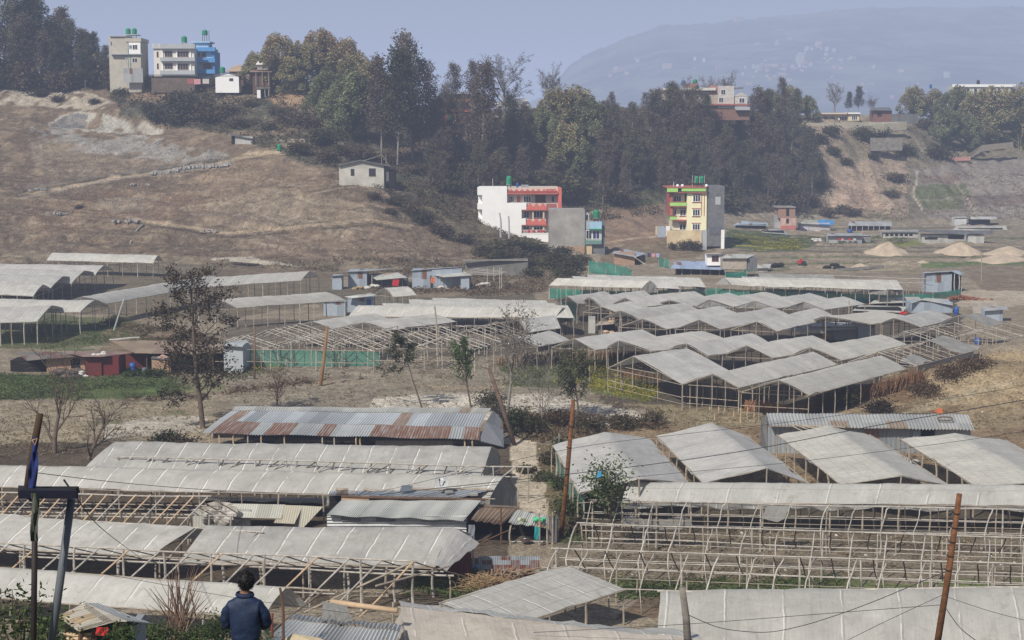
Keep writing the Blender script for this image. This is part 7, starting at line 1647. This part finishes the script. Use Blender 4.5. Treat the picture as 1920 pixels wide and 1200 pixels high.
def scatter(name, label, polys, n, size, c0, c1, h=.2, asp=.3, k=4, up=None, kind='stuff', ymax=540):
    m = np.zeros(H.shape, bool)
    for P in polys: m |= inpoly(P, QX, QY)
    m &= (YY < ymax) & (YY > 20); I = np.argwhere(m); J = I[nr.integers(0, len(I), n)]
    base = np.stack([X[J[:, 0], J[:, 1]], YY[J[:, 0], J[:, 1]], H[J[:, 0], J[:, 1]]], 1)
    base[:, 0] += nr.normal(0, .25, n); base[:, 1] += nr.normal(0, .4, n)
    keep = fbm(base[:, 0], base[:, 1], 4, 2, 5) > .38; base = base[keep]
    P = np.repeat(base, k, 0); P[:, 0] += nr.normal(0, size*.8, len(P)); P[:, 1] += nr.normal(0, size*.8, len(P)); P[:, 2] += nr.random(len(P))*h
    g = nr.random((len(P), 1)); C = (np.array(c0)+(np.array(c1)-np.array(c0))*g)*(.55+.9*fbm(P[:, 0], P[:, 1], 3, 2, 8))[:, None]
    o = link(bpy.data.objects.new(name, leafmesh(name, P, size*nr.uniform(.5, 1.3, len(P)), C, leafm, .6, asp=asp))); tag(o, label, kind=kind); return o
G1, G2 = (.075,.105,.04), (.135,.165,.07); T1, T2 = (.18,.14,.085), (.31,.255,.165)
scatter('crop_grass', 'short bright green crop in the left field', [[(-300,700),(330,706),(352,735),(220,747),(-300,762)],[(1390,446),(1700,442),(1700,456),(1390,460)]], 9000, .16, G1, G2, .2)
scatter('mustard', 'yellow flowering mustard patches', [[(1100,690),(1180,710),(1245,735),(1225,752),(1105,735)],[(1105,682),(1140,680),(1140,712),(1105,712)],[(1050,705),(1085,705),(1090,722),(1040,722)],[(478,680),(522,678),(528,696),(480,698)],[(1372,440),(1500,452),(1500,470),(1372,466)]], 3200, .13, (.10,.16,.03), (.55,.45,.03), .55)
scatter('weeds', 'mixed green weeds around plots and paths', [[(940,690),(1150,675),(1140,700),(1040,728),(950,725)],[(1040,860),(1100,930),(1100,1040),(1060,1030)],[(800,1060),(900,1060),(900,1120),(760,1110)],[(1150,1085),(2100,1085),(2100,1122),(1150,1122)],[(60,600),(330,625),(330,645),(60,655)],[(420,690),(480,685),(540,700),(420,715)],[(200,690),(330,698),(330,706),(200,706)],[(1360,430),(1480,440),(1500,470),(1360,462)]], 9000, .13, (.05,.085,.025), (.13,.17,.055), .25)
scatter('dry_grass', 'dry tan grass tufts', [[(-300,765),(400,745),(400,830),(-300,880)],[(430,690),(1100,668),(1230,790),(430,765)],[(1230,770),(1440,765),(1440,800),(1260,810)],[(1550,770),(1700,690),(1860,660),(2100,650),(2100,810),(1560,810)],[(1100,800),(2100,800),(2100,920),(1100,920)],[(1005,830),(1090,835),(1140,930),(1100,1040),(1040,1040)],[(-300,505),(-300,200),(640,200),(900,440),(1000,500)],[(1040,1000),(2100,1000),(2100,1100),(1040,1100)]], 26000, .13, T1, T2, .16)
scatter('bank_scrub', 'dark tangled undergrowth under the trees of the bank', [[(640,185),(1530,225),(1560,400),(1250,400),(1000,425),(790,415),(700,350),(650,330)],[(200,160),(640,170),(660,330),(560,300),(430,252),(330,240),(230,215)]], 34000, .34, (.075,.072,.043), (.19,.15,.095), .9, .4)
scatter('bank_scrub', 'brown undergrowth at the foot of the slope and along ditches', [[(400,488),(990,488),(1100,490),(1100,528),(1000,535),(600,508),(400,498)],[(780,380),(900,400),(1010,440),(1000,500),(900,460)],[(220,752),(330,742),(470,726),(660,702),(660,710),(470,736),(330,752)],[(200,610),(330,615),(420,640),(330,660)],[(940,770),(1240,790),(1240,812),(1010,830),(940,810)],[(700,530),(1030,525),(1030,548),(900,560),(700,550)]], 11000, .2, (.10,.08,.05), (.23,.18,.115), .45, .35)
scatter('slope_tufts', 'dry stubble tufts all over the brown slope', [[(-300,500),(-300,215),(200,215),(430,300),(640,330),(760,385),(900,440),(1000,495),(560,505)]], 42000, .13, (.07,.055,.042), (.26,.215,.165), .22, .35, 2)
scatter('slope_grass', 'thin dry growth on the right slope', [[(1480,240),(1740,225),(1740,320),(1700,415),(1530,400)],[(1720,330),(2100,320),(2100,410),(1740,410)]], 9000, .2, (.09,.085,.045), (.24,.18,.11), .35)
scatter('litter', 'scraps of pale plastic litter strewn between the sheds', [[(1000,830),(1090,835),(1100,1040),(1000,1000)],[(1040,1000),(2000,1000),(2000,1100),(1040,1100)],[(1230,765),(1440,765),(1440,800),(1260,810)],[(700,1040),(1040,1040),(1040,1110),(700,1110)],[(60,690),(240,690),(240,715),(60,715)],[(1550,770),(1700,700),(1860,680),(2000,760),(1560,810)],[(1400,415),(1760,415),(1760,470),(1400,470)],[(880,530),(1030,530),(1030,548),(880,548)],[(600,1070),(760,1060),(800,1120),(600,1130)]], 900, .1, (.45,.45,.46), (.75,.74,.72), .08, .7, 2)
def leaf_pts(P0, fn, n): return [fn(P0) for _ in range(n)]
def near_trees():
    def grown(label, name, px, pyb, seed, H_, lean, P, col, bm, size, rad, asp=.55, cat='tree', droop=None, Y=None):
        g = ground(px, pyb) if Y is None else at(px, pyb, Y); t = Tree(seed); t.limb(Vector((0, 0, -.2)), Vector(lean), H_, rad, 0, P); tm, cm = t.make(name, col, bm, size, asp)
        root = thing(name, label, cat, g)
        for nm, me in (('trunk', tm), ('crown', cm)):
            if me: link(bpy.data.objects.new(nm, me), root)
        return root
    P = dict(lev=3, kids=[(.17,1,20),(.25,1,6),(.2,1,4)], ang=[1.1,.8,.7], len=[.29,.55,.5], cone=[.2,.3,.2], wob=[.06,.2,.28,.3], trop=[.05,.08,.0,-.05], leaves=13, spread=.38, kr=.45, taper=.75, rmin=.012)
    R = grown('tall tree with sparse brown leaves and a thick bare lower trunk, left foreground field', 'leafy_tree', 381, 803, 7, 11.6, (-.07, 0, 1), P, ((.042,.038,.026),(.085,.072,.048),(.11,.08,.055),.4), bark, .125, .23)
    P = dict(lev=3, kids=[(.12,.95,7),(.25,1,6),(.2,1,5)], ang=[.55,.6,.6], len=[.75,.6,.5], cone=[.2,.2,.2], wob=[.12,.2,.25,.3], trop=[.02,.05,.04,.02], leaves=0, spread=.2, kr=.6, taper=.8, rmin=.012)
    R = grown('bare many-branched tree at the left edge beside the green field, taller left of two', 'bare_tree', 102, 850, 8, 5.4, (.0, 0, 1), P, DK, bark, .1, .2); g0 = R.location.copy()
    R = grown('bare spreading tree at the left edge, lower and wider right of two', 'bare_tree', 165, 862, 9, 3.6, (.35, 0, .8), P, DK, bark, .1, .17)
    P2 = dict(P); P2['kids'] = [(.42,.98,12),(.25,1,7),(.2,1,6)]; P2['len'] = [.42,.55,.5]; P2['ang'] = [.75,.65,.6]; P2['leaves'] = 2; P2['spread'] = .12
    grown('bare grey tree with a hazy twiggy crown and an s-curved trunk at the centre', 'bare_tree', 948, 792, 10, 7.8, (.22, 0, 1), P2, ((.13,.10,.08),(.18,.14,.11)), bark_p, .08, .15)
    P3 = dict(lev=2, kids=[(.35,1,14),(.2,1,5)], ang=[.6,.5], len=[.45,.5], cone=[.5,.3], wob=[.06,.15,.2], trop=[.05,.1,.05], leaves=20, spread=.2, kr=.5, taper=.8, rmin=.012)
    grown('small tree with upright fresh green sprays on a forked stem, centre', 'young_tree', 884, 764, 11, 5.2, (-.14, 0, 1), P3, ((.055,.095,.03),(.12,.18,.055)), bark, .15, .09, .35)
    P4 = dict(P3); P4['leaves'] = 34; P4['spread'] = .3; P4['kids'] = [(.32,1,16),(.2,1,6)]; P4['ang'] = [.85,.7]; P4['cone'] = [.25,.2]; P4['len'] = [.5,.5]
    grown('round-crowned olive green tree on thin forked stems beside the pale sand', 'round_tree', 1086, 784, 12, 4.4, (-.04, 0, 1), P4, ((.06,.07,.035),(.14,.15,.078)), bark, .1, .11)
    P5 = dict(P3); P5['leaves'] = 30; P5['kids'] = [(.6,1,9),(.2,1,5)]; P5['ang'] = [1.0,.7]; P5['trop'] = [.03,-.03,-.1]; P5['len'] = [.32,.5]; P5['spread'] = .28
    grown('small dark drooping tree on a thin leaning trunk in front of the bare frames', 'young_tree', 792, 764, 13, 6.3, (-.30, 0, 1), P5, ((.045,.055,.027),(.10,.108,.052)), bark, .15, .08, .4)
    P6 = dict(P); P6['kids'] = [(.05,.9,9),(.2,1,6),(.2,1,4)]; P6['len'] = [.9,.6,.5]
    grown('low bare bush with arching reddish twigs in the ploughed plot', 'bare_bush', 518, 760, 14, 2.0, (.1, 0, 1), P6, DK, bark_r, .1, .07, cat='bush')
    grown('leafless grey bush between the bare grey tree and round tree', 'bare_bush', 1015, 790, 15, 3.4, (.0, 0, 1), P6, DK, bark_p, .1, .06, cat='bush')
    bush = [(925,770,2.0,1.6,((.09,.09,.055),(.15,.145,.09)),'grey-green bush left of the bare grey tree'),(965,812,1.8,1.7,((.035,.055,.02),(.08,.10,.04)),'dark green bush at the top of the path'),(1000,818,2.2,1.6,((.05,.06,.028),(.11,.095,.05)),'mixed green bush right of the dark green one at the path top'),(1045,800,1.6,1.2,((.08,.055,.035),(.13,.09,.055)),'reddish dry bush by the round tree'),(1100,808,1.8,1.0,((.07,.06,.035),(.12,.10,.06)),'low brown bush below the pale sand, left'),(1170,805,2.0,1.0,((.08,.065,.04),(.14,.11,.07)),'low brown bush below the pale sand, right'),
            (1225,795,1.6,1.0,((.11,.09,.055),(.19,.155,.095)),'dry tan bush at the right end of the pale sand'),(1578,766,1.6,1.7,((.04,.055,.022),(.085,.10,.04)),'dark green bush in the dead brown hedge'),(1650,775,1.5,1.2,((.05,.045,.025),(.10,.075,.045)),'brown bush above the tin barn roof'),(1545,772,1.5,1.1,((.06,.055,.03),(.12,.09,.05)),'scrubby bush left of the dark green hedge bush'),(1780,708,2.2,1.2,((.10,.07,.045),(.17,.115,.07)),'reddish bush on the dry mound, right'),(1735,740,2.0,.9,((.12,.09,.055),(.19,.14,.085)),'dry bush low on the mound'),(1830,690,2.0,1.0,((.11,.08,.05),(.18,.13,.08)),'dry bush high on the mound'),
            (1020,900,.9,.6,((.08,.09,.04),(.15,.16,.07)),'weedy bush halfway down the path, left side'),(1062,915,1.3,.9,((.05,.075,.03),(.10,.13,.05)),'green bush beside the drooping net, middle'),(1070,965,1.5,1.0,((.055,.08,.03),(.12,.15,.055)),'green bush at the foot of the rusty pole'),(1085,1000,1.4,.9,((.10,.085,.05),(.17,.14,.085)),'dry bush between the rusty pole and the bare frames'),(1035,870,1.2,.8,((.09,.075,.045),(.15,.125,.075)),'dry bush at the upper path edge'),(1052,850,1.2,1.0,((.06,.08,.035),(.12,.14,.06)),'green bush at the top of the drooping net'),(985,885,.8,.5,((.11,.095,.055),(.19,.16,.095)),'dry tuft on the left edge of the path'),(1100,945,1.0,.8,((.075,.07,.04),(.14,.12,.07)),'brown bush under the flowering bush'),
            (310,838,1.4,1.0,((.05,.065,.028),(.10,.11,.05)),'small green shrub left of the rusty tin-roofed barn'),(345,842,2.0,.8,((.06,.05,.03),(.12,.095,.055)),'dry undergrowth at the left end of the rusty tin-roofed barn'),(250,706,1.2,.6,((.05,.08,.03),(.09,.13,.045)),'leafy green plants below the blue drum'),(292,708,1.4,.7,((.05,.08,.03),(.09,.13,.045)),'leafy green plants in front of the brick hutch'),(390,688,1.8,2.2,((.13,.12,.035),(.22,.19,.07)),'yellow-leaved bush behind the trunk of the brown-leaved tree'),(350,700,1.6,1.5,((.03,.045,.018),(.07,.085,.03)),'dark green bush right of the brick hutch'),(215,610,1.6,1.2,((.08,.10,.04),(.15,.17,.07)),'pale green bush at a stilt foot on the left terrace')]
    for i, (x, b, rx, rz_, col, l) in enumerate(bush):
        pr = bushm(100+i, col, 1100, rx, rz_, .12); place_tree(pr, 'bush', l, 'bush', ground(x, b)-Vector((0, 0, .05)), 1, rnd.uniform(0, 6))
    pr = bushm(140, ((.07,.11,.04),(.17,.21,.10),(.6,.6,.5),.05), 1500, 2.0, 2.7, .105, lobes=11); place_tree(pr, 'flowering_bush', 'airy green bush with whitish flowers over the left end of the long film tunnel', 'bush', at(1140, 962, 87.5), 1, 0)
    B = Rel('plastic_bag', 'bright cyan plastic bag caught in the flowering bush', 'bag', 1124, 893, 86); MB().slab([B.P(1119,896), B.P(1128,893), B.P(1127,883), B.P(1121,885)], .03).build('bag_film', M_plain('cyan_bag', (.05,.4,.75), .5), B.root)
    # long bare shoots at lower left
    root = thing('bare_shoots', 'clump of long thin bare reddish shoots between the coop and the man', 'shrub', at(342, 1225, 44)); r = random.Random(3)
    for i in range(62):
        b = at(330+r.gauss(0, 14)+r.uniform(-10, 20), 1225, 44+r.uniform(-.5, .5)); k = r.gauss(0, 1); t = at(342+k*30+(8 if k > 0 else -4), 1040+abs(k)*22+r.uniform(0, 70), 44+r.uniform(-.8, .8)); m = b.lerp(t, .55)+Vector((-k*.12, 0, .0)); rr = r.uniform(.012, .022)
        MB().tube([b, b.lerp(m, .5)+Vector((-k*.06, 0, 0)), m, m.lerp(t, .5)+Vector((r.uniform(-.03, .03), 0, 0)), t], [rr*1.3, rr*1.1, rr, rr*.7, .004], 4, False).build('stem', bark_r if i % 3 else M_plain('stem_tan', (.26,.19,.14), .9, .2, 3), root)
    for x, b, Y, rx, rz_, l in [(85,1222,30,.7,.6,'leafy weeds below the dark awning'),(228,1212,36,.45,.42,'bright leafy shrub in front of the coop'),(300,1208,40,.7,.5,'low green weeds right of the coop'),(410,1206,42,.8,.75,'upright green weeds left of the man'),(372,1212,41,.7,.5,'low green weeds at the foot of the bare shoots'),(40,1225,28,1.2,1.2,'dark leafy bush at the bottom left corner'),(130,1178,46,.8,.3,'pale weeds behind the coop roof'),(470,1215,50,1.0,.5,'green tuft right of the man')]:
        pr = bushm(200+x, ((.045,.085,.025),(.11,.16,.055)), 800, rx, rz_, .055, lobes=9, asp=.45); place_tree(pr, 'weeds', l, 'weeds', at(x, b, Y), 1, rnd.uniform(0, 6))
near_trees()
def far_houses():
    from mathutils.bvhtree import BVHTree
    T = []
    for o in sc.objects:
        if o.name.startswith('hills'):
            me = o.data; T.append(BVHTree.FromPolygons([v.co+o.location for v in me.vertices], [tuple(p.vertices) for p in me.polygons]))
    ms = [M_plain('far_brick', (.32,.19,.15)), M_plain('far_white', (.38,.36,.33)), M_plain('far_tan', (.34,.25,.2))]; protos = []
    for k in range(3):
        w, d, h = [(14, 10, 10), (11, 10, 13), (18, 11, 8)][k]
        wm = MB().cbox((0, 0, -3), w, d, h+3).mesh('wall', ms[k]); rm = MB().cbox((0, 0, h), w*1.08, d*1.08, .8).mesh('roof', ms[1]); protos.append((wm, rm))
    r = random.Random(8); spots = [(1385,40,2.2),(1262,47,1.3),(1250,128,2),(1500,118,2.3),(1535,84,1.4),(1512,95,1.2),(1775,145,1.5),(1500,108,1.4)]
    for cx, cy, sx, sy, n in [(1540,92,28,12,12),(1420,128,24,12,12),(1500,125,50,14,14),(1570,110,40,14,10),(1440,145,30,8,8),(1650,150,80,20,9),(1180,130,50,18,7),(1440,75,30,15,5),(1710,190,40,8,7),(1340,120,40,20,6),(1290,165,60,8,6)]:
        spots += [(r.gauss(cx, sx*.6), r.gauss(cy, sy*.6), r.uniform(.5, 1.15)) for _ in range(n)]
    for x, y, s in spots:
        d = ray(x, y).normalized(); best = None
        for t in T:
            h = t.ray_cast(CAM, d)
            if h[0] and (best is None or h[3] < best[1]): best = (h[0], h[3])
        if not best: continue
        k = r.randrange(3); root = thing('far_house', 'tiny hazy house on the distant hillside', 'house', best[0], 'houses on the distant hillside'); s *= .5; root.scale = (s,)*3; root.rotation_euler = (0, 0, r.uniform(-.5, .5))
        for nm, me in zip(('wall', 'roof'), protos[k]): link(bpy.data.objects.new(nm, me), root)
far_houses()
# ------------------------------------------------------------------ the man seen from behind
def skin_obj(name, chains, m, parent, sub=2, disp=None):
    """chains: list of (list of (pos, rx, ry)) ; first chain's first vertex is the root; later chains start at an index of an earlier one"""
    V = []; E = []; Rr = []
    for start, pts in chains:
        prev = start
        for p, rx, ry in pts:
            V.append(p); Rr.append((rx, ry)); i = len(V)-1
            if prev is not None: E.append((prev, i))
            prev = i
    me = bpy.data.meshes.new(name); me.from_pydata([tuple(v) for v in V], E, []); o = bpy.data.objects.new(name, me); link(o, parent)
    md = o.modifiers.new('skin', 'SKIN'); md.use_smooth_shade = True; md.use_x_symmetry = False
    for i, s in enumerate(me.skin_vertices[0].data): s.radius = Rr[i]; s.use_root = (i == 0)
    sd = o.modifiers.new('sub', 'SUBSURF'); sd.levels = sub; sd.render_levels = sub
    if disp:
        tx = bpy.data.textures.new(name+'_folds', 'CLOUDS'); tx.noise_scale = disp[1]; tx.noise_depth = 2
        dm = o.modifiers.new('folds', 'DISPLACE'); dm.texture = tx; dm.strength = disp[0]; dm.texture_coords = 'GLOBAL'; dm.mid_level = .5
    dg = bpy.context.evaluated_depsgraph_get(); ev = o.evaluated_get(dg); nm = bpy.data.meshes.new_from_object(ev)
    o.modifiers.clear(); o.data = nm; nm.materials.clear(); nm.materials.append(m); nm.polygons.foreach_set('use_smooth', [True]*len(nm.polygons)); return o
def ell(mb, c, r, n=20, m=14, f=None, sq=1.0):
    P = []
    for i in range(m+1):
        th = PI*i/m; row = []
        for j in range(n+1):
            ph = 2*PI*j/n; v = Vector((math.sin(th)*math.cos(ph), math.sin(th)*math.sin(ph), math.cos(th)))
            k = f(v) if f else 1.0; row.append(Vector(c)+Vector((v.x*r[0], v.y*r[1], v.z*r[2]))*k)
        P.append(row)
    return mb.grid(P)
def person():
    Y = 17.6; top = at(466, 1075, Y); z0 = top.z-1.70; o = Vector((at(461, 1200, Y).x, Y, z0))
    root = thing('person', 'man in a dark blue jacket with black hair, seen from behind at the bottom', 'person', (0, 0, 0))
    sk = M_plain('skin', (.20,.105,.07), .6, .1, 6); L = lambda x, y, z: Vector((x, y, z))
    # facing +Y (away from the camera), head turned a little to the left
    body = [(None, [(L(0,0,.95),.15,.11),(L(0,.0,1.10),.12,.085),(L(0,-.01,1.28),.13,.085),(L(0,-.01,1.37),.095,.065),(L(0,.0,1.465),.062,.058),(L(.005,.015,1.53),.058,.06)])]
    n = 6
    for s in (-1, 1):
        body.append((3, [(L(s*.165,-.01,1.34),.045,.045),(L(s*.225,.03,1.12),.046,.046),(L(s*.14,.21,1.05),.034,.036),(L(s*.085,.27,1.055),.026,.032)])); hb = n+3; n += 4
        for k in range(4):
            bx = s*(.075-.0*k); z = 1.085-.02*k; ln = [.075,.085,.08,.062][k]
            body.append((hb, [(L(s*.055,.29,z),.0095,.0095),(L(s*(.055-ln*.55),.305,z-.006),.0085,.0085),(L(s*(.055-ln*.9),.29,z-.02),.0075,.0075)])); n += 3
        body.append((hb, [(L(s*.07,.275,1.10),.011,.011),(L(s*.045,.285,1.125),.009,.009)])); n += 2
        body.append((0, [(L(s*.09,0,.86),.085,.09),(L(s*.10,.015,.50),.058,.06),(L(s*.105,-.01,.10),.04,.042),(L(s*.105,.02,.045),.036,.034),(L(s*.115,.15,.03),.036,.025)])); n += 5
    b = skin_obj('body', body, sk, root, 2)
    hm = MB(); hc = L(.01,.02,1.595); a = math.radians(20)      # face points left of straight ahead
    def hf(v):
        k = 1.0; fx = v.x*math.cos(-a)+v.y*math.sin(a)*0; fwd = v.y*math.cos(a)-v.x*math.sin(a); side = v.x*math.cos(a)+v.y*math.sin(a)
        if fwd > .3 and v.z < -.2: k *= .97
        if fwd > .86 and abs(side) < .22 and -.35 < v.z < .12: k *= 1.14       # nose
        if fwd > .75 and abs(v.z+.52) < .1 and abs(side) < .3: k *= 1.03       # lips
        if fwd > .7 and .05 < v.z < .3 and .2 < abs(side) < .5: k *= .955      # eye sockets
        if v.z < -.3: k *= 1-.18*(-.3-v.z)*(1 if fwd < 0 else .5)
        return k
    ell(hm, hc, (.074,.092,.112), 36, 26, hf); head = hm.build('head', sk, root, True)
    fw = L(-math.sin(a), math.cos(a), 0); sd = L(math.cos(a), math.sin(a), 0)
    for s in (-1, 1):
        e = MB(); ell(e, hc+fw*.078+sd*s*.03+L(0,0,.012), (.012,.012,.009), 10, 8); e.build('eye', whitep, head); e = MB(); ell(e, hc+fw*.0885+sd*s*.03+L(0,0,.012), (.005,.005,.005), 8, 6); e.build('iris', darkm, head)
        e = MB(); ell(e, hc+sd*s*.076-L(0,0,.012), (.014,.022,.032), 10, 8, lambda v: 1-.2*(v.z < -.4)); e.build('ear', sk, head, True)
    e = MB(); ell(e, hc+fw*.09-L(0,0,.056), (.022,.012,.008), 10, 8); e.build('mouth', M_plain('lips', (.2,.07,.06), .6), head, True)
    hairm = M_plain('black_hair', (.008,.007,.007), .55, .4, 40, 0, .4)
    hb = MB(); ell(hb, hc-fw*.012+L(0,0,.016), (.083,.097,.108), 40, 30, lambda v: (1+.045*math.sin(v.x*23+v.z*11)*math.sin(v.y*19+v.z*17)+.03*math.sin(v.z*31+v.x*9)) if (v.y*math.cos(a)-v.x*math.sin(a) < .55 or v.z > .45) else .8)
    cap = hb.build('hair', hairm, root, True)
    tf = MB(); r = random.Random(2)
    for i in range(900):
        v = rv(r)
        if v.y*math.cos(a)-v.x*math.sin(a) > .5 and v.z < .5: continue
        if v.z < -.75: continue
        p = hc-fw*.012+L(0,0,.016)+L(v.x*.081, v.y*.095, v.z*.106); d = (v*.5+rv(r)*.7+L(0,0,-.45)).normalized()*r.uniform(.018, .038); s_ = d.cross(v).normalized()*.004
        tf.poly([p-s_, p+s_, p+d*.6+s_*.7+v*.008, p+d], [(0, 0)]*4)
    tf.build('hair_tuft', hairm, cap)
    jm = NT('denim_blue_jacket'); p = jm.pos(); nz = jm.noise(p, 9, 4, .6, .4); n2 = jm.noise(p, 90, 2)
    c = jm.mix(jm.ramp(nz, .35, .7), (.007,.016,.046), (.016,.033,.085)); jacket_m = jm.pbsdf(c, .62, 0, jm.bump(jm.math('ADD', nz, jm.math('MULTIPLY', n2, .1)), .5, .02), .35)
    ch = [(None, [(L(0,.0,.90),.172,.135),(L(0,-.0,1.0),.185,.14),(L(0,-.012,1.15),.195,.142),(L(0,-.018,1.29),.205,.142),(L(0,-.015,1.375),.165,.112),(L(0,-.005,1.44),.085,.075)])]
    for s in (-1, 1): ch.append((3, [(L(s*.155,-.01,1.355),.082,.085),(L(s*.208,.0,1.24),.073,.078),(L(s*.235,.035,1.10),.062,.066),(L(s*.195,.13,1.045),.055,.058),(L(s*.135,.22,1.05),.045,.047)]))
    skin_obj('jacket', ch, jacket_m, root, 3, (.028, .075))
    cl = MB(); P = []
    for i in range(5):
        t = i/4; P.append([L(math.cos(q)*(.082+.012*t)+.002*math.sin(q*5), math.sin(q)*(.074+.012*t)-.004, 1.425+.058*t-.006*t*math.sin(q+1)) for q in np.linspace(0, 2*PI, 33)])
    P += [[v*1.0+L(v.x*.12, v.y*.12, -.022-.018*k) for v in P[4]] for k in range(2)]
    cl.grid(P).build('collar', jacket_m, root, True)
    w = MB(); P = [[L(math.cos(q)*rx, math.sin(q)*ry, z) for q in np.linspace(0, 2*PI, 33)] for z, rx, ry in ((.855,.165,.13),(.86,.172,.137),(.90,.174,.139),(.915,.168,.133))]; w.grid(P).build('waistband', jacket_m, root, True)
    tm = M_plain('dark_trousers', (.02,.02,.024), .9, .2, 8); ch = [(None, [(L(0,0,.93),.158,.118),(L(0,0,.86),.15,.115)])]
    for s in (-1, 1): ch.append((1, [(L(s*.09,0,.78),.095,.1),(L(s*.10,.015,.50),.075,.078),(L(s*.105,-.01,.12),.062,.065)]))
    skin_obj('trousers', ch, tm, root, 2, (.015, .08))
    for s in (-1, 1):
        sh = MB(); ell(sh, L(s*.11,.06,.04), (.05,.135,.05), 14, 10, lambda v: 1 if v.z > -.6 else .85); sh.build('shoe', ironm, root, True)
    root.location = o
    return root
person()

def far_person():
    g = ground(1573, 231); k = 1.7*.9; root = thing('person', 'tiny person in white standing on the retaining wall edge by the cream bungalow', 'person', (0, 0, 0)); L = lambda x, y, z: Vector((x, y, z))
    sh = M_plain('white_shirt', (.75,.75,.74), .9, .05)
    ch = [(None, [(L(0,0,.92),.15,.11),(L(0,0,1.2),.16,.12),(L(0,0,1.4),.13,.09),(L(0,0,1.5),.06,.06),(L(0,0,1.6),.085,.09),(L(0,0,1.7),.06,.07)])]
    for s in (-1, 1):
        ch.append((2, [(L(s*.19,0,1.38),.06,.06),(L(s*.25,.02,1.1),.05,.05),(L(s*.26,-.05,.86),.035,.035)])); ch.append((0, [(L(s*.09,0,.84),.09,.09),(L(s*.1,0,.48),.065,.065),(L(s*.11,0,.05),.05,.06)]))
    skin_obj('body', ch, sh, root, 1); m = MB(); ell(m, L(0,0,1.66), (.1,.11,.12), 12, 8); m.build('hair', M_plain('dark_hair', (.01,.01,.01)), root); t = MB()
    for s in (-1, 1): t.tube([L(s*.09,0,.9), L(s*.1,0,.5), L(s*.11,0,.1)], [.11,.085,.075], 8)
    t.build('trousers', M_plain('grey_trousers', (.10,.10,.12)), root); root.location = g
far_person()
